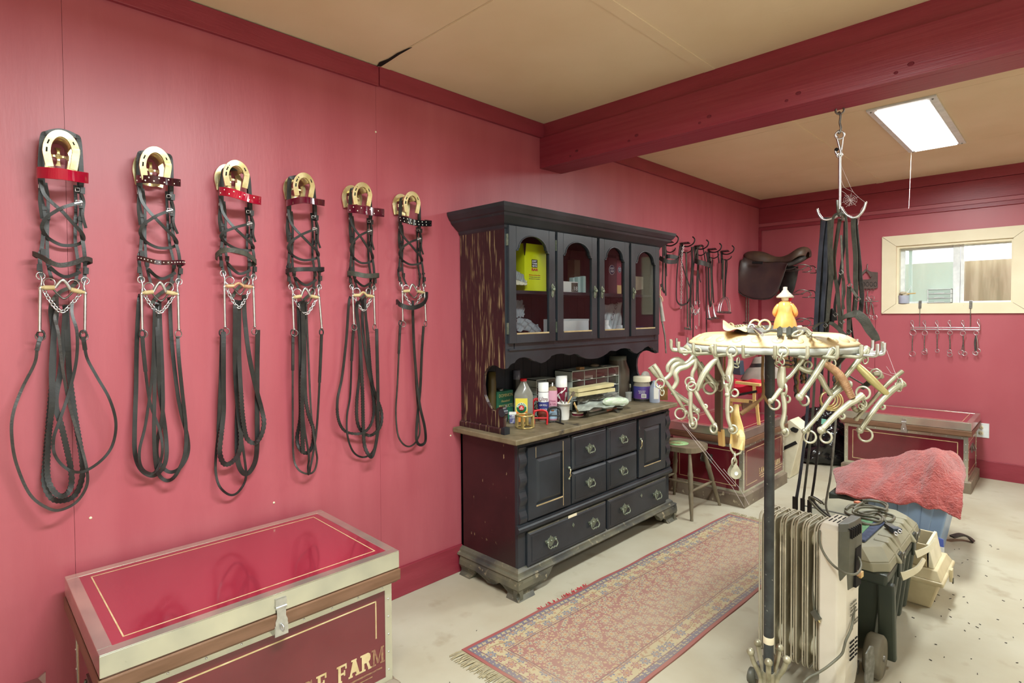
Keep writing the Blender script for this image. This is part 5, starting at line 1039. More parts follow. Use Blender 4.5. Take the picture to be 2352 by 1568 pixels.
for x in (tx0+.01, tx1-.035):
    M = frame((x, 2.585, .082), (0, 1, 0), (0, 0, 1), (1, 0, 0))
    wdl = thing('wheel', None, None); wdl.parent = t; WM[wdl.name] = Wm(t)
    MB(M).lathe([(.040, -.002), (.074, -.002), (.082, .006), (.082, .048), (.074, .056), (.040, .056)], (0, 0, 0), mat('dusty_tyre', '6f6957', '5a5446', .7, ns=12) if 'dusty_tyre' not in MATS else MATS['dusty_tyre'], 28).build('tyre', wdl)
    mm = MB(M).lathe([(.0001, .012), (.040, .012), (.041, .050), (.0001, .050)], (0, 0, 0), greyp, 20)
    for k in range(6): a = k*PI/3; mm.bx((-.005, .0, .05), (.005, .038, .054), darkgreen, MX.Rotation(a, 4, 'Z'))
    mm.lathe([(.012, .05), (.011, .062), (.0001, .063)], (0, 0, 0), steeld, 12).build('wheel_hub', wdl)
m = MB(); 
zt2 = .476; cc = ZM(1880, 1120, 6.918)
def tp_(x, y, dz=0): return P(*cc(x, y), z=zt2+dz)
# extension cord coil on the lid
t = thing('extension_cord', 'coiled grey extension cord with a black plug lying on the trunk lid', 'cord', tp_(800, 380))
loops = [[(430, 340), (520, 270), (700, 270), (900, 310), (1000, 380), (1180, 440), (1200, 490), (1130, 530), (1020, 525), (900, 520), (760, 510), (650, 470), (480, 420), (425, 370)],
 [(560, 330), (620, 280), (760, 210), (900, 205), (1060, 240), (1095, 300), (1020, 350), (860, 370), (720, 380), (620, 430), (620, 500), (700, 560), (850, 585), (960, 560), (1020, 500), (1000, 440), (900, 400), (740, 420), (620, 380)],
 [(700, 200), (820, 205), (980, 230), (1080, 300), (1060, 350), (960, 330), (820, 310), (680, 310), (570, 350), (560, 400), (700, 440), (860, 460), (980, 500), (950, 530), (800, 500), (680, 480)]]
m = MB()
for k, L in enumerate(loops): m.tube(spl([tp_(a, b, .007+.009*k+.004*math.sin(i*1.9)) for i, (a, b) in enumerate(L)], 6), .0058, cordm, 8)
m.tube(spl([tp_(980, 430, .02), tp_(1040, 480, .012), tp_(1060, 540, .008), tp_(1110, 590, .008)], 5), .0058, cordm, 8).build('cord', t)
m = MB().rib([tp_(1100, 590, .012), tp_(1190, 650, .012)], .030, .018, greyp, (0, 0, 1)).rib([tp_(1190, 650, .012), tp_(1260, 690, .012)], .038, .022, bluebk, (0, 0, 1)).ring(tp_(1290, 690, .014), .007, .003, steel, (.5, -.6, .6), 12).ring(tp_(1230, 730, .014), .007, .003, steel, (.5, -.6, .6), 12).build('plug', t, bevel=.003, label='black three-way plug end')
MB().rib([tp_(585, 240, .012), tp_(660, 235, .012)], .022, .014, mat('orange_tag', 'd98262'), (0, 0, 1)).build('orange_tag', t, label='small orange tag')
t = thing('coiled_cable', 'thin brown cable loops standing on the left of the trunk behind the heater', 'cable', P(1888, 1190, z=.48))
m = MB(); cg = lambda x, y: (1700+x/2.761, 1000+y/2.761)
for k, (cx, cy_, rr) in enumerate(((528, 470, 92), (536, 462, 84), (545, 470, 78))):
    pts = []
    for i in range(22):
        a = -PI*.15+ i/21*PI*1.5; pts.append(P(*cg(cx+rr*math.cos(a+PI/2+.6), cy_-rr*.88*math.sin(a+PI/2-.6)*1), y=2.80+.012*k+.002*i))
    m.tube(pts, .0045, leatherb if k % 2 else cordm, 7)
m.build('cable', t)
# green cloth pad
t = thing('cloth_pad', 'green cloth pad with a dark blue border lying on the trunk lid under the cord', 'cloth', tp_(780, 700))
q = [tp_(*a) for a in ((590, 560), (760, 500), (1060, 575), (740, 870), (520, 820))]
grn = mat('green_cloth', '5f8f68', '6f9d78', .9, ns=40, bump=.3); nav = mat('blue_border', '4d5876', '3b4560', .9, ns=40)
def slab(pts, z0, z1, mt): m = MB(); frus(m, [(p.x, p.y, z0) for p in pts], [(p.x, p.y, z1) for p in pts], mt); return m
slab(q, zt2, zt2+.010, nav).build('border', t, bevel=.003)
q2 = [tp_(*a) for a in ((620, 570), (760, 520), (890, 560), (660, 800), (540, 790))]
slab(q2, zt2+.0102, zt2+.013, grn).build('pad', t, bevel=.001)
# ------------------------------------------------------------------ beige tool box with an open lid bin
t = thing('tool_box', 'small beige plastic tool box on the floor right behind the green trunk', 'tool box', (1.98, 3.50, 0))
bx0, bx1, by0, by1 = 1.70, 2.02, 3.42, 3.66
m = MB(); m.hull4([(1.74, 3.36, 0), (1.975, 3.36, 0), (1.975, 3.66, 0), (1.74, 3.66, 0)], [(1.72, 3.33, .13), (2.01, 3.33, .13), (2.01, 3.68, .13), (1.72, 3.68, .13)], beigep).bx((1.71, 3.32, .128), (2.03, 3.69, .150), beigep); m.build('base', t, bevel=.008)
m = MB(); m.hull4([(1.72, 3.33, .15), (2.02, 3.33, .15), (2.02, 3.68, .15), (1.72, 3.68, .15)], [(1.75, 3.36, .19), (2.0, 3.36, .19), (2.0, 3.65, .19), (1.75, 3.65, .19)], beigep)
for a, b in (((1.75, 3.38, .19), (1.965, 3.39, .30)), ((1.75, 3.60, .19), (1.965, 3.61, .30)), ((1.75, 3.39, .19), (1.758, 3.60, .30))): m.bx(a, b, beigep)
m.hull4([(1.955, 3.38, .19), (1.985, 3.38, .19), (1.985, 3.61, .19), (1.955, 3.61, .19)], [(1.950, 3.38, .305), (1.962, 3.38, .305), (1.962, 3.61, .305), (1.950, 3.61, .305)], MATS['dusty_cream_paint']); m.bx((1.758, 3.39, .191), (1.955, 3.60, .20), bluebk); m.build('bin_lid', t, bevel=.003)
MB().bx((2.03, 3.49, .105), (2.042, 3.53, .165), beigep).bx((2.04, 3.50, .095), (2.046, 3.52, .12), greyp).build('latch', t, bevel=.002)
for (x, y, mt, l, w_) in ((1.90, 3.80, mat('pink_plastic', 'd79ab4', rough=.4), 'pink brush handle poking up beside the blue tub', 'brush'), (1.925, 3.86, mat('blue_bag', '4a5fb0', rough=.3), 'blue and white packet standing beside the blue tub', 'packet')):
    if w_ == 'brush': MB().rib(spl([(x-.03, y, .10), (x-.02, y, .16), (x-.01, y, .22)], 4), .03, .02, mt, (.3, -1, 0)).lathe([(.0001, 0), (.02, .0), (.02, .12), (.0001, .12)], (x-.03, y, 0), mt, 12).build('brush', bevel=.004, label=l, cat=w_)
    else: MB().hull4([(x-.04, y-.02, 0), (x+.04, y-.02, 0), (x+.04, y+.02, 0), (x-.04, y+.02, 0)], [(x-.03, y-.01, .20), (x+.035, y-.01, .19), (x+.035, y+.0, .19), (x-.03, y+.0, .20)], mt).hull4([(x-.02, y-.022, .02), (x+.042, y-.022, .02), (x+.042, y-.0205, .02), (x-.02, y-.0205, .02)], [(x+.01, y-.016, .15), (x+.040, y-.016, .15), (x+.040, y-.014, .15), (x+.01, y-.014, .15)], MATS['white_vinyl']).build('packet', label=l, cat=w_)
# ------------------------------------------------------------------ blue tub and towel
t = thing('storage_tub', 'pale blue plastic tub on the floor under the coral towel', 'tub', (1.83, 4.02, 0))
m = MB(); A = [(1.60, 4.02, 0), (1.90, 4.02, 0), (1.91, 4.30, 0), (1.60, 4.30, 0)]; B_ = [(1.56, 3.98, .33), (1.965, 3.98, .33), (1.965, 4.36, .33), (1.56, 4.36, .33)]
m.hull4(A, B_, bluetub)
for i in range(3): m.hull4([(1.63+i*.09, 4.01, .02), (1.67+i*.09, 4.01, .02), (1.67+i*.09, 4.03, .02), (1.63+i*.09, 4.03, .02)], [(1.60+i*.12, 3.972, .32), (1.66+i*.12, 3.972, .32), (1.66+i*.12, 4.0, .32), (1.60+i*.12, 4.0, .32)], bluetub)
m.build('tub_body', t, bevel=.02, seg=3)
MB().hull4([(1.55, 3.97, .325), (1.975, 3.97, .325), (1.975, 4.37, .325), (1.55, 4.37, .325)], [(1.56, 3.98, .345), (1.965, 3.98, .345), (1.965, 4.36, .345), (1.56, 4.36, .345)], bluetub).build('tub_rim', t, bevel=.01)
T(MB().rib(spl([(1.93, 4.42, .035), (1.97, 4.47, .045), (2.0, 4.50, .03), (2.03, 4.50, .006)], 4), .035, .01, leatherb, (0, 0, 1)).build('shoe_sole'), 'dark curved strap end on the floor right of the blue tub', 'strap'); bpy.data.objects['shoe_sole'].name = 'strap_end'
MB().bx((1.34, 4.02, 0), (1.54, 4.3, .28), darkgreen).build('dark_box', label='dark box half hidden left of the blue tub under the towel', cat='box', bevel=.01)
rows = [ # pixel polyline, y depth for each
 ([(1985, 1118), (2040, 1098), (2110, 1078), (2150, 1050), (2190, 1045), (2215, 1080)], 4.30),
 ([(1920, 1082), (1960, 1060), (2030, 1058), (2100, 1040), (2145, 1027), (2185, 1036), (2205, 1056), (2216, 1075)], 4.05),
 ([(1914, 1090), (1960, 1072), (2030, 1070), (2100, 1050), (2145, 1036), (2180, 1055), (2208, 1075), (2218, 1092)], 3.90),
 ([(1920, 1112), (1965, 1100), (2035, 1098), (2100, 1082), (2150, 1068), (2185, 1088), (2206, 1106), (2214, 1116)], 3.74),
 ([(1919, 1128), (1965, 1124), (2035, 1132), (2100, 1130), (2150, 1124), (2185, 1140), (2204, 1150), (2212, 1150)], 3.62),
 ([(1920, 1136), (1965, 1138), (2035, 1150), (2100, 1162), (2150, 1172), (2180, 1182), (2200, 1190), (2209, 1192)], 3.56)]
def resamp(L, n):
    d = [0]
    for a, b in zip(L, L[1:]): d.append(d[-1]+math.hypot(b[0]-a[0], b[1]-a[1]))
    out = []
    for i in range(n):
        t_ = d[-1]*i/(n-1); j = min(max(k for k in range(len(d)) if d[k] <= t_+1e-6), len(L)-2); f = (t_-d[j])/(d[j+1]-d[j])
        out.append((L[j][0]+(L[j+1][0]-L[j][0])*f, L[j][1]+(L[j+1][1]-L[j][1])*f))
    return out
NX = 40; grid = []
R_ = [[P(*p, y=yy+.34) for p in resamp(L, NX)] for L, yy in rows]
cols = [spl([r[i] for r in R_], 7) for i in range(NX)]; NR = len(cols[0])
random.seed(4)
vs = []
for i in range(NX):
    for j in range(NR):
        p = cols[i][j].copy(); e = min(1, j/8)
        p.z += e*(.007*math.sin(i*.55+j*.22)+.008*math.sin(i*.21-j*.33+1)+.006*math.sin(i*.9+1.7*math.sin(j*.3))); p.y += .006*math.sin(i*.7+j*.1)
        vs.append(p)
m = MB().add(vs, [(i*NR+j, i*NR+j+1, (i+1)*NR+j+1, (i+1)*NR+j) for i in range(NX-1) for j in range(NR-1)], towelm, True)
tw = m.build('towel', solid=.012, sub=2, label='rumpled coral red terry towel draped over the blue tub', cat='towel')
tex = bpy.data.textures.new('terry', 'CLOUDS'); tex.noise_scale = .014; md = tw.modifiers.new('d', 'DISPLACE'); md.texture = tex; md.strength = .007; md.mid_level = .5
tex = bpy.data.textures.new('fold', 'CLOUDS'); tex.noise_scale = .09; md = tw.modifiers.new('d2', 'DISPLACE'); md.texture = tex; md.strength = .010; md.mid_level = .5
# ------------------------------------------------------------------ spindle stool
t = thing('stool', 'dusty turned-leg wooden stool with a green painted seat between the dresser and a chest', 'stool', (.45, 3.86, 0))
sc = P(1585, 1040, z=.50); sx, sy = .40, 3.86
m = MB(); k = 32; sp_ = []
for i in range(k):
    a = 2*PI*i/k; r = 1/((abs(math.cos(a))**3.2+abs(math.sin(a))**3.2)**(1/3.2)); sp_.append((sx+.165*r*math.cos(a), sy+.15*r*math.sin(a)))
m.prism(sp_, .442, .478, greydust, sm=False); m.build('seat', t, bevel=.010, seg=3)
MB().lathe([(.0001, .479), (.085, .4792), (.086, .4798), (.0001, .4802)], (sx-.03, sy-.03, 0), mat('green_painted_disc', '9fc48a', '86ad74', .6, ns=20), 30).build('green_disc', t, label='pale green painted disc')
m = MB()
for k, (a, b) in enumerate((((-.06, -.05), (.04, -.02)), ((-.06, -.02), (.05, .0)), ((-.03, -.06), (.02, .03)))): m.rib([V((sx-.03+a[0], sy-.03+a[1], .4808)), V((sx-.03+b[0], sy-.03+b[1], .4808))], .008, .0008, MATS['brown_cord'], (0, 0, 1))
m.build('painted_leaf', t)
lt = lambda f: .010+.008*math.sin(PI*min(1, f*1.05))+(.005*math.sin(f*40) if .30 < f < .36 or .56 < f < .62 else 0)
feet = []
for (tx, ty) in ((-.11, -.10), (.11, -.10), (.11, .10), (-.11, .10)):
    a = V((sx+tx, sy+ty, .444)); b = V((sx+tx*1.7, sy+ty*2.2, 0)); feet.append((a, b))
    MB().tube([a.lerp(b, i/24) for i in range(25)], [lt(i/24) if i < 24 else .012 for i in range(25)], greydust, 12).build('leg', t)
f = .58
pt = [a.lerp(b, f) for a, b in feet]; pt2 = [a.lerp(b, .70) for a, b in feet]
for i, j, q in ((0, 3, pt), (1, 2, pt)): MB().tube([q[i].lerp(q[j], s/8) for s in range(9)], [.007+.004*math.sin(PI*s/8) for s in range(9)], greydust, 10).build('stretcher', t)
MB().tube([pt[0].lerp(pt[3], .5), pt[1].lerp(pt[2], .5)], .009, greydust, 10).build('stretcher', t)
# ------------------------------------------------------------------ folding chair etc. on the middle chest
CZ = ZM(1640, 780, 8.712); yc = 4.50
def cq(x, y, yy=yc): return P(*CZ(x, y), y=yy)
t = thing('director_chair', 'pale wood director chair with red canvas standing on the middle chest', 'chair', (.42, 4.5, .572))
def bar(par, a, b, w_, t_, mt, nrm=(0, -1, 0), name='slat'): return MB().rib([a, b], w_, t_, mt, nrm).build(name, par, bevel=.002)
bar(t, cq(440, 850, 4.38), cq(930, 905, 4.38), .035, .02, pale, (0, 0, 1), 'armrest')
bar(t, cq(610, 760, 4.78), cq(1070, 800, 4.78), .035, .02, pale, (0, -1, .3), 'armrest')
bar(t, cq(805, 920, 4.38), cq(805, 1200, 4.38), .022, .018, pale, name='arm_post')
bar(t, cq(330, 1200, 4.38), cq(840, 1240, 4.38), .028, .02, pale, name='side_rail')
bar(t, cq(700, 1235, 4.36), cq(770, 1250, 4.36), .022, .006, MATS['brown_lid_wood'], name='hinge_plate')
a_ = cq(380, 1420, 4.45); a_.z = .577; bar(t, cq(340, 1240, 4.40), a_, .022, .018, pale, name='leg'); a_ = cq(900, 1420, 4.42); a_.z = .577; bar(t, cq(850, 1250, 4.42), a_, .022, .018, pale, name='leg'); bar(t, cq(400, 1330, 4.62), cq(860, 1250, 4.62), .022, .018, pale, name='leg'); bar(t, cq(560, 1330, 4.45), cq(900, 1290, 4.55), .05, .015, brownwd, name='foot_board')
g = []
for i in range(13):
    for j in range(6):
        f = j/5; yy = 4.40+.36*f; x = 400+i*54; y = (1000+60*math.sin(i*.5))*(1-f)+(770+22*math.sin(i*.6))*f; p = cq(x, y+18*math.sin(i*1.1+j), yy); g.append(p)
MB().add(g, [(i*6+j, i*6+j+1, i*6+7+j, i*6+6+j) for i in range(12) for j in range(5)], redcl, True).build('canvas_seat', t, solid=.006, sub=1, label='red canvas seat')
g = []
for i in range(13):
    for j in range(4): g.append(cq(390+i*55, 930+j*52+22*math.sin(i*.8+j), 4.395+.01*j))
MB().add(g, [(i*4+j, i*4+j+1, i*4+5+j, i*4+4+j) for i in range(12) for j in range(3)], redcl, True).build('canvas_side', t, solid=.004, sub=1)
MB().rib([cq(460, 1110, 4.37), cq(860, 1030, 4.37)], .018, .006, leather, (0, -1, 0)).build('black_strap', t)
for L in ([(620, 230), (622, 500)], [(680, 230), (684, 480)]): pass
hq = cq(830, 680, 4.86)
M = MX.Translation(P(1752, 868, y=4.86)) @ MX.Rotation(-.10, 4, 'Y')
t = thing('felt_hat', 'wide taupe felt hat with a black band on the back of the red folding chair', 'hat', P(1752, 868, y=4.86))
MB(M).lathe([(.175, 0), (.168, .014), (.125, .075), (.088, .105), (.080, .118)], (0, 0, 0), felt, 40).build('brim', t)
MB(M).lathe([(.098, .099), (.090, .112), (.082, .122), (.080, .128)], (0, 0, 0), leather, 40).build('hat_band', t, label='black hat band')
MB(M).lathe([(.080, .124), (.062, .16), (.045, .178), (.0001, .182)], (0, 0, 0), felt, 40).build('crown', t)
a = cq(420, 560, 4.72)
MB().hull4([(a.x-.045, a.y, a.z-.055), (a.x+.05, a.y, a.z-.06), (a.x+.05, a.y+.08, a.z-.06), (a.x-.045, a.y+.08, a.z-.055)], [(a.x-.05, a.y, a.z+.05), (a.x+.04, a.y, a.z+.06), (a.x+.04, a.y+.08, a.z+.06), (a.x-.05, a.y+.08, a.z+.05)], bluebk).build('blue_box', label='slate blue box wedged on the chair beside the hat', cat='box', bevel=.004)
# ------------------------------------------------------------------ bin bag and pale carton between chests
GZ = ZM(1800, 900, 7.8375)
c = P(*GZ(640, 1350), z=0)
me = MB(); import random as _r
n, kk = 40, 26
prof = [(.0001, 0), (.17, .0), (.235, .03), (.25, .09), (.235, .17), (.20, .235), (.165, .28), (.135, .31), (.12, .345), (.10, .385), (.06, .415), (.0001, .42)]
pr2 = spl([(a, b, 0) for a, b in prof], 3)
vs = []
for i, p in enumerate(pr2):
    for j in range(n):
        a = 2*PI*j/n; w1 = .022*math.sin(3*a+p.y*18)+.014*math.sin(7*a-p.y*30+1)+.008*math.sin(13*a+p.y*55)
        r = p.x*(1+w1*3.2); vs.append((c.x-.09+.03*p.y*3+r*math.cos(a)*1.22-(.12*max(0, math.cos(a-3.0))*math.exp(-((p.y-.08)/.1)**2)), c.y+.26+r*math.sin(a)*.95, max(0.002, p.y*1.22+(.012*math.sin(5*a+p.x*30) if p.y > .05 else 0))))
me.add(vs, [(i*n+j, i*n+(j+1) % n, (i+1)*n+(j+1) % n, (i+1)*n+j) for i in range(len(pr2)-1) for j in range(n)], bag, True)
t = thing('bin_bag', 'full shiny black bin bag slumped on the floor between two chests', 'bag', (c.x-.09, c.y+.26, 0))
bb = me.build('bag_body', t, sub=1); tex = bpy.data.textures.new('crumple', 'CLOUDS'); tex.noise_scale = .07; tex.noise_type = 'HARD_NOISE'; md = bb.modifiers.new('d', 'DISPLACE'); md.texture = tex; md.strength = .035; md.mid_level = .3
m = MB(); q = P(*GZ(700, 520), y=c.y-.03)
m.hull4([q+V((-.03, 0, -.03)), q+V((.03, 0, -.03)), q+V((.03, .01, -.03)), q+V((-.03, .01, -.03))], [q+V((-.02, .0, .02)), q+V((.03, 0, .015)), q+V((.03, .01, .015)), q+V((-.02, .01, .02))], mat('mint_scrap', '7fc8b2')); m.build('mint_wrapper', t, label='mint green scrap')
t = thing('carton', 'pale tilted carton with a black stripe between the middle chest and the bin bag', 'carton', P(1822, 1060, z=0))
yk = 5.15
def kq(x, y, o=0): return P(*GZ(x, y), y=yk+o)
m = MB(); F_ = [V((kq(-60, 1230).x, yk, .002)), V((kq(110, 1190).x, yk, .002)), kq(330, 750), kq(350, 690), kq(110, 500), kq(-60, 600)]
frus(m, [V((p.x, p.y+.0, max(p.z, .003))) for p in F_], [V((p.x, p.y+.22, max(p.z, .003))) for p in F_], cream); m.build('carton_body', t, bevel=.004)
m = MB().rib([kq(-40, 1035, -.003), kq(230, 905, -.003)], .028, .003, leather, (0, -1, 0)).build('black_stripe', t)
m = MB().prism([(0.032*math.cos(a)*(1+.12*math.sin(5*a)), .022*math.sin(a)*(1+.15*math.sin(4*a))) for a in [2*PI*i/20 for i in range(20)]], 0, .005, leather, frame(kq(195, 680, -.006), (1, 0, 0), (0, 0, 1), (0, -1, 0))).build('black_patch', t)
# ------------------------------------------------------------------ rug
RA = [P(1059, 1490, z=0), P(1672, 1179, z=0)]; 
r0 = V((.600, 1.545)); r1 = V((.715, 3.935)); r2 = V((1.335, 3.92)); r3 = V((1.275, 1.56))
t = thing('rug', 'long faded red and cream patterned runner rug on the concrete floor', 'rug', (.97, 2.74, 0))
rm = bpy.data.materials.new('oriental_rug'); rm.use_nodes = True; nt = rm.node_tree; N = nt.nodes; L = nt.links; b = N['Principled BSDF']; b.inputs['Roughness'].default_value = .95
uv = N.new('ShaderNodeUVMap'); sep = N.new('ShaderNodeSeparateXYZ'); L.new(uv.outputs[0], sep.inputs[0])
def mth(op, a, b_=None, c_=None):
    n = N.new('ShaderNodeMath'); n.operation = op
    for i, v in enumerate((a, b_, c_)):
        if v is None: continue
        if isinstance(v, (int, float)): n.inputs[i].default_value = v
        else: L.new(v, n.inputs[i])
    return n.outputs[0]
def mixc(f, a, b_):
    n = N.new('ShaderNodeMix'); n.data_type = 'RGBA'; L.new(f, n.inputs[0])
    for i, v in ((6, a), (7, b_)):
        if isinstance(v, str): n.inputs[i].default_value = lin(v)
        else: L.new(v, n.inputs[i])
    return n.outputs[2]
U, Vv = sep.outputs[0], sep.outputs[1]     # metres: u across 0..W, v along 0..Lg
Wr, Lg = .66, 2.37
eu = mth('MINIMUM', U, mth('SUBTRACT', Wr, U)); ev = mth('MINIMUM', Vv, mth('SUBTRACT', Lg, Vv)); e = mth('MINIMUM', eu, ev)
def step_(x, t_): return mth('GREATER_THAN', x, t_)
def band(x, a, b_): return mth('MULTIPLY', mth('GREATER_THAN', x, a), mth('LESS_THAN', x, b_))
def motif(s, size, petals, seed=0, rnd=1.0, amp=.32):
    v = N.new('ShaderNodeTexVoronoi'); v.voronoi_dimensions = '2D'; v.inputs['Scale'].default_value = s; v.inputs['Randomness'].default_value = rnd
    mp = N.new('ShaderNodeMapping'); mp.inputs['Location'].default_value = (seed, seed*.7, 0); L.new(uv.outputs[0], mp.inputs[0]); L.new(mp.outputs[0], v.inputs['Vector'])
    sub = N.new('ShaderNodeVectorMath'); sub.operation = 'SUBTRACT'; L.new(mp.outputs[0], sub.inputs[0])
    L.new(v.outputs['Position'], sub.inputs[1]); sp_ = N.new('ShaderNodeSeparateXYZ'); L.new(sub.outputs[0], sp_.inputs[0])
    an = mth('ARCTAN2', sp_.outputs[1], sp_.outputs[0]); w_ = mth('MULTIPLY_ADD', mth('SINE', mth('MULTIPLY', an, petals)), amp, 1)
    r = mth('DIVIDE', v.outputs['Distance'], mth('MULTIPLY', w_, size)); return r, v.outputs['Color']
# field
ns = N.new('ShaderNodeTexNoise'); ns.inputs['Scale'].default_value = 2.2; L.new(uv.outputs[0], ns.inputs[0])
field = mixc(ns.outputs[0], '8a4248', '925a5c')
r1_, c1_ = motif(13.5, .30, 6, 1.3, .75); big = mth('LESS_THAN', r1_, 1)
field = mixc(big, field, 'b3a684'); field = mixc(band(r1_, .62, .80), field, '77545a'); field = mixc(mth('LESS_THAN', r1_, .33), field, 'b07a50')
r2_, c2_ = motif(27, .30, 5, 4.1, .95); sm_ = mth('MULTIPLY', mth('LESS_THAN', r2_, 1), mth('GREATER_THAN', r1_, 1.35)); field = mixc(sm_, field, 'aea27e'); field = mixc(mth('MULTIPLY', mth('LESS_THAN', r2_, .42), mth('GREATER_THAN', r1_, 1.35)), field, '5c6276')
r3_, c3_ = motif(46, .26, 4, 7.7, 1); tn = mth('MULTIPLY', mth('LESS_THAN', r3_, 1), mth('MULTIPLY', mth('GREATER_THAN', r1_, 1.2), mth('GREATER_THAN', r2_, 1.15))); field = mixc(tn, field, 'b59a70')
# border
bor = '000000'; bo = mixc(ns.outputs[0], 'b8ac86', 'ada07a')
wave = mth('SINE', mth('MULTIPLY', mth('ADD', U, Vv), 26)); ctr = mth('MULTIPLY_ADD', wave, .012, .085); vine = mth('LESS_THAN', mth('ABSOLUTE', mth('SUBTRACT', e, ctr)), .0028)
bo = mixc(vine, bo, '8a7a58')
r4_, c4_ = motif(17, .33, 7, 2.2, .45, .25)
bsel = N.new('ShaderNodeSeparateColor'); L.new(c4_, bsel.inputs[0]); fl = mixc(step_(bsel.outputs[0], .5), '8e5058', '56617e')
bo = mixc(mth('LESS_THAN', r4_, 1), bo, fl); bo = mixc(band(r4_, .45, .6), bo, 'b0a37e'); bo = mixc(mth('LESS_THAN', r4_, .28), bo, 'b07a50')
r5_, c5_ = motif(40, .28, 4, 9.1, 1); bo = mixc(mth('MULTIPLY', mth('LESS_THAN', r5_, 1), mth('GREATER_THAN', r4_, 1.3)), bo, 'a07858')
r6_, c6_ = motif(36, .33, 4, 5.5, .3); nar = mixc(mth('LESS_THAN', r6_, 1), '5a5870', 'a89c78')
col = mixc(step_(e, .135), bo, field); col = mixc(band(e, .132, .138), col, '6b3a44'); col = mixc(band(e, .122, .127), col, '8a5a50')
col = mixc(mth('LESS_THAN', e, .042), col, nar); col = mixc(band(e, .042, .047), col, '6b4a50'); col = mixc(mth('LESS_THAN', e, .016), col, '8d3038'); col = mixc(band(e, .016, .021), col, '4d5068')
n2 = N.new('ShaderNodeTexNoise'); n2.inputs['Scale'].default_value = 3; n2.inputs['Detail'].default_value = 6; L.new(uv.outputs[0], n2.inputs[0])
dust = mth('MULTIPLY', mth('SUBTRACT', 1.0, mth('MULTIPLY', mth('ABSOLUTE', mth('SUBTRACT', U, .42)), 2.3)), .42)
dust = mth('MAXIMUM', mth('MULTIPLY_ADD', n2.outputs[0], .5, mth('SUBTRACT', dust, .08)), .12)
col = mixc(dust, col, '9c8c78'); L.new(col, b.inputs['Base Color'])
n3 = N.new('ShaderNodeTexNoise'); n3.inputs['Scale'].default_value = 400; L.new(uv.outputs[0], n3.inputs[0]); bp = N.new('ShaderNodeBump'); bp.inputs['Strength'].default_value = .25; bp.inputs['Distance'].default_value = .002; L.new(n3.outputs[0], bp.inputs['Height']); L.new(bp.outputs[0], b.inputs['Normal'])
nu, nv = 12, 40; me = bpy.data.meshes.new('pile'); vs = []; uvs = []
for k, z in ((0, .008), (1, .001)):
    for i in range(nu+1):
        for j in range(nv+1):
            a = r0.lerp(r3, i/nu); c_ = r1.lerp(r2, i/nu); p = a.lerp(c_, j/nv); p = p+V((.002*math.sin(j*.7), .0)) if i in (0, nu) else p
            vs.append((p.x-.97, p.y-2.74, z+(.0015*math.sin(i*1.3+j*.9) if k == 0 else 0))); uvs.append((i/nu*Wr, j/nv*Lg))
NV = (nu+1)*(nv+1); fs = []
for i in range(nu):
    for j in range(nv):
        a = i*(nv+1)+j; fs += [(a, a+nv+1, a+nv+2, a+1), (NV+a+1, NV+a+nv+2, NV+a+nv+1, NV+a)]
ed = [(i*(nv+1)) for i in range(nu+1)]+[nu*(nv+1)+j for j in range(1, nv+1)]+[i*(nv+1)+nv for i in range(nu-1, -1, -1)]+[j for j in range(nv-1, 0, -1)]
for a, c_ in zip(ed, ed[1:]+ed[:1]): fs.append((a, NV+a, NV+c_, c_))
me.from_pydata(vs, [], fs); me.materials.append(rm); ul = me.uv_layers.new(name='UVMap')
for lp in me.loops: ul.data[lp.index].uv = uvs[lp.vertex_index]
o = bpy.data.objects.new('pile', me); C.objects.link(o); o.parent = t; WM[o.name] = Wm(t)
for nm, a, c_, dr_ in (('fringe', r0, r3, V((-.02, -1))), ('fringe', r1, r2, V((.03, 1)))):
    m = MB()
    for i in range(150):
        p = a.lerp(c_, (i+.5)/150); l = .055+.02*random.random(); s = random.uniform(-.012, .012)
        p0 = V((p.x, p.y, .005)); m.tube([p0, p0+V((dr_.x*l*.5+s*.4, dr_.y*l*.5, .002)), p0+V((dr_.x*l+s, dr_.y*l, -.002))], .0016, rug_fr, 4)
    T(m.build(nm, t, label='cream knotted fringe'), kind='stuff')
m = MB(); random.seed(3)
for i in range(34):
    f = .20+.15*random.random(); p = r0.lerp(r1, f); m.tube([V((p.x, p.y, .005)), V((p.x-.012-.01*random.random(), p.y+random.uniform(-.01, .01), .008))], .0018, MATS['red_canvas'], 4)
T(m.build('frayed_threads', t, label='frayed red threads'), kind='stuff')
# plastic scrap and debris
q = P(40, 1545, z=.3)
t = MB().hull4([P(30, 1575, x=.05), P(105, 1575, x=.05), P(105, 1575, x=.056), P(30, 1575, x=.056)], [P(86, 1556, x=.03), P(104, 1541, x=.03), P(105, 1543, x=.04), P(88, 1558, x=.04)], clearp).build('plastic_scrap', label='curled clear plastic scrap at the wall in the bottom left corner', cat='plastic')
m = MB(); random.seed(11)
for i in range(90):
    x, y = random.uniform(1.4, 2.4), random.uniform(2.5, 4.6)
    if 1.4 < x < 2.0 and y < 3.7: x += .45
    a = random.uniform(0, 3.1); l = random.uniform(.004, .014); m.tube([V((x, y, .002)), V((x+l*math.cos(a), y+l*math.sin(a), .002))], .0016, leatherb, 4)
for i in range(60):
    x, y = random.uniform(.52, 1.6), random.uniform(1.3, 2.4); a = random.uniform(0, 3.1); l = random.uniform(.003, .008)
    if .6 < x < 1.35 and y > 1.5: continue
    m.tube([V((x, y, .002)), V((x+l*math.cos(a), y+l*math.sin(a), .002))], .0013, leatherb, 4)
m.build('floor_debris', label='scattered dark chaff and dirt bits on the concrete floor', cat='debris', kind='stuff')
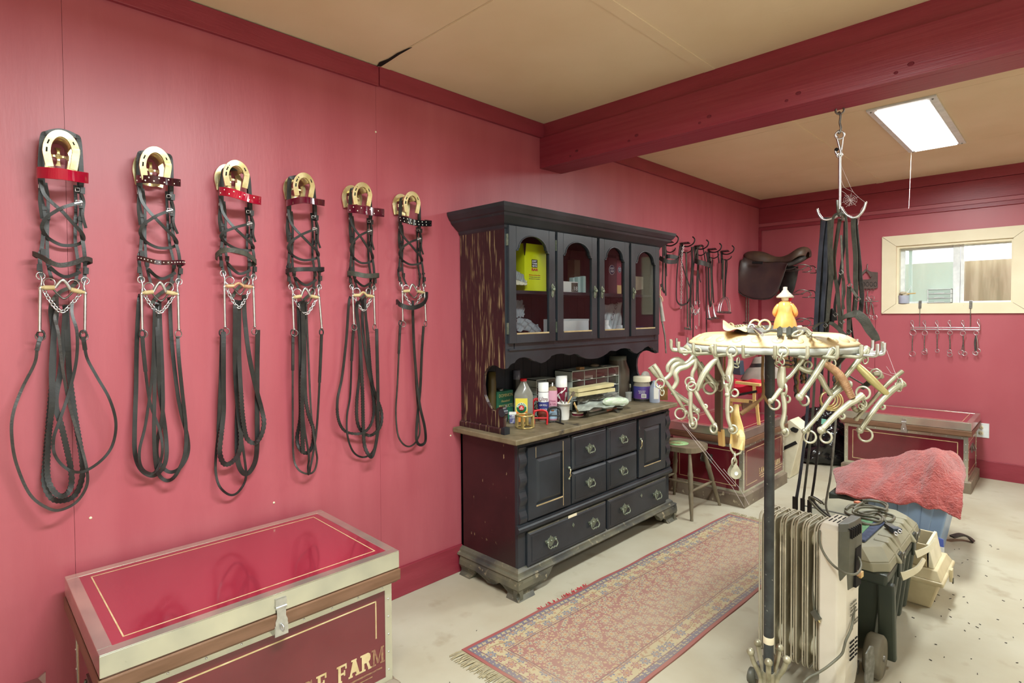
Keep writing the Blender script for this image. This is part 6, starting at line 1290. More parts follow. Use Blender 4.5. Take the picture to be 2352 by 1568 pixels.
# ------------------------------------------------------------------ tack on the far part of the left wall
F4 = ZM(1500, 520, 5.6)
def f4(x, y, o=.05): return P(*F4(x, y), x=o)
def ctack(label, x, y, extra=0):
    t = thing('bridle_hook', label, 'tack hook', V((0, f4(x, y).y, f4(x, y).z)), 0, 'black curled tack hooks on the far wall')
    p = f4(x, y, 0); py, pz = p.y, p.z
    MB().bx((0, py-.02, pz-.09), (.006, py+.02, pz+.03), leather).build('back_plate', t, bevel=.003)
    MB().tube(spl([(.005, py, pz), (.06, py, pz-.01), (.11, py, pz+.01), (.125, py, pz+.045), (.105, py, pz+.07)], 5), .006, leather, 8).build('upper_prong', t)
    MB().tube(spl([(.005, py, pz-.05), (.05, py, pz-.065), (.09, py, pz-.05), (.10, py, pz-.03)], 5), .005, leather, 8).build('lower_prong', t)
    MB().rib([(.035, py-.04, pz+.018), (.035, py, pz+.030), (.035, py+.04, pz+.018)], .06, .004, leather, (0, 0, 1)).build('cradle', t)
    return t
for (x, y), l in zip(((150, 240), (365, 250), (545, 285), (715, 325), (880, 350)), ('black curled tack hook nearest the hutch crown', 'black curled tack hook carrying a chain lead', 'black curled tack hook carrying the snaffle bridle', 'black curled tack hook carrying hooded stirrups', 'black curled tack hook carrying the open stirrups')): ctack(l, x, y)
def wstrap(par, pts, w_, mt, o=.06, n_='strap', nr=(1, 0, 0)): return MB().rib(spl([f4(a, b, (c[0] if c else o)) for a, b, *c in pts], 6), w_, .004, mt, nr).build(n_, par)
def wbelt(par, pts, h, mt, mid=.14):
    n = len(pts); P_ = spl([f4(a, b, .05+mid*.6*math.sin(PI*i/(n-1))) for i, (a, b) in enumerate(pts)], 6)
    def hn(i, k): return (P_[min(i+1, k-1)]-P_[max(i-1, 0)]).cross(V((0, 0, 1)))
    return MB().rib(P_, h, .004, mt, hn).build('browband', par)
t = thing('bridle', 'dark bridle with a plain browband hanging half behind the hutch', 'bridle', f4(150, 400, 0))
wstrap(t, [(125, 230), (128, 500), (122, 720), (130, 800), (145, 850)], .020, leather); wstrap(t, [(155, 240), (160, 500), (160, 740), (165, 890)], .02, leatherb); wstrap(t, [(170, 300), (168, 480), (172, 640)], .016, leather); wstrap(t, [(100, 740), (120, 810), (150, 850)], .018, leather); wbelt(t, [(80, 400), (150, 440), (230, 455), (312, 445), (315, 405), (220, 385), (150, 390)], .034, leather)
t = thing('lead_chain', 'looped black lead strap with a thin steel chain on the second far wall hook', 'lead', f4(365, 400, 0))
MB().chain([f4(395, 240, .075), f4(368, 380, .07), f4(365, 700, .06), f4(357, 1050, .05)], .022, .0022, steel).build('chain', t, label='steel lead chain')
wstrap(t, [(345, 250), (325, 420), (305, 650), (300, 900), (320, 980), (370, 1010), (440, 980), (480, 900), (490, 820), (460, 740), (410, 600), (365, 440), (345, 330), (355, 250)], .014, leather)
wstrap(t, [(425, 330), (432, 600), (440, 900), (445, 1290)], .022, leatherg)
MB().rib([f4(405, 1310, .06), f4(490, 1322, .06)], .02, .01, steeld, (1, 0, 0)).ring(f4(465, 1300, .07), .014, .003, steeld, (1, .4, 0), 12).build('end_snap', t)
t = thing('bridle', 'dark bridle with a studded browband and snaffle rings on the third far wall hook', 'bridle', f4(545, 400, 0))
wstrap(t, [(500, 260), (505, 500), (485, 800), (480, 1050)], .035, leather); wstrap(t, [(525, 260), (535, 400), (515, 600), (518, 1000), (512, 1480)], .014, leather); wstrap(t, [(480, 1000), (475, 1200), (478, 1310)], .024, leatherb)
wstrap(t, [(570, 260), (575, 500), (565, 700), (560, 960)], .022, leatherb); wstrap(t, [(590, 600), (600, 680), (615, 715)], .01, leather); wstrap(t, [(585, 480), (580, 800), (590, 1040)], .016, leather); wstrap(t, [(620, 250), (560, 300), (530, 420)], .012, leatherg)
wbelt(t, [(535, 440), (580, 455), (640, 470), (700, 490), (740, 505), (745, 480), (690, 455)], .042, leatherb)
bt = thing('snaffle_bit', None, None); bt.parent = t; WM[bt.name] = Wm(t)
MB().ring(f4(545, 985, .06), .022, .003, steel, (1, .3, 0)).build('bit_ring', bt); MB().ring(f4(580, 975, .05), .020, .003, steel, (1, -.4, 0)).build('bit_ring', bt)
MB().chain([f4(500, 1010, .06), f4(520, 1090, .06), f4(545, 1130, .06), f4(570, 1100, .06), f4(600, 1050, .06)], .024, .003, steel).build('curb_chain', bt)
MB().tube(spl([f4(480, 1040, .06), f4(500, 1120, .06), f4(540, 1060, .06), f4(575, 1120, .06), f4(595, 1060, .06)], 4), .005, steel, 8).tube([f4(590, 1120, .06), f4(590, 1280, .06)], .0035, steel, 8).ring(f4(555, 1300, .06), .018, .0028, steel, (1, .2, 0)).build('shank', bt)
t = thing('hooded_stirrups', 'black stirrup leathers with two narrow steel stirrup irons seen edge-on, fourth far wall hook', 'stirrups', f4(715, 450, 0))
wstrap(t, [(640, 260), (665, 400), (685, 600), (685, 1000), (688, 1390)], .016, leather); wstrap(t, [(690, 330), (710, 500), (720, 900), (740, 1030)], .03, leather); wstrap(t, [(740, 400), (745, 600), (755, 900), (740, 1030)], .024, leatherg); wstrap(t, [(765, 420), (760, 600), (775, 900), (782, 980)], .016, leather)
for x0, y0, x1, y1 in ((708, 1010, 725, 1190), (765, 985, 800, 1175)):
    MB().tube([f4(x0, y0, .07), f4((x0*2+x1)/3, y0+60, .07), f4((x0+x1)/2, (y0+y1)/2+30, .08), f4(x1, y1-10, .09)], [.004, .006, .010, .014], steel, 8).build('stirrup_iron', t); MB().rib([f4(x1-22, y1, .09), f4(x1+22, y1, .09)], .045, .01, steeld, (.2, 0, 1)).build('tread', t)
t = thing('stirrups', 'wide open steel stirrup pair on folded black leathers, fifth far wall hook', 'stirrups', f4(910, 600, 0))
wstrap(t, [(905, 420), (900, 600), (905, 915)], .026, leatherg); wstrap(t, [(935, 420), (930, 600), (925, 915)], .022, leather); wstrap(t, [(950, 430), (950, 520), (935, 700), (925, 900)], .014, leather); wstrap(t, [(885, 430), (885, 680)], .014, leather); wstrap(t, [(835, 320), (840, 400), (850, 470)], .02, leather)
for dx, dd, o in ((0, 0, .06), (28, -4, .11)):
    MB().tube(spl([f4(835+dx, 1095+dd, o), f4(850+dx, 1000+dd, o), f4(885+dx, 930+dd, o), f4(910+dx, 915+dd, o), f4(935+dx, 930+dd, o), f4(960+dx*.9, 1000+dd, o), f4(975+dx*.6, 1095+dd, o)], 5), .0055, steel, 8).build('stirrup_iron', t)
    MB().rib([f4(832+dx, 1102+dd, o), f4(980+dx*.4, 1108+dd, o)], .03, .012, steeld, (.3, 0, 1)).build('tread', t)
# crop / grooming paddle hanging beside the hutch
t = thing('paddle_whip', 'grey tapered rod with a pale grip hanging at the hutch side', 'rod', P(1517, 700, y=3.64))
pz = lambda a, b: P(a, b, y=3.66)
MB().tube([pz(1516, 683), pz(1519, 710), pz(1523, 738)], [.009, .013, .016], MATS['white_vinyl'] if 0 else mat('grey_grip', 'b3ada4', '98928a', .5, ns=20), 10).build('grip', t)
MB().tube([pz(1521, 738), pz(1527, 770), pz(1530, 811)], [.007, .006, .005], steeld, 8).build('shaft', t)
MB().tube(spl([pz(1519, 660), pz(1516, 668), pz(1517, 684)], 3), .003, MATS['cream_hide'], 6).tube(spl([pz(1514, 676), pz(1521, 684), pz(1522, 692)], 3), .003, MATS['cream_hide'], 6).build('wrist_loop', t)
# ------------------------------------------------------------------ saddle on its wire rack
ys0 = 5.99
rkt = thing('saddle_rack', 'tall wire saddle rack with three curled tiers on the left wall in the far corner', 'rack', (0, ys0, 1.2))
for y in (ys0-.03, ys0+.03): MB().tube([V((.012, y, 1.98)), V((.012, y, 1.02))], .005, brassd if 0 else steeld, 8).build('upright', rkt)
for z, in ((1.865,), (1.62,), (1.345,)):
    for y in (ys0-.10, ys0+.12):
        MB().tube(spl([(.012, ys0+(.03 if y > ys0 else -.03), z-.01), (.03, y, z-.005), (.3, y, z), (.48, y, z), (.56, y+.02*(1 if y > ys0 else -1), z+.035), (.62, y, z+.03), (.65, ys0 + (y-ys0)*.6, z+.0), (.64, y, z-.035), (.585, y, z-.035)], 5), .0048, steeld, 8).build('arm', rkt)
    MB().tube([V((.52, ys0-.10, z)), V((.52, ys0+.12, z))], .0042, steeld, 8).build('cross_wire', rkt)
E5 = ZM(1660, 540, 5.88)
t = thing('saddle', 'dark brown flat english saddle on the wire rack in the far corner', 'saddle', (.32, ys0, 1.9))
fl = [(290, 300), (250, 340), (215, 520), (185, 650), (190, 740), (260, 810), (400, 860), (560, 870), (660, 850), (740, 760), (800, 600), (850, 450), (878, 376)]
tp = [(290, 300), (340, 320), (420, 345), (520, 365), (600, 370), (700, 360), (800, 362), (878, 376)]
def sheet(outline, top, yT, yB, mt, name, dx=0):
    out = resamp(outline, 26); tq = resamp(top, 26); g = []
    for i in range(26):
        for j in range(8):
            f = j/7; x = tq[i][0]+(out[i][0]-tq[i][0])*f; y = tq[i][1]+(out[i][1]-tq[i][1])*f
            yy = yT+(yB-yT)*math.sin(f*PI/2)+.0*f; g.append(P(*E5(x+dx, y), y=yy))
    m = MB().add(g, [(i*8+j, i*8+j+1, i*8+9+j, i*8+8+j) for i in range(25) for j in range(7)], mt, True)
    return m
f_ = sheet(fl[:], tp, ys0-.13, ys0-.20, saddlem, 'flap').build('flap', t, solid=.008, sub=1)
lp = [P(*E5(a, b), y=ys0-.20) for a, b in resamp(fl[1:-1], 30)]; MB().tube(spl(lp, 2), .0045, leatherb, 6).build('flap_edge', f_)
fl2 = [(700, 420), (780, 800), (820, 860), (900, 840), (960, 760), (1000, 600), (1020, 480)]; tp2 = [(700, 370), (760, 380), (820, 390), (880, 400), (930, 410), (980, 420), (1020, 430)]
sheet(fl2, tp2, ys0+.12, ys0+.20, leather, 'far_flap').build('flap', t, solid=.008, label='black underside of the far flap')
silt = [(300, 262), (350, 222), (430, 219), (520, 224), (590, 250), (660, 285), (740, 303), (820, 297), (900, 268), (970, 225), (1030, 180), (1090, 160), (1130, 166), (1155, 190), (1150, 225)]
sib = [(300, 318), (350, 338), (430, 352), (520, 368), (590, 372), (660, 368), (740, 368), (820, 372), (890, 368), (930, 345), (980, 310), (1030, 285), (1080, 276), (1110, 282), (1118, 290)]
n = 15; vs = []; K = 16
wd = [.10, .125, .125, .12, .10, .09, .095, .11, .13, .145, .15, .14, .12, .09, .05]
for i in range(n):
    a = P(*E5(*silt[i]), y=ys0-.02); b = P(*E5(*sib[i]), y=ys0-wd[i]); 
    for k in range(K+1):
        an = PI*k/K; ccos = math.cos(an); s = math.sin(an)
        z = b.z+(a.z-b.z)*(s**.6); vs.append((a.x*(s)+b.x*(1-s) if 1 else 0, ys0-wd[i]*ccos*1.0, z))
m = MB().add(vs, [(i*(K+1)+k, i*(K+1)+k+1, (i+1)*(K+1)+k+1, (i+1)*(K+1)+k) for i in range(n-1) for k in range(K)], saddles, True)
m.build('seat', t, solid=.015, sub=1)
for s in (-1, 1):
    m = MB(); pts = [P(*E5(880, 400), y=ys0+s*.12), P(*E5(960, 375), y=ys0+s*.11), P(*E5(1050, 330), y=ys0+s*.10), P(*E5(1105, 300), y=ys0+s*.07)]; m.tube(spl(pts, 5), [.022]*6+[.026]*6+[.022]*4, leatherb, 10); m.build('panel', t)
m = MB().rib([P(*E5(400, 368), y=ys0-.205), P(*E5(540, 372), y=ys0-.205)], .025, .012, dark, (0, -1, .3)).build('stirrup_bar', t)
# ------------------------------------------------------------------ back wall: key rack leather piece, bit bar, sill things
H2b = ZM(1850, 620, 8.7095)
def b2(x, y, o=.03): return P(*H2b(x, y), y=YB-o)
t = thing('leather_bit_holder', 'brown leather plate with snap loops hanging on the back wall beside the window', 'bit holder', b2(1260, 200, 0))
pl = [(1080, 100), (1130, 95), (1190, 20), (1215, 0), (1240, 5), (1310, 100), (1320, 150), (1300, 175), (1240, 188), (1130, 190), (1080, 180), (1070, 370), (1380, 370), (1440, 350), (1445, 45), (1330, 35), (1250, 10), (1215, -20), (1180, 10), (1120, 75), (1080, 80)]
pl = [(1090, 110), (1150, 190), (1240, 188), (1300, 175), (1318, 130), (1240, 8), (1330, 35), (1445, 45), (1445, 350), (1380, 372), (1075, 372), (1075, 110)]
lb = mat('brown_grey_leather', '5a4a44', '4a3c37', .6, ns=14)
m = MB(); Q = [b2(a, b, .024) for a, b in pl]; frus(m, [V((p.x, p.y, p.z)) for p in Q], [V((p.x, p.y+.006, p.z)) for p in Q], lb); m.build('leather_plate', t)
MB().rib(spl([b2(1090, 110, .025), b2(1150, 60, .025), b2(1215, 5, .02), b2(1280, 60, .025), b2(1318, 130, .025)], 4), .02, .006, lb, (0, -1, 0)).build('hanger_strap', t)
MB().tube(spl([b2(1225, 15, .03), b2(1240, -60, .03), b2(1238, -120, .02)], 4), .004, steeld, 6).build('nail', t)
for x in (1090, 1160, 1240, 1320, 1400):
    MB().ring(b2(x, 280, .027), .012, .0025, leatherb, (0, 1, 0), 14, sx=1.7).build('snap_loop', t); 
for x in (1130, 1210, 1280, 1350): MB().ring(b2(x, 395, .03), .011, .0022, steeld, (.3, 1, 0), 10).build('snap_ring', t)
def wbit(label, pts, rings, par=None, o=.035, r=.004, mt=steeld, twist=0, fn=b2):
    t = thing('snaffle_bit', label, 'bit', fn(*rings[0][:2], o), 0, 'snaffle bits on the back wall')
    P_ = spl([fn(a, b, o) for a, b in pts], 5); MB().tube(P_, [r*(1.25 if (i % 2 and twist) else 1) for i in range(len(P_))], mt, 8).build('mouthpiece', t)
    for a, b, R in rings: MB().ring(fn(a, b, o+.004), R, .0026, steel, (.15, 1, 0), 18).build('ring', t)
    return t
wbit('thin twisted snaffle with a cross bar beneath the brown leather plate', [(1325, 560), (1310, 640), (1340, 700), (1360, 800), (1370, 890)], [(1328, 562, .021), (1385, 945, .022)], twist=1)
wbit('twisted snaffle hanging left of the cross bar one', [(1240, 420), (1245, 600), (1300, 640), (1290, 760), (1270, 890)], [(1260, 940, .020), (1240, 560, .013)], o=.05, twist=1)
wbit('dull flat snaffle half behind the black straps', [(1215, 640), (1225, 760), (1235, 880)], [(1300, 945, .019)], o=.045, r=.009)
MB().tube([b2(1185, 630, .06), b2(1460, 625, .06)], .005, steel, 8).build('cross_bar', label='short steel bar lying across the snaffle bits', cat='bar')
bz = ZM(1980, 500, 4.613)
def bb_(x, y, o=.03): return P(*bz(x, y), y=YB-o)
t = thing('bit_bar', 'steel over-the-sill hanging bar with six hooks below the window', 'bar', bb_(880, 1170, 0))
MB().tube([bb_(515, 1160, .03), bb_(1240, 1165, .03)], .004, steel, 8).build('rail', t); MB().tube([bb_(515, 1180, .03), bb_(1240, 1188, .03)], .004, steel, 8).build('rail', t)
for x in (608, 1145): MB().rib([bb_(x+8, 880, .024), bb_(x+5, 960, .024)], .022, .003, steeld, (0, -1, 0)).tube([bb_(x+5, 950, .026), bb_(x, 1165, .03)], .0028, steeld, 6).rib([bb_(x+8, 882, .022), bb_(x+12, 876, -.03)], .022, .003, steeld, (0, 0, 1)).build('sill_hanger', t)
for x, dy in ((532, 0), (662, 0), (793, 0), (928, 0), (1068, 0), (1235, -12)):
    MB().tube(spl([bb_(x+14, 1190, .045), bb_(x+8, 1150, .045), bb_(x-16, 1110+dy, .03), bb_(x-10, 1090+dy, .035), bb_(x+6, 1092+dy, .035), bb_(x+12, 1130, .03), bb_(x+8, 1190, .04)], 4), .0026, steel, 6).build('hook', t)
bits = [('leftmost bit on the bar, two large rings with a rusty mouth', [(540, 1250), (532, 1320), (533, 1405)], [(540, 1218, .0245), (533, 1440, .0245)], 0),
 ('second bit from the left on the bar, with a doubled lower ring', [(665, 1245), (660, 1320), (662, 1400)], [(665, 1220, .021), (662, 1425, .021), (668, 1405, .016)], 0),
 ('third bit on the bar, the smallest with tiny rings', [(797, 1235), (795, 1310), (796, 1390)], [(797, 1213, .0135), (797, 1408, .0145)], 0),
 ('fourth bit on the bar, with a twisted chain mouth', [(930, 1240), (928, 1280), (932, 1340), (928, 1400)], [(932, 1218, .0175), (925, 1415, .016), (930, 1448, .018)], 1),
 ('fifth bit on the bar, two straight arms ending in two rings', [(1070, 1245), (1070, 1330), (1055, 1410)], [(1068, 1222, .019), (1050, 1425, .0195), (1085, 1437, .0175)], 0),
 ('rightmost bit on the bar, a dark flat cheek with three rings', [(1215, 1240), (1200, 1330), (1203, 1410)], [(1210, 1220, .0175), (1196, 1430, .0165), (1230, 1408, .016), (1205, 1440, .014)], 0)]
for l, p, r, tw_ in bits:
    t = wbit(l, p, r, fn=bb_, twist=tw_, o=.04)
    if 'fifth' in l: MB().tube([bb_(1075, 1245, .045), bb_(1072, 1330, .045), bb_(1082, 1415, .045)], .0035, steeld, 6).build('mouthpiece', t)
    if 'rightmost' in l: MB().rib(spl([bb_(1212, 1250, .045), bb_(1198, 1320, .045), bb_(1205, 1410, .045)], 4), .016, .004, leatherb, (0, -1, 0)).tube([bb_(1213, 1250, .05), bb_(1225, 1330, .05), bb_(1228, 1390, .05)], .0035, steel, 6).build('cheek', t)
# window sill: paint can and mini drawers
zs = WZ0+.0045
c_ = V((1.328, YB+.008, zs)); t = thing('tin_can', 'small pale blue tin with rags and a stick, left on the window sill', 'can', c_)
MB().lathe([(.042, 0), (.043, .002), (.043, .072), (.044, .074), (.041, .074), (.041, .006), (.0001, .006)], c_, mat('pale_blue_tin', 'b9bfcf', 'a9b0c2', .4, ns=10), 28).build('tin', t)
g = []
for i in range(6): a = i*1.05; g.append(c_+V((.02*math.cos(a), .02*math.sin(a), .085+.012*math.sin(i*2.1))))
m = MB()
for i, p in enumerate(g): m.ball(p, .022, mat('rag', 'c9bfa8', 'a99c84', .9, ns=60, bump=.5) if i == 0 and 'rag' not in MATS else MATS['rag'], 10, (1, 1, .7))
m.build('rags', t); MB().tube([c_+V((.01, -.01, .088)), c_+V((.095, -.03, .091))], .005, pale, 8).build('stick', t)
MB().tube(spl([c_+V((.02, 0, .09)), c_+V((.04, 0, .12)), c_+V((.055, 0, .15)), c_+V((.05, 0, .165))], 4), [.006]*4+[.004]*4+[.002]*5, MATS['white_vinyl'], 6).build('feather', t)
d0, d1 = bb_(692, 905, .012), bb_(945, 905, .012)
t = thing('mini_drawer_box', 'small white three-drawer plastic box on the window sill', 'drawer box', ((d0.x+d1.x)/2, YB+.03, zs))
X0, X1 = d0.x, d1.x; Hh = .125
m = MB()
for a, b in ((X0, X0+.006), (X1-.006, X1)): m.bx((a, YB-.012, zs), (b, YB+.07, zs+Hh), vinyl)
for i in range(4): m.bx((X0, YB-.012, zs+i*(Hh-.005)/3), (X1, YB+.07, zs+.005+i*(Hh-.005)/3), vinyl)
m.bx((X0, YB+.066, zs), (X1, YB+.07, zs+Hh), vinyl).build('case', t)
for i in range(3):
    d = MB().bx((X0+.007, YB-.010, zs+.007+i*.04), (X1-.007, YB-.007, zs+.036+i*.04), frost).bx((X0+.05, YB-.018, zs+.007+i*.04), (X1-.05, YB-.010, zs+.011+i*.04), vinyl).build('drawer', t)
    MB().bx((X0+.03, YB+.0, zs+.008+i*.04), (X1-.04, YB+.05, zs+.018+i*.04), steeld).build('contents', d)
# cobwebs
web = glassmat('cobweb', 'ffffff', 0); N = web.node_tree.nodes
webm = mat('cobweb_thread', 'e8dcdc', rough=.8, alpha=.55)
m = MB(); G = ZM(1850, 230, 5.06)
cpt = P(*G(520, 1160), y=2.93)
for i in range(14):
    a = 2*PI*i/14; e_ = P(*G(520+110*math.cos(a)*(.6+.4*math.sin(i*2.3)**2), 1160+85*math.sin(a)*(.6+.4*math.cos(i*1.7)**2)), y=2.93+.03*math.sin(i)); m.tube([cpt, e_], .0007, webm, 4)
for r_ in (.4, .7, 1): m.tube([P(*G(520+100*r_*math.cos(a)*.8, 1160+75*r_*math.sin(a)*.8), y=2.93+.02*math.sin(a*3)) for a in [2*PI*i/16 for i in range(17)]], .0005, webm, 4)
for L in (((415, 760), (490, 930), (545, 1050), (620, 1130), (700, 1190)), ((415, 920), (450, 1010), (520, 1050), (560, 1070)), ((410, 1050), (470, 1090), (530, 1180), (470, 1240)), ((700, 1200), (640, 1290), (610, 1450))): m.tube(spl([P(*G(a, b), y=2.93) for a, b in L], 4), .0007, webm, 4)
m.build('cobweb', label='dusty cobweb stretched between the steel tack hook stem and its right arm', cat='cobweb', kind='stuff')
m = MB(); A2 = ZM(1520, 850, 4.2386)
for L in (((200, 520, 3.2), (380, 720, 3.2), (560, 950, 3.2), (720, 1130, 3.2)), ((200, 530, 3.2), (450, 850, 3.2), (690, 1140, 3.2), (800, 1330, 3.2)), ((600, 960, 3.2), (760, 1150, 3.2), (850, 1310, 3.2))): m.tube([D(*A2(a, b), c) for a, b, c in L], .0011, webm, 4)
m.build('cobweb', label='long cobweb threads sagging from the dresser corner past the stool to the chest', cat='cobweb', kind='stuff')
m = MB(); Bz2 = ZM(1780, 720, 4.6125)
for L in (((1180, 380, 2.0), (1270, 620, 2.0), (1335, 740, 1.85)), ((1180, 560, 2.0), (1230, 630, 2.0), (1290, 640, 1.9)), ((980, 570, 1.9), (1240, 660, 1.95))): m.tube([D(*Bz2(a, b), c) for a, b, c in L], .0007, webm, 4)
m.build('cobweb', label='fine cobweb threads at the right end of the bit rack', cat='cobweb', kind='stuff')
# ------------------------------------------------------------------ things on the dresser countertop
ZC = .8206
K0 = ZM(1020, 800, 4.276); K1 = ZM(1110, 820, 8.712); K2 = ZM(1320, 800, 8.7125)
def cyl_item(name, label, cat, prof, bpt, mt, parts=()):
    t = thing(name, label, cat, bpt); return t
def rr(pts): return pts
black = MATS['black_leather']
def facing(p, h=0): # frame facing the camera at point p (vertical)
    d = (CAM-p); d.z = 0; d.normalize(); return frame(p+V((0, 0, h)), V((0, 0, 1)).cross(d), (0, 0, 1), d)
def wraptext(par, s, p, r, z, size, mt, fit=None, ysc=1, name='lettering'):
    M = facing(V((p.x, p.y, ZC)), z); M = M @ MX.Translation(V((0, 0, r+.0006)))
    return text(name, par, s, M, size, mt, fit=fit, align='CENTER', ysc=ysc)
def txt(par, s, p, z, off, size, mt, fit=None, dx=0, ysc=1, name='lettering', shear=0):
    M = facing(V((p.x, p.y, ZC)), z) @ MX.Translation(V((dx, 0, off))); return text(name, par, s, M, size, mt, fit=fit, align='CENTER', ysc=ysc, shear=shear)
white = mat('white_label', 'eeeeea', rough=.4); redp = mat('red_plastic', 'c8202a', rough=.35); yel = mat('pale_gold_letters', 'd8c98a', rough=.5)
# green tin
a, b = P(*K1(275, 1050), z=ZC), P(*K1(602, 1075), z=ZC)
x1 = .085; y0 = 2.235; y1 = 2.395; h = .155
bx_ = P(*K1(280, 670), x=x1); bx2 = P(*K1(600, 650), x=x1); y0, y1 = bx_.y, bx2.y; h = bx2.z-ZC
tin = mat('green_tin', '2f7a5e', '276850', .45, ns=10, c3='8a9a80', s3=60, t3=.72)
t = thing('green_tin', 'dusty green tin reading DOMINION PRODUCTS in the left notch of the counter', 'tin', (x1-.05, (y0+y1)/2, ZC))
MB().bx((x1-.07, y0, ZC), (x1, y1, ZC+h), tin).build('tin_body', t, bevel=.003)
MB().lathe([(.018, 0), (.018, .012), (.0001, .012)], (x1-.035, y0+.06, ZC+h), steeld, 18).build('cap', t)
text('lettering', t, 'DOMINION', at(XF, x1+.0003, y0+.012, ZC+h-.035), .03, yel, fit=(y1-y0)*.86, ysc=.9); text('lettering', t, 'Household', at(XF, x1+.0003, y0+.03, ZC+h-.065), .02, yel, fit=(y1-y0)*.55, shear=.3); text('lettering', t, 'PRODUCTS', at(XF, x1+.0003, y0+.012, ZC+h-.098), .03, yel, fit=(y1-y0)*.86, ysc=.9)
# dark olive can behind, black cylinder
for (px, bot, top, w_, l, mt) in ((172, 640, 290, 175, 'dim olive brown can behind the green tin', mat('olive_can', '5a4a22', '4a3c1a', .5, ns=10)), (670, 640, 265, 155, 'tall black spray can with a clear grey cap behind the oil soap bottle', black)):
    q = P(*K1(px, 430), x=.052); r = w_/2/8.712/FPX*((q-CAM).dot(fw)); top_z = P(*K1(px, top), x=.052).z
    t = thing('can', l, 'can', (.052, q.y, ZC)); MB().lathe([(r, 0), (r, top_z-ZC-.06), (r*.92, top_z-ZC-.05), (r*.92, top_z-ZC), (.0001, top_z-ZC)], (.052, q.y, ZC), mt, 24).build('can_body', t, bevel=0)
    if mt is black: MB().lathe([(r+.0005, .06), (r+.0005, .085)], (.052, q.y, ZC), white, 24).build('label_band', t); MB().lathe([(r*.95, top_z-ZC-.055), (r*.95, top_z-ZC+.002), (.0001, top_z-ZC+.002)], (.052, q.y, ZC), mat('smoke_cap', '6a6874', '565460', .3, ns=4), 24).build('cap', t)
q = P(*K1(450, 500), x=.11); MB().lathe([(.012, 0), (.012, .03), (.006, .04), (.004, .07), (.009, .09), (.0001, .1)], (.11, q.y, ZC), steeld, 14).build('small_pump', label='small dark pump nozzle between the green tin and the black can', cat='pump')
# oil soap bottle
p, h, w_ = base(K1(808, 0)[0], K1(0, 1290)[1], K1(0, 425)[1], 375/8.712, ZC)
t = thing('oil_soap_bottle', 'clear cleaner bottle with a red cap and a round green MURPHY OIL SOAP label', 'bottle', p)
M = facing(p); W = w_/2
cs = mat('clear_amber_plastic', 'a8a69c', '95938a', .15, ns=4, trans=.0, alpha=.55)
m = MB(M); pl = [(W*a, W*.62*b) for a, b in ((-1, -.7), (-.85, -1), (.85, -1), (1, -.7), (1, .7), (.85, 1), (-.85, 1), (-1, .7))]
lv = [(0, .92), (.004, 1), (h*.60, 1), (h*.67, .95), (h*.9, .36), (h*.93, .32), (h*.96, .32)]
vs = []
for z, s in lv: vs += [(a*s, z, b*(s*.6+.4 if s > .5 else s*1.1)) for a, b in pl]
n = 8; m.add(vs, [(i*n+j, (i+1)*n+j, (i+1)*n+(j+1) % n, i*n+(j+1) % n) for i in range(len(lv)-1) for j in range(n)], cs, True); m.build('bottle', t)
Mz = MX.Translation(p) ; MB(Mz).lathe([(W*.36, h*.94), (W*.37, h), (.0001, h)], (0, 0, 0), redp, 20).build('cap', t)
zf = W*.64
MB(M).bx((-W*.86, h*.13, zf), (W*.42, h*.56, zf+.0012), mat('yellow_green_label', 'd8d94a', 'e8c84a', .4, ns=30)).bx((-W*.86, h*.02, zf), (W*.42, h*.26, zf+.0014), mat('orange_label', 'd9762c', 'e0943c', .4, ns=40)).build('label', t)
MB(M).lathe([(W*.56, 0), (W*.56, .0008), (.0001, .0008)], (0, 0, 0), MATS['white_label'], 30, M=MX.Translation(V((-W*.22, h*.34, zf+.0012)))).build('badge_rim', t)
gB = mat('label_green', '1f7a4c'); MB(M).lathe([(W*.53, 0), (W*.53, .0014), (.0001, .0014)], (0, 0, 0), gB, 30, M=MX.Translation(V((-W*.22, h*.34, zf+.0012)))).build('badge', t)
MB(M).lathe([(W*.29, 0), (W*.29, .0020), (.0001, .0020)], (0, 0, 0), redp, 26, M=MX.Translation(V((-W*.22, h*.34, zf+.0012)))).build('badge_centre', t)
for i, ch in enumerate('MURPHY'):
    a = math.radians(155-i*26); r = W*.335; Mt = M @ MX.Translation(V((-W*.22+r*math.cos(a), h*.34+r*math.sin(a), zf+.0030))) @ MX.Rotation(a-PI/2, 4, 'Z'); text('lettering', t, ch, Mt, .0135, white, align='CENTER', bold=.0003)
for s, dy in (('OIL', .001), ('SOAP', -.008)): text('lettering', t, s, M @ MX.Translation(V((-W*.22, h*.34+dy, zf+.0036))), .009, white, align='CENTER', bold=.0002)
# brass hoop frame
def hoopstand(name, label, cat, p, R, h, mt, rr_=.004, gap=0, mid=None):
    t = thing(name, label, cat, p); 
    MB().ring(p+V((0, 0, .004)), R, rr_, mt, (0, 0, 1), 28).build('lower_hoop', t)
    MB().ring(p+V((0, 0, h)), R, rr_*1.3, mt, (0, 0, 1), 28).build('upper_hoop', t)
    for i in range(4): a = i*PI/2+.5; MB().bx((p.x+R*math.cos(a)-.007, p.y+R*math.sin(a)-.007, p.z+.004), (p.x+R*math.cos(a)+.007, p.y+R*math.sin(a)+.007, p.z+h), mt).build('post', t)
    return t
p, h, w_ = base(K1(830, 0)[0], K1(0, 1410)[1], K1(0, 1160)[1], 360/8.712, ZC)
goldf = mat('gold_lacquer', 'c6b27a', 'b09a5c', .35, metal=.6, ns=20)
hoopstand('brass_hoop_stand', 'small gold hoop stand at the front left corner of the countertop', 'stand', p, w_/2*.92, h, goldf)
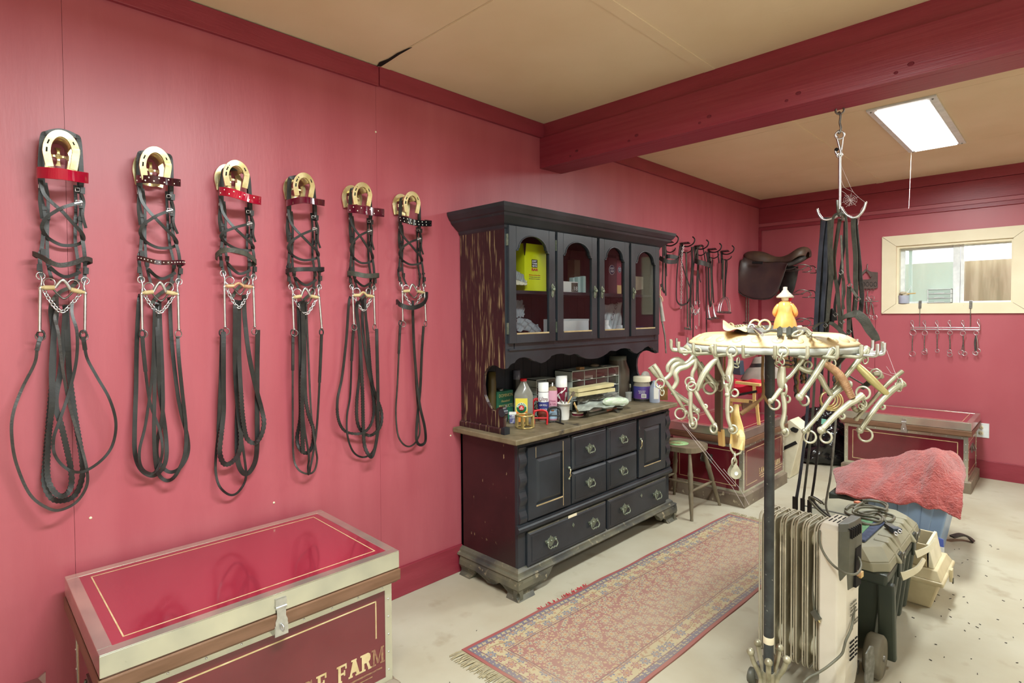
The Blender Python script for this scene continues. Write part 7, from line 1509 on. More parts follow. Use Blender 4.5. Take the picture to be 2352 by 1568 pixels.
def wirerack(label, px0, px1, bot, top, mt, dd=.0):
    p, h, w_ = base(K1((px0+px1)/2, 0)[0], K1(0, bot)[1], K1(0, top)[1], (px1-px0)/8.712, ZC)
    t = thing('tack_bracket', label, 'bracket', p); M = facing(p); W = w_/2; r = .0052
    MB(M).tube(spl([(-W*.8, .006, 0), (-W*.85, h*.6, 0), (-W*.7, h*.92, 0), (0, h, -.005), (W*.7, h*.92, 0), (W*.85, h*.6, 0), (W*.8, .006, 0)], 4), r, mt, 8).build('hoop', t)
    MB(M).tube(spl([(-W*.8, .006, -.05), (-W*.85, h*.5, -.05), (-W*.7, h*.8, -.05), (0, h*.88, -.05), (W*.7, h*.8, -.05), (W*.85, h*.5, -.05), (W*.8, .006, -.05)], 4), r, mt, 8).build('hoop', t)
    m = MB(M)
    for x in (-W*.8, W*.8): m.tube([(x, .005, .01), (x, .005, -.06)], r*.9, mt, 8)
    m.tube([(-W*.82, h*.45, 0), (W*.82, h*.45, 0)], r*.8, mt, 8); m.build('base_wire', t)
    return t
wirerack('glossy red tack bracket standing between the soap bottle and the black bracket', 985, 1310, 1345, 1060, redp)
wirerack('taller red tack bracket behind the front red one', 985, 1150, 1250, 830, redp)
wirerack('black hoop tack bracket in front of the pink spray can', 1275, 1570, 1310, 1000, black)
p = P(*K1(1500, 1320), z=ZC+.004); MB().tube(spl([P(*K1(1330, 1300), z=ZC+.004), P(*K1(1450, 1290), z=ZC+.004), P(*K1(1610, 1335), z=ZC+.004)], 4), .004, black, 8).build('bent_rod', label='bent black rod lying on the counter edge before the black bracket', cat='rod')
# spray cans
def can(label, px, bot, top, w0, bodym, capm, capf, name='spray_can'):
    p, h, w_ = base(K1(px, 0)[0], K1(0, bot)[1], K1(0, top)[1], w0/8.712, ZC); r = w_/2
    t = thing(name, label, 'spray can', p, 0, 'aerosol cans on the dresser')
    MB().lathe([(r*.9, 0), (r, .004), (r, h*capf-.006), (r*.96, h*capf)], p, bodym, 30).build('can_body', t)
    return t, p, h, r
t, p, h, r = can('white and dark blue aerosol can reading Ultra', 1205, 1262, 505, 215, mat('white_can', 'e9ebee', rough=.3), None, .76)
MB().lathe([(r*.98, h*.76), (r*.98, h), (.0001, h)], p, white, 30).build('cap', t); MB().lathe([(r*1.004, h*.755), (r*1.004, h*.765)], p, black, 30).build('cap_line', t)
MB().lathe([(r+.0004, h*.26), (r+.0004, h*.50)], p, mat('navy_label', '2c3478'), 30).build('blue_band', t); MB().lathe([(r+.0004, .004), (r+.0004, h*.26)], p, mat('rust_label', '7c3a2c'), 30).build('brown_band', t)
txt(t, 'Ultra', p, h*.53, r+.001, .035, mat('dark_red_ink', '5c1a24'), fit=r*1.5, shear=.2); txt(t, 'OF POLI', p, h*.40, r+.001, .014, white, fit=r*1.35); txt(t, 'CHANGE', p, h*.29, r+.001, .014, white, fit=r*1.35)
t, p, h, r = can('dusty pink hair spray can without a cap', 1388, 1250, 510, 190, mat('pink_can', 'd6a3b8', 'c994aa', .35, ns=6), None, .80)
MB().lathe([(r, h*.80), (r*.9, h*.86), (r*.5, h*.90), (.0001, h*.91)], p, mat('dusty_dome', '9a8460', '7c6848', .6, ns=30), 26).build('dome', t); MB().lathe([(.0035, h*.9), (.0035, h), (.0001, h)], p, white, 10).build('nozzle', t)
txt(t, 'STREAK', p, h*.50, r+.001, .014, mat('magenta_ink', '9a3a68'), fit=r*1.4); txt(t, "'N TIPS", p, h*.42, r+.001, .014, MATS['magenta_ink'], fit=r*1.4)
MB().lathe([(r+.0004, .01), (r+.0004, h*.36)], p, mat('blue_photo', '8fb0cc', 'a8c0d4', .4, ns=30), 26).build('picture_band', t); MB(facing(p)).ball((0, h*.27, r-.004), .012, mat('brown_print', '8a5a38'), 12, (1, .8, .45)).build('picture_patch', t)
t, p, h, r = can('tall burgundy spray can with a white cap and letters UV', 1567, 1160, 370, 235, mat('burgundy_can', '7c1c3a', '701832', .3, ns=6), None, .72)
MB().lathe([(r*.98, h*.72), (r*.98, h), (.0001, h)], p, white, 30).build('cap', t); txt(t, 'UV', p, h*.28, r+.001, .04, white, fit=r*1.0, dx=r*.1)
M = facing(p); MB(M).rib([(-r*.75, h*.50, r*.75), (0, h*.60, r+.001), (r*.7, h*.70, r*.8)], .010, .0012, white, (0, 0, 1)).build('white_flash', t)
# white cup with brushes
p, h, w_ = base(K1(1610, 0)[0], K1(0, 1240)[1], K1(0, 910)[1], 270/8.712, ZC); r = w_/2
t = thing('plastic_cup', 'white ribbed plastic cup holding brushes near the counter edge', 'cup', p)
MB().lathe([(r*.78, 0), (r*.8, .004), (r*.93, h*.95), (r, h*.96), (r, h), (r*.95, h), (r*.75, .006), (.0001, .006)], p, white, 32).build('cup', t)
for i, (x0, y0, x1, y1, mt, tip, l) in enumerate((((1570), 905, 1500, 760, steeld, 'metal', 'flat metal spatula leaning left in the white cup'), (1630, 905, 1660, 700, steeld, 'metal', 'thin steel rod upright in the white cup'), (1700, 905, 1820, 690, MATS['brown_tool'], 'brush', 'brown bristle brush leaning right in the white cup'))):
    a = D(*K1(x0, y0), (p-CAM).dot(fw)); b = D(*K1(x1, y1), (p-CAM).dot(fw)+.01); a2 = a+(a-b)*.45
    t = thing('brush', l, 'brush', a2); MB().tube([a2, a, a.lerp(b, .6)], [.003, .0035, .004], steeld if tip == 'metal' else pale, 8).build('handle', t); MB().rib([a.lerp(b, .55), b], .018 if tip != 'metal' else .010, .004, mt, (.7, -.7, 0)).build('head', t)
# small labelled packets at left corner
p = P(*K1(600, 1330), z=ZC); M = facing(p)
slate = mat('blue_foil', '5a5c8a', 'a8a8b4', .35, ns=60, lo=.45, hi=.55)
MB(M).bx((-.022, 0, -.012), (.012, .05, .0), slate).build('foil_packet', label='crumpled blue and silver foil packet beside the hutch foot', cat='packet', bevel=.004)
MB(M).bx((-.024, .0505, -.03), (.018, .064, .0), white).build('white_box', label='small white box lying on the foil packet', cat='box', bevel=.001)
# drawer organisers
def organiser(label, xF, cxy0, cxy1, bot, depth, cells, mt, split=None):
    a = P(*cxy0, x=xF); b = P(*cxy1, x=xF); y0, y1 = a.y, b.y; z1 = (a.z+b.z)/2; z0 = ZC
    t = thing('drawer_organiser', label, 'organiser', (xF-depth/2, (y0+y1)/2, ZC)); f = .005
    m = MB().bx((xF-depth, y0, z0), (xF, y0+f, z1), mt).bx((xF-depth, y1-f, z0), (xF, y1, z1), mt).bx((xF-depth, y0, z1-f), (xF, y1, z1), mt).bx((xF-depth, y0, z0), (xF, y1, z0+f), mt).bx((xF-depth, y0, z0), (xF-depth+f, y1, z1), mt)
    rows, cols = cells; hh = (z1-z0-f)/rows; 
    for i in range(1, rows): m.bx((xF-depth, y0, z0+i*hh), (xF, y1, z0+i*hh+.0035), mt)
    for j in range(1, cols): yj = y0+(y1-y0)*j/cols; m.bx((xF-depth, yj-.002, z0), (xF, yj+.002, z1), mt)
    m.build('case', t)
    for i in range(rows):
        for j in range(cols):
            ya, yb = y0+(y1-y0)*j/cols+.005, y0+(y1-y0)*(j+1)/cols-.005; za, zb = z0+i*hh+.006, z0+(i+1)*hh-.004
            d = MB().bx((xF-.003, ya, za), (xF, yb, zb), clearp).bx((xF-depth+.01, ya, za), (xF-.003, yb, za+.002), clearp).bx((xF, (ya+yb)/2-.012, za), (xF+.010, (ya+yb)/2+.012, za+.004), white).build('drawer', t)
            MB().bx((xF-depth*.7, ya+.01, za+.002), (xF-.02, yb-.01, za+.008+.012*((i*3+j*5) % 4)/3), (steeld, white, MATS['brown_tool'])[(i+j) % 3]).build('contents', d)
    return t, y0, y1, z1
lgrey = mat('dusty_grey_case', 'b9bfb6', 'a5aba2', .5, ns=10)
t, y0o, y1o, z1o = organiser('large grey drawer organiser with clear drawers under the hutch apron', .18, K0(1255, 215), K0(1718, 178), 0, .145, (4, 4), lgrey)
organiser('smaller grey drawer organiser behind the white spray can', .145, K0(905, 310), K0(1095, 285), 0, .115, (5, 2), lgrey)
ty_ = P(*K2(130, 390), x=.16); MB().bx((.13, ty_.y-.02, z1o), (.165, ty_.y+.03, z1o+.018), MATS['brown_cord']).build('soap_bar', label='small tan block on top of the large drawer organiser', cat='block', bevel=.003)
a = P(*K2(420, 350), x=.13); m = MB().ball((.12, a.y, z1o+.012), .03, MATS['brown_tool'], 12, (1, 1.3, .4)).ball((.15, a.y+.05, z1o+.008), .025, steeld, 10, (1, 1.4, .3)); m.build('rag_heap', label='dark crumpled rag lying on the large drawer organiser', cat='rag')
# big dim jar, grey canister, tubs
p = P(*K2(930, 700), z=ZC); q = P(*K2(930, 300), x=.15)
t = thing('glass_jar', 'big dim glass jar with a flat lid behind the grey canister', 'jar', (.12, q.y, ZC)); r = .085; zt_ = P(*K2(930, 150), x=.15).z-ZC
MB().lathe([(r*.95, 0), (r, .01), (r, zt_*.68), (r*.72, zt_*.9), (r*.72, zt_*.92)], (.12, q.y, ZC), mat('dusty_jar_glass', '5c5248', '463e36', .3, ns=4, alpha=.8), 24).build('jar', t); MB().lathe([(r*.74, zt_*.90), (r*.74, zt_), (.0001, zt_)], (.12, q.y, ZC), MATS['grey_handle_plastic'], 28).build('lid', t)
p, h, w_ = base(K2(990, 0)[0], K2(0, 930)[1], K2(0, 455)[1], 205/8.7125, ZC); t = thing('canister', 'grey plastic canister with embossed letters OL', 'canister', p); r = w_/2; gc = mat('grey_canister', '9fa6aa', '8f969a', .4, ns=8)
MB().lathe([(r*.96, 0), (r, .006), (r, h*.76)], p, gc, 28).build('canister_body', t); MB().lathe([(r*1.02, h*.76), (r*1.02, h*.92), (r*.9, h), (.0001, h)], p, gc, 28).build('lid', t); MB().lathe([(r*1.03, h*.755), (r*1.03, h*.765)], p, black, 28).build('seam', t); txt(t, 'OL', p, h*.45, r+.001, .03, white, fit=r*.8, dx=-r*.3)
for i, (px, bt, tp_2, w0, l) in enumerate(((985, 1010, 715, 280, 'dusty clear plastic tub with a lid in front of the grey canister'), (1075, 1050, 860, 145, 'small frosted plastic cup at the right of the dusty tub'))):
    p, h, w_ = base(K2(px, 0)[0], K2(0, bt)[1], K2(0, tp_2)[1], w0/8.7125, ZC); r = w_/2; t = thing('plastic_tub', l, 'tub', p)
    MB().lathe([(r*.82, 0), (r*.84, .003), (r*.94, h*.8), (r, h*.82), (r, h*.97)] if i else [(r*.82, 0), (r*.84, .003), (r*.93, h*.8)], p, mat('dusty_frosted%d' % i, 'b9aa96', 'a3937e', .4, ns=9, alpha=.9) if i == 0 else mat('frosted_cup', 'c9ccc8', rough=.4, alpha=.7), 28).build('tub', t)
    if i == 0: MB().lathe([(r, h*.80), (r, h), (.0001, h)], p, MATS['dusty_cream_paint'], 28).build('lid', t)
# cream boxes
cb_ = mat('cream_card_box', 'd0c79a', 'c3b98a', .7, ns=10); dz_ = None
for i, (L, l) in enumerate(((((75, 930), (810, 820)), 'lower cream long carton on the dusty heap'), (((70, 845), (790, 720)), 'upper cream long carton tilted on the lower one'))):
    a = P(*K2(*L[0]), x=.36); b = P(*K2(*L[1]), x=.36); d = (b-a); 
    vv = [a+V((0, 0, -.012)), b+V((0, 0, -.012)), b+V((-.07, 0, -.012)), a+V((-.07, 0, -.012))]; MB().hull4(vv, [v+V((0, 0, .022)) for v in vv], cb_).build('long_carton', label=l, cat='carton', bevel=.001)
# plastic bag pile
def crumple(name, label, cat, pts, yx, mt, amp=.01, parent=None, seed=1, thick=.002):
    random.seed(seed); top, bot = pts; n = 22; g = []
    A_ = resamp(top, n); B_ = resamp(bot, n)
    for i in range(n):
        for j in range(10):
            f = j/9; x = A_[i][0]+(B_[i][0]-A_[i][0])*f; y = A_[i][1]+(B_[i][1]-A_[i][1])*f; p = P(x, y, x=yx[0]+(yx[1]-yx[0])*f)
            p += V((random.uniform(-1, 1), random.uniform(-1, 1), random.uniform(-1, 1)))*amp*.5+V((amp*math.sin(i*1.3+j), 0, amp*.6*math.sin(i*.8-j*1.2))); p.z = max(p.z, ZC+.002) if yx[1] > .2 and cat == 'bag' and parent is None else p.z; g.append(p)
    return MB().add(g, [(i*10+j, i*10+j+1, i*10+11+j, i*10+10+j) for i in range(n-1) for j in range(9)], mt, True).build(name, parent, solid=thick, sub=1, label=label, cat=cat)
foil = mat('cloudy_plastic_film', 'bcc4bc', 'a2aaa2', .18, ns=12, bump=.5, bs=40, spec=.8)
crumple('plastic_bag', 'crumpled clear plastic bag with green contents spread on the counter', 'bag', ([K2(40, 1080), K2(250, 1010), K2(500, 990), K2(800, 930), K2(1040, 1000)], [K2(60, 1270), K2(250, 1230), K2(520, 1180), K2(800, 1170), K2(1090, 1110)]), (.27, .42), foil, .008)
p0, p1 = P(*K2(590, 1060), x=.40), P(*K2(1050, 1060), x=.40)
MB().tube(spl([p0, p0.lerp(p1, .3), p0.lerp(p1, .7), p1], 4), [.012, .02, .024, .026, .027, .028, .028, .028, .028, .027, .026, .022, .014][:13], mat('pale_green_film', 'b9d6b4', 'dfe8dc', .2, ns=20, stretch=(1, 1, 4), spec=.8), 12).build('wrapped_roll', label='pale green plastic wrapped roll in front of the bag pile', cat='roll')
crumple('plastic_bag', 'grey crumpled plastic under the cream cartons', 'bag', ([K2(20, 940), K2(200, 930), K2(500, 900), K2(870, 870)], [K2(60, 1080), K2(250, 1060), K2(520, 1000), K2(850, 960)]), (.25, .33), mat('grey_film', '8f9088', '6f706a', .3, ns=12, bump=.6, bs=40), .008, seed=5)
for k, (x, z_, rr0) in enumerate(((.30, .0, .05), (.26, .0, .055), (.33, .0, .04))):
    a = P(*K2(330+150*k, 980), x=x); MB().ball((x, a.y, ZC+.025), rr0, foil, 14, (1, 1.6, .5)).build('film_wad', label=('left', 'middle', 'right')[k]+' wad of clear film heaped under the cartons', cat='plastic')
# clipper, hammer, ribbon
t = thing('clipper', 'silver and navy electric clipper lying at the counter edge', 'clipper', P(*K2(390, 1270), z=ZC))
a, b = P(*K2(270, 1265), z=ZC+.022), P(*K2(510, 1195), z=ZC+.024); MB().tube(spl([a, a.lerp(b, .3), a.lerp(b, .7), b], 4), [.010, .019, .023, .024, .025, .025, .025, .025, .024, .023, .021, .018, .012], MATS['steel_x'] if 'steel_x' in MATS else mat('silver_plastic', 'b8b8b4', 'a5a5a0', .25, metal=.3, ns=5), 14).build('clipper_body', t)
a, b = P(*K2(255, 1290), z=ZC+.010), P(*K2(500, 1215), z=ZC+.010); MB().rib([a, b], .030, .018, mat('navy_plastic', '1c2438'), (.2, 0, 1)).build('clipper_base', t, bevel=.006)
t = thing('claw_hammer', 'small claw hammer with a grey grip lying along the counter front', 'hammer', P(*K2(520, 1270), z=ZC))
a, b, c_ = P(*K2(250, 1335), z=ZC+.010), P(*K2(620, 1250), z=ZC+.010), P(*K2(830, 1200), z=ZC+.010); MB().tube([a, a.lerp(b, .5), b], [.012, .011, .009], greyp, 10).build('grip', t, label='grey rubber grip'); MB().tube([b, c_], .007, mat('orange_handle', 'a8624a', '6a5040', .6, ns=20), 10).build('handle', t)
q1, q2 = P(*K2(800, 1130+60), z=ZC+.016), P(*K2(880, 1270), z=ZC+.012); MB().tube([P(*K2(830, 1180), z=ZC+.014), P(*K2(960, 1180), z=ZC+.014)], [.014, .012], steeld, 10).rib([P(*K2(790, 1220), z=ZC+.012), P(*K2(880, 1270), z=ZC+.006)], .022, .006, steeld, (.2, -.2, 1)).build('head', t)
t = thing('ribbon_spool', 'flat cream and maroon ribbon spool beside the white cup', 'spool', P(*K2(40, 1370), z=ZC))
c_ = P(*K2(60, 1345), z=ZC); MB().lathe([(.034, 0), (.036, .001), (.036, .003), (.033, .003)], c_, MATS['dusty_cream_paint'], 30).lathe([(.033, .017), (.036, .017), (.036, .020), (.0001, .020)], c_, MATS['dusty_cream_paint'], 30).build('flange', t); MB().lathe([(.034, .003), (.034, .017)], c_, mat('maroon_ribbon', '6c1c30', rough=.35), 30).build('ribbon', t)
a, b = P(*K1(1900, 1100), z=ZC+.022), P(*K1(1820, 920), x=.40); MB().rib([a, b], .016, .005, pale, (.6, -.5, .3)).build('wooden_stick', label='short pale wooden stick leaning behind the ribbon spool', cat='stick', bevel=.001)
# purple jar, clear bottle, brown box, scraper
p, h, w_ = base(K2(1345, 0)[0], K2(0, 1045)[1], K2(0, 560)[1], 350/8.7125, ZC); r = w_/2
t = thing('purple_label_jar', 'plastic jar with a cream lid and blue purple label, right end of the counter', 'jar', p)
MB().lathe([(r*.9, 0), (r*.95, .006), (r*.95, h*.62), (r*.84, h*.76), (r*.84, h*.84)], p, mat('jar_plastic', 'a39c8e', '8b8476', .25, ns=6, alpha=.9), 32).build('jar', t)
MB().lathe([(r*.98, h*.80), (r*.98, h*.97), (r*.95, h), (.0001, h)], p, MATS['dusty_cream_paint'], 32).build('lid', t); MB().lathe([(r*.96, h*.12), (r*.96, h*.62)], p, mat('violet_label', '3f4796', '6a3f86', .35, ns=7), 32).build('label', t); MB().lathe([(r*.955, .004), (r*.955, h*.11)], p, black, 32).build('dark_contents', t)
M = facing(p, h*.17) ; MB(M).bx((-.004, 0, r*.94), (.030, h*.15, r*.97+.001), white).build('barcode_patch', t)
m = MB(M)
for i in range(9): m.bx((-.001+i*.0032, .003, r*.97+.001), (-.001+i*.0032+.0012+.0006*(i % 2), h*.13, r*.97+.0014), dark)
T(m.build('barcode_lines', t), kind='stuff')
txt(t, 'SHOW SHEEN\nGLOSS GEL\nFOR COATS', p, h*.43, r*.965, .008, white, fit=r*.8)
p, h, w_ = base(K2(1600, 0)[0], K2(0, 1075)[1], K2(0, 640)[1], 205/8.7125, ZC); r = w_/2
t = thing('clear_bottle', 'translucent bluish bottle with a white label beside the purple label jar', 'bottle', p)
MB().lathe([(r*.95, 0), (r, .004), (r*.97, h*.6), (r*.80, h*.75), (r*.4, h*.92), (r*.36, h), (.0001, h)], p, mat('bluish_plastic', 'b8c2d6', 'a9b4ca', .2, ns=4, alpha=.8), 28).build('bottle', t); MB(facing(p, h*.18)).bx((-r*.15, 0, r*.9), (r*.75, h*.52, r*.98+.001), white).build('label', t)
p, h, w_ = base(K2(1785, 0)[0], K2(0, 1035)[1], K2(0, 780)[1], 150/8.7125, ZC); MB(facing(p)).bx((-w_/2, 0, -w_), (w_/2, h, 0), mat('amber_carton', '8a6228', '6c4a1c', .6, ns=30)).build('amber_carton', label='small amber brown carton at the right end of the counter', cat='carton', bevel=.001)
a = P(*K2(1445, 530), x=.22); print('PADDLE', a); MB().lathe([(.062, 0), (.062, .012), (.0001, .012)], (0, 0, 0), mat('grey_disc', '8c8880', rough=.6), 24, M=frame((.20, a.y, a.z-.035), (0, 1, 0), (0, 0, 1), (1, 0, 0))).bx((.200, a.y-.02, ZC), (.210, a.y+.02, a.z-.06), MATS['grey_disc']).build('round_paddle', label='grey round headed paddle standing behind the purple label jar', cat='paddle')
# ------------------------------------------------------------------ inside the hutch
ZS, ZB = 1.5745, 1.2755; L0 = ZM(1170, 530, 5.9714); L1 = ZM(1170, 650, 6.4); L2 = ZM(1360, 560, 3.894)
a = P(*L0(213, 760), x=.27); b = P(*L0(508, 765), x=.27); ztp = P(*L0(213, 165), x=.27).z
yl = mat('lime_yellow_carton', 'e4ea14', 'd9de10', .45, ns=4); t = thing('yellow_carton', 'bright yellow bait carton reading JUST ONE BITE BAR behind the first glass door', 'carton', (.2, (a.y+b.y)/2, ZS))
MB().bx((.12, a.y, ZS), (.27, b.y, ztp), yl).build('carton_body', t, bevel=.002); m = MB(at(XF, .2705, a.y-.002, 0)).prism([(-.010, ztp), (.014, ztp), (.004, ztp-.07), (.0, ztp-.07)], 0, .0008, dark).build('black_tab', t)
wq = b.y-a.y; cy_ = a.y+wq*.45; hz = ztp-ZS
MB().bx((.2702, cy_-wq*.14, ZS+hz*.50), (.2712, cy_+wq*.12, ZS+hz*.67), dark).build('logo_panel', t)
for i, s in enumerate(('JUST', 'ONE', 'BITE')): text('lettering', t, s, at(XF, .2715, cy_-wq*.115, ZS+hz*(.62-.052*i)), .014, white, fit=wq*.21, ysc=.95, bold=.0004)
text('lettering', t, 'BAR', at(XF, .2706, cy_-wq*.15, ZS+hz*.43), .02, redp, fit=wq*.30, bold=.0006)
for i, s in enumerate(('Kills Rats and House Mice', 'Contains sixteen bars', 'Resistant to weather')): text('lettering', t, s, at(XF, .2706, cy_-wq*.27, ZS+hz*(.33-.04*i)), .008, (redp, ink, ink)[i], fit=wq*.52)
crumple('seed_packet', 'grey foil packet lying left of the yellow carton on the shelf', 'packet', ([L0(80, 540), L0(130, 570), L0(190, 600)], [L0(85, 660), L0(150, 690), L0(220, 720)]), (.27, .29), mat('grey_foil_pack', 'a2a8a4', '7e8480', .3, ns=9), .003, seed=8, thick=.008)
crumple('paper_packet', 'cream paper packet under the foil packet on the shelf', 'packet', ([L0(80, 625), L0(150, 660), L0(240, 690)], [L0(85, 735), L0(160, 742), L0(240, 742)]), (.27, .30), MATS['dusty_cream_paint'], .003, seed=9, thick=.008)
a = P(*L0(735, 795), x=.27); b = P(*L0(940, 790), x=.27); z2 = P(*L0(735, 690), x=.27).z
t = thing('white_carton', 'small white carton marked .18 on the shelf behind the second glass door', 'carton', (.22, (a.y+b.y)/2, ZS)); MB().bx((.19, a.y, ZS), (.27, b.y, z2), white).build('carton_body', t, bevel=.001); MB().bx((.2702, a.y+(b.y-a.y)*.55, ZS+.004), (.271, b.y-.002, z2-.006), greyp).build('label_panel', t); text('lettering', t, '.18', at(XF, .2714, a.y+(b.y-a.y)*.60, ZS+.012), .03, white, fit=(b.y-a.y)*.34, ysc=1.2)
a = P(*L0(900, 400), x=.10); t = MB().bx((.06, a.y-.03, ZS), (.12, a.y+.03, a.z), mat('tan_tin', '6c6048', '4c4436', .6, ns=10)).build('tan_carton', label='dim tall tan carton at the back of the shelf, second door', cat='carton', bevel=.002)
for k, (x, wp) in enumerate(((885, 30), (958, 45), (1030, 45))):
    a = P(*L0(x, 640+k*-10), x=.20); MB().bx((.17, a.y-wp/2/5.97/FPX*2.9*1.6, ZS), (.20, a.y+wp/2/5.97/FPX*2.9*1.6, a.z), mat('pale_aqua_card', 'b9d6cc', 'a2bdb4', .5, ns=10) if k == 0 else MATS['pale_aqua_card']).build('card_pack', label=('narrow left', 'middle', 'right')[k]+' one of three pale aqua card packs standing on the shelf', cat='pack')
a = P(*L1(95, 755), x=.29); b = P(*L1(1170, 720), x=.28)
a = P(*L1(790, 735), x=.28); b = P(*L1(1172, 715), x=.28); z2 = P(*L1(1130, 525), x=.28).z
t = thing('white_bin', 'open white card bin on the cabinet floor behind the second glass door', 'bin', (.2, (a.y+b.y)/2, ZB)); m = MB().bx((.12, a.y, ZB), (.28, b.y, ZB+.004), white)
for q in (((.276, a.y, ZB), (.28, b.y, z2-.01)), ((.12, a.y, ZB), (.124, b.y, z2)), ((.12, a.y, ZB), (.28, a.y+.004, z2)), ((.12, b.y-.004, ZB), (.28, b.y, z2))): m.bx(*q, white)
m.build('bin_walls', t)
film = mat('clear_film_bag', 'c4cacb', 'aeb4b6', .12, ns=9, bump=.7, bs=30, alpha=.6, spec=.9)
crumple('film_bag', 'clear plastic bag crumpled on the cabinet floor behind the first glass door', 'plastic bag', ([L1(95, 520), L1(220, 505), L1(330, 560), L1(420, 610), L1(470, 700)], [L1(95, 690), L1(200, 700), L1(300, 720), L1(400, 740), L1(480, 745)]), (.22, .31), film, .010, seed=3)
crumple('film_bag', 'thin clear bag standing upright at the left behind the first glass door', 'plastic bag', ([L1(92, 255), L1(140, 245), L1(190, 250), L1(225, 380)], [L1(95, 500), L1(150, 500), L1(190, 500), L1(215, 500)]), (.18, .22), film, .006, seed=13)
for k, (x, w_) in enumerate(((280, 1), (400, 1))):
    a = P(*L1(x, 745), x=.31); MB().lathe([(.006, 0), (.024, 0), (.026, .004), (.026, .03), (.006, .034)], (0, 0, 0), white, 22, M=frame((.29, a.y, ZB+.027), (0, 1, 0), (0, 0, 1), (1, 0, .0))).build('tape_roll', label=('left', 'right')[k]+' white bandage roll on the cabinet floor, first door', cat='roll')
a = P(*L1(170, 750), x=.31); MB().bx((.285, a.y-.012, ZB), (.31, a.y+.012, ZB+.045), MATS['dusty_cream_paint']).build('cream_block', label='small cream block at the left of the bandage rolls', cat='block', bevel=.001)
# third and fourth doors
for (x0, x1, y0_, yb_, l, mt) in ((145, 222, 300, 410, 'dark maroon tall carton with a round badge on the shelf, third door', mat('maroon_carton', '4a1626', '3c101e', .35, ns=5)), (222, 262, 300, 410, 'red tall carton with a round badge beside the maroon one', mat('brick_carton', '8a3040', '7c2836', .35, ns=5))):
    a = P(*L2(x0, yb_), x=.26); b = P(*L2(x1, yb_), x=.26); z2 = P(*L2(x1, 130 if x0 < 200 else 150), x=.26).z
    t = thing('tall_carton', l, 'carton', (.22, (a.y+b.y)/2, ZS)); MB().bx((.17, a.y+.001, ZS), (.26, b.y-.001, z2), mt).build('carton_body', t, bevel=.002)
    c_ = P(*L2((x0+x1)/2 - (6 if x0 < 200 else -4), 232), x=.2605); rb = .032 if x0 < 200 else .02
    MB().lathe([(rb, 0), (rb, .0006), (.0001, .0006)], (0, 0, 0), white, 26, M=frame((.2601, c_.y, c_.z), (0, 1, 0), (0, 0, 1), (1, 0, 0))).lathe([(rb*.92, .0006), (rb*.92, .001), (.0001, .001)], (0, 0, 0), mat('badge_indigo', '2a2e58') if 'badge_indigo' not in MATS else MATS['badge_indigo'], 26, M=frame((.2601, c_.y, c_.z), (0, 1, 0), (0, 0, 1), (1, 0, 0))).build('badge', t)
    text('lettering', t, 'BODY\nSHOP', at(XF, .2613, c_.y, c_.z+rb*.1), rb*.6, white, fit=rb*1.2, align='CENTER')
    if x0 > 200: MB().bx((.2601, a.y+.002, ZS), (.2608, b.y-.002, ZS+.06), pale).build('lower_label', t)
a = P(*L2(392, 412), x=.25); b = P(*L2(467, 412), x=.25); z2 = P(*L2(467, 295), x=.25).z
t = thing('beige_carton', 'beige open carton on the shelf behind the fourth glass door', 'carton', (.2, (a.y+b.y)/2, ZS)); MB().bx((.15, a.y, ZS), (.25, b.y, z2), MATS['dusty_cream_paint']).build('carton_body', t, bevel=.001); MB().hull4([(.2501, a.y, ZS), (.2501, b.y-.004, ZS), (.2508, b.y-.004, ZS), (.2508, a.y, ZS)], [(.2501, a.y, ZS+.03), (.2501, b.y-.004, ZS+.045), (.2508, b.y-.004, ZS+.045), (.2508, a.y, ZS+.03)], greyp).build('dark_patch', t)
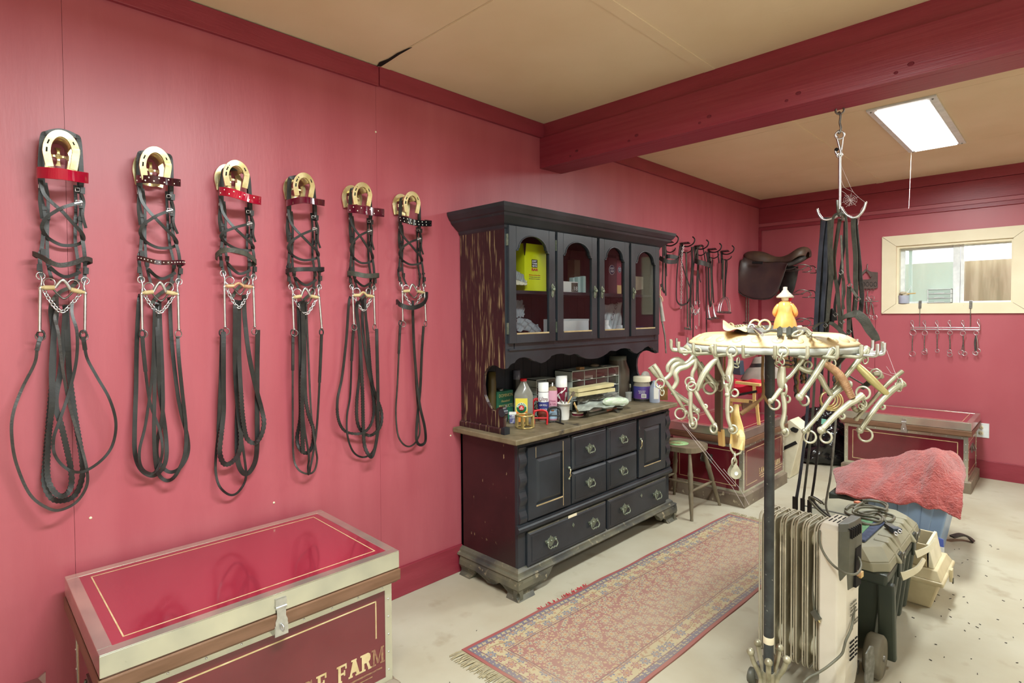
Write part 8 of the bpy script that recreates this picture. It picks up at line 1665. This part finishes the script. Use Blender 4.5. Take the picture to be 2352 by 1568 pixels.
for (x0, x1, l, tx) in ((95, 262, 'pale printed feed bag with CAP CITY lettering behind the third glass door', 1), (390, 548, 'pale printed feed bag with dark lettering behind the fourth glass door', 1)):
    t = thing('feed_bag', l, 'bag', P(*L2((x0+x1)/2, 770), x=.12)); crumple('bag_body', None, None, ([L2(x0, 545), L2((x0+x1)/2, 535), L2(x1, 520)], [L2(x0, 770), L2((x0+x1)/2, 772), L2(x1, 768)]), (.14, .19), mat('sack_%d' % x0, 'b5bdbb', '8f9896', .5, ns=14), .006, parent=t, seed=x0, thick=.006)
    q = P(*L2(x0+85, 690), x=.215); Mq = at(XF, q.x, q.y, q.z) @ MX.Rotation(1.05, 4, 'Z'); text('lettering', t, 'CAP CITY', Mq, .03, dark, fit=.17)
p = P(*L2(125, 772), x=.29); t = thing('pill_bottle', 'white plastic bottle on the cabinet floor behind the third glass door', 'bottle', (.29, p.y, ZB)); MB().lathe([(.034, 0), (.036, .004), (.036, .07), (.02, .09), (.016, .095)], (.29, p.y, ZB), white, 26).build('bottle', t); MB().lathe([(.019, .094), (.019, .125), (.0001, .125)], (.29, p.y, ZB), white, 20).build('cap', t); MB().lathe([(.0365, .012), (.0365, .045)], (.29, p.y, ZB), MATS['navy_label'], 26).build('label', t)
p = P(*L2(255, 770), x=.29); MB().lathe([(.03, 0), (.031, .004), (.031, .06), (.022, .078), (.02, .09), (.0001, .09)], (.28, p.y, ZB), white, 22).build('white_jar', label='small white jar at the right behind the third glass door', cat='jar')
p = P(*L2(190, 775), x=.25); MB().lathe([(.02, 0), (.02, .03), (.0001, .03)], (.25, p.y, ZB), MATS['navy_label'], 20).build('navy_pot', label='little navy pot between the white bottle and jar, third door', cat='pot')
a = P(*L2(430, 770), x=.27); MB().bx((.20, a.y-.05, ZB), (.27, a.y+.07, ZB+.075), mat('royal_blue', '25336e', '1c2858', .4, ns=6)).build('blue_pack', label='dark blue pack on the cabinet floor behind the fourth glass door', cat='pack', bevel=.01)
a = P(*L2(460, 770), x=.275); MB().bx((.272, a.y-.01, ZB), (.285, a.y+.012, ZB+.02), MATS['orange_label']).build('orange_box', label='tiny orange box in front of the dark blue pack', cat='box')
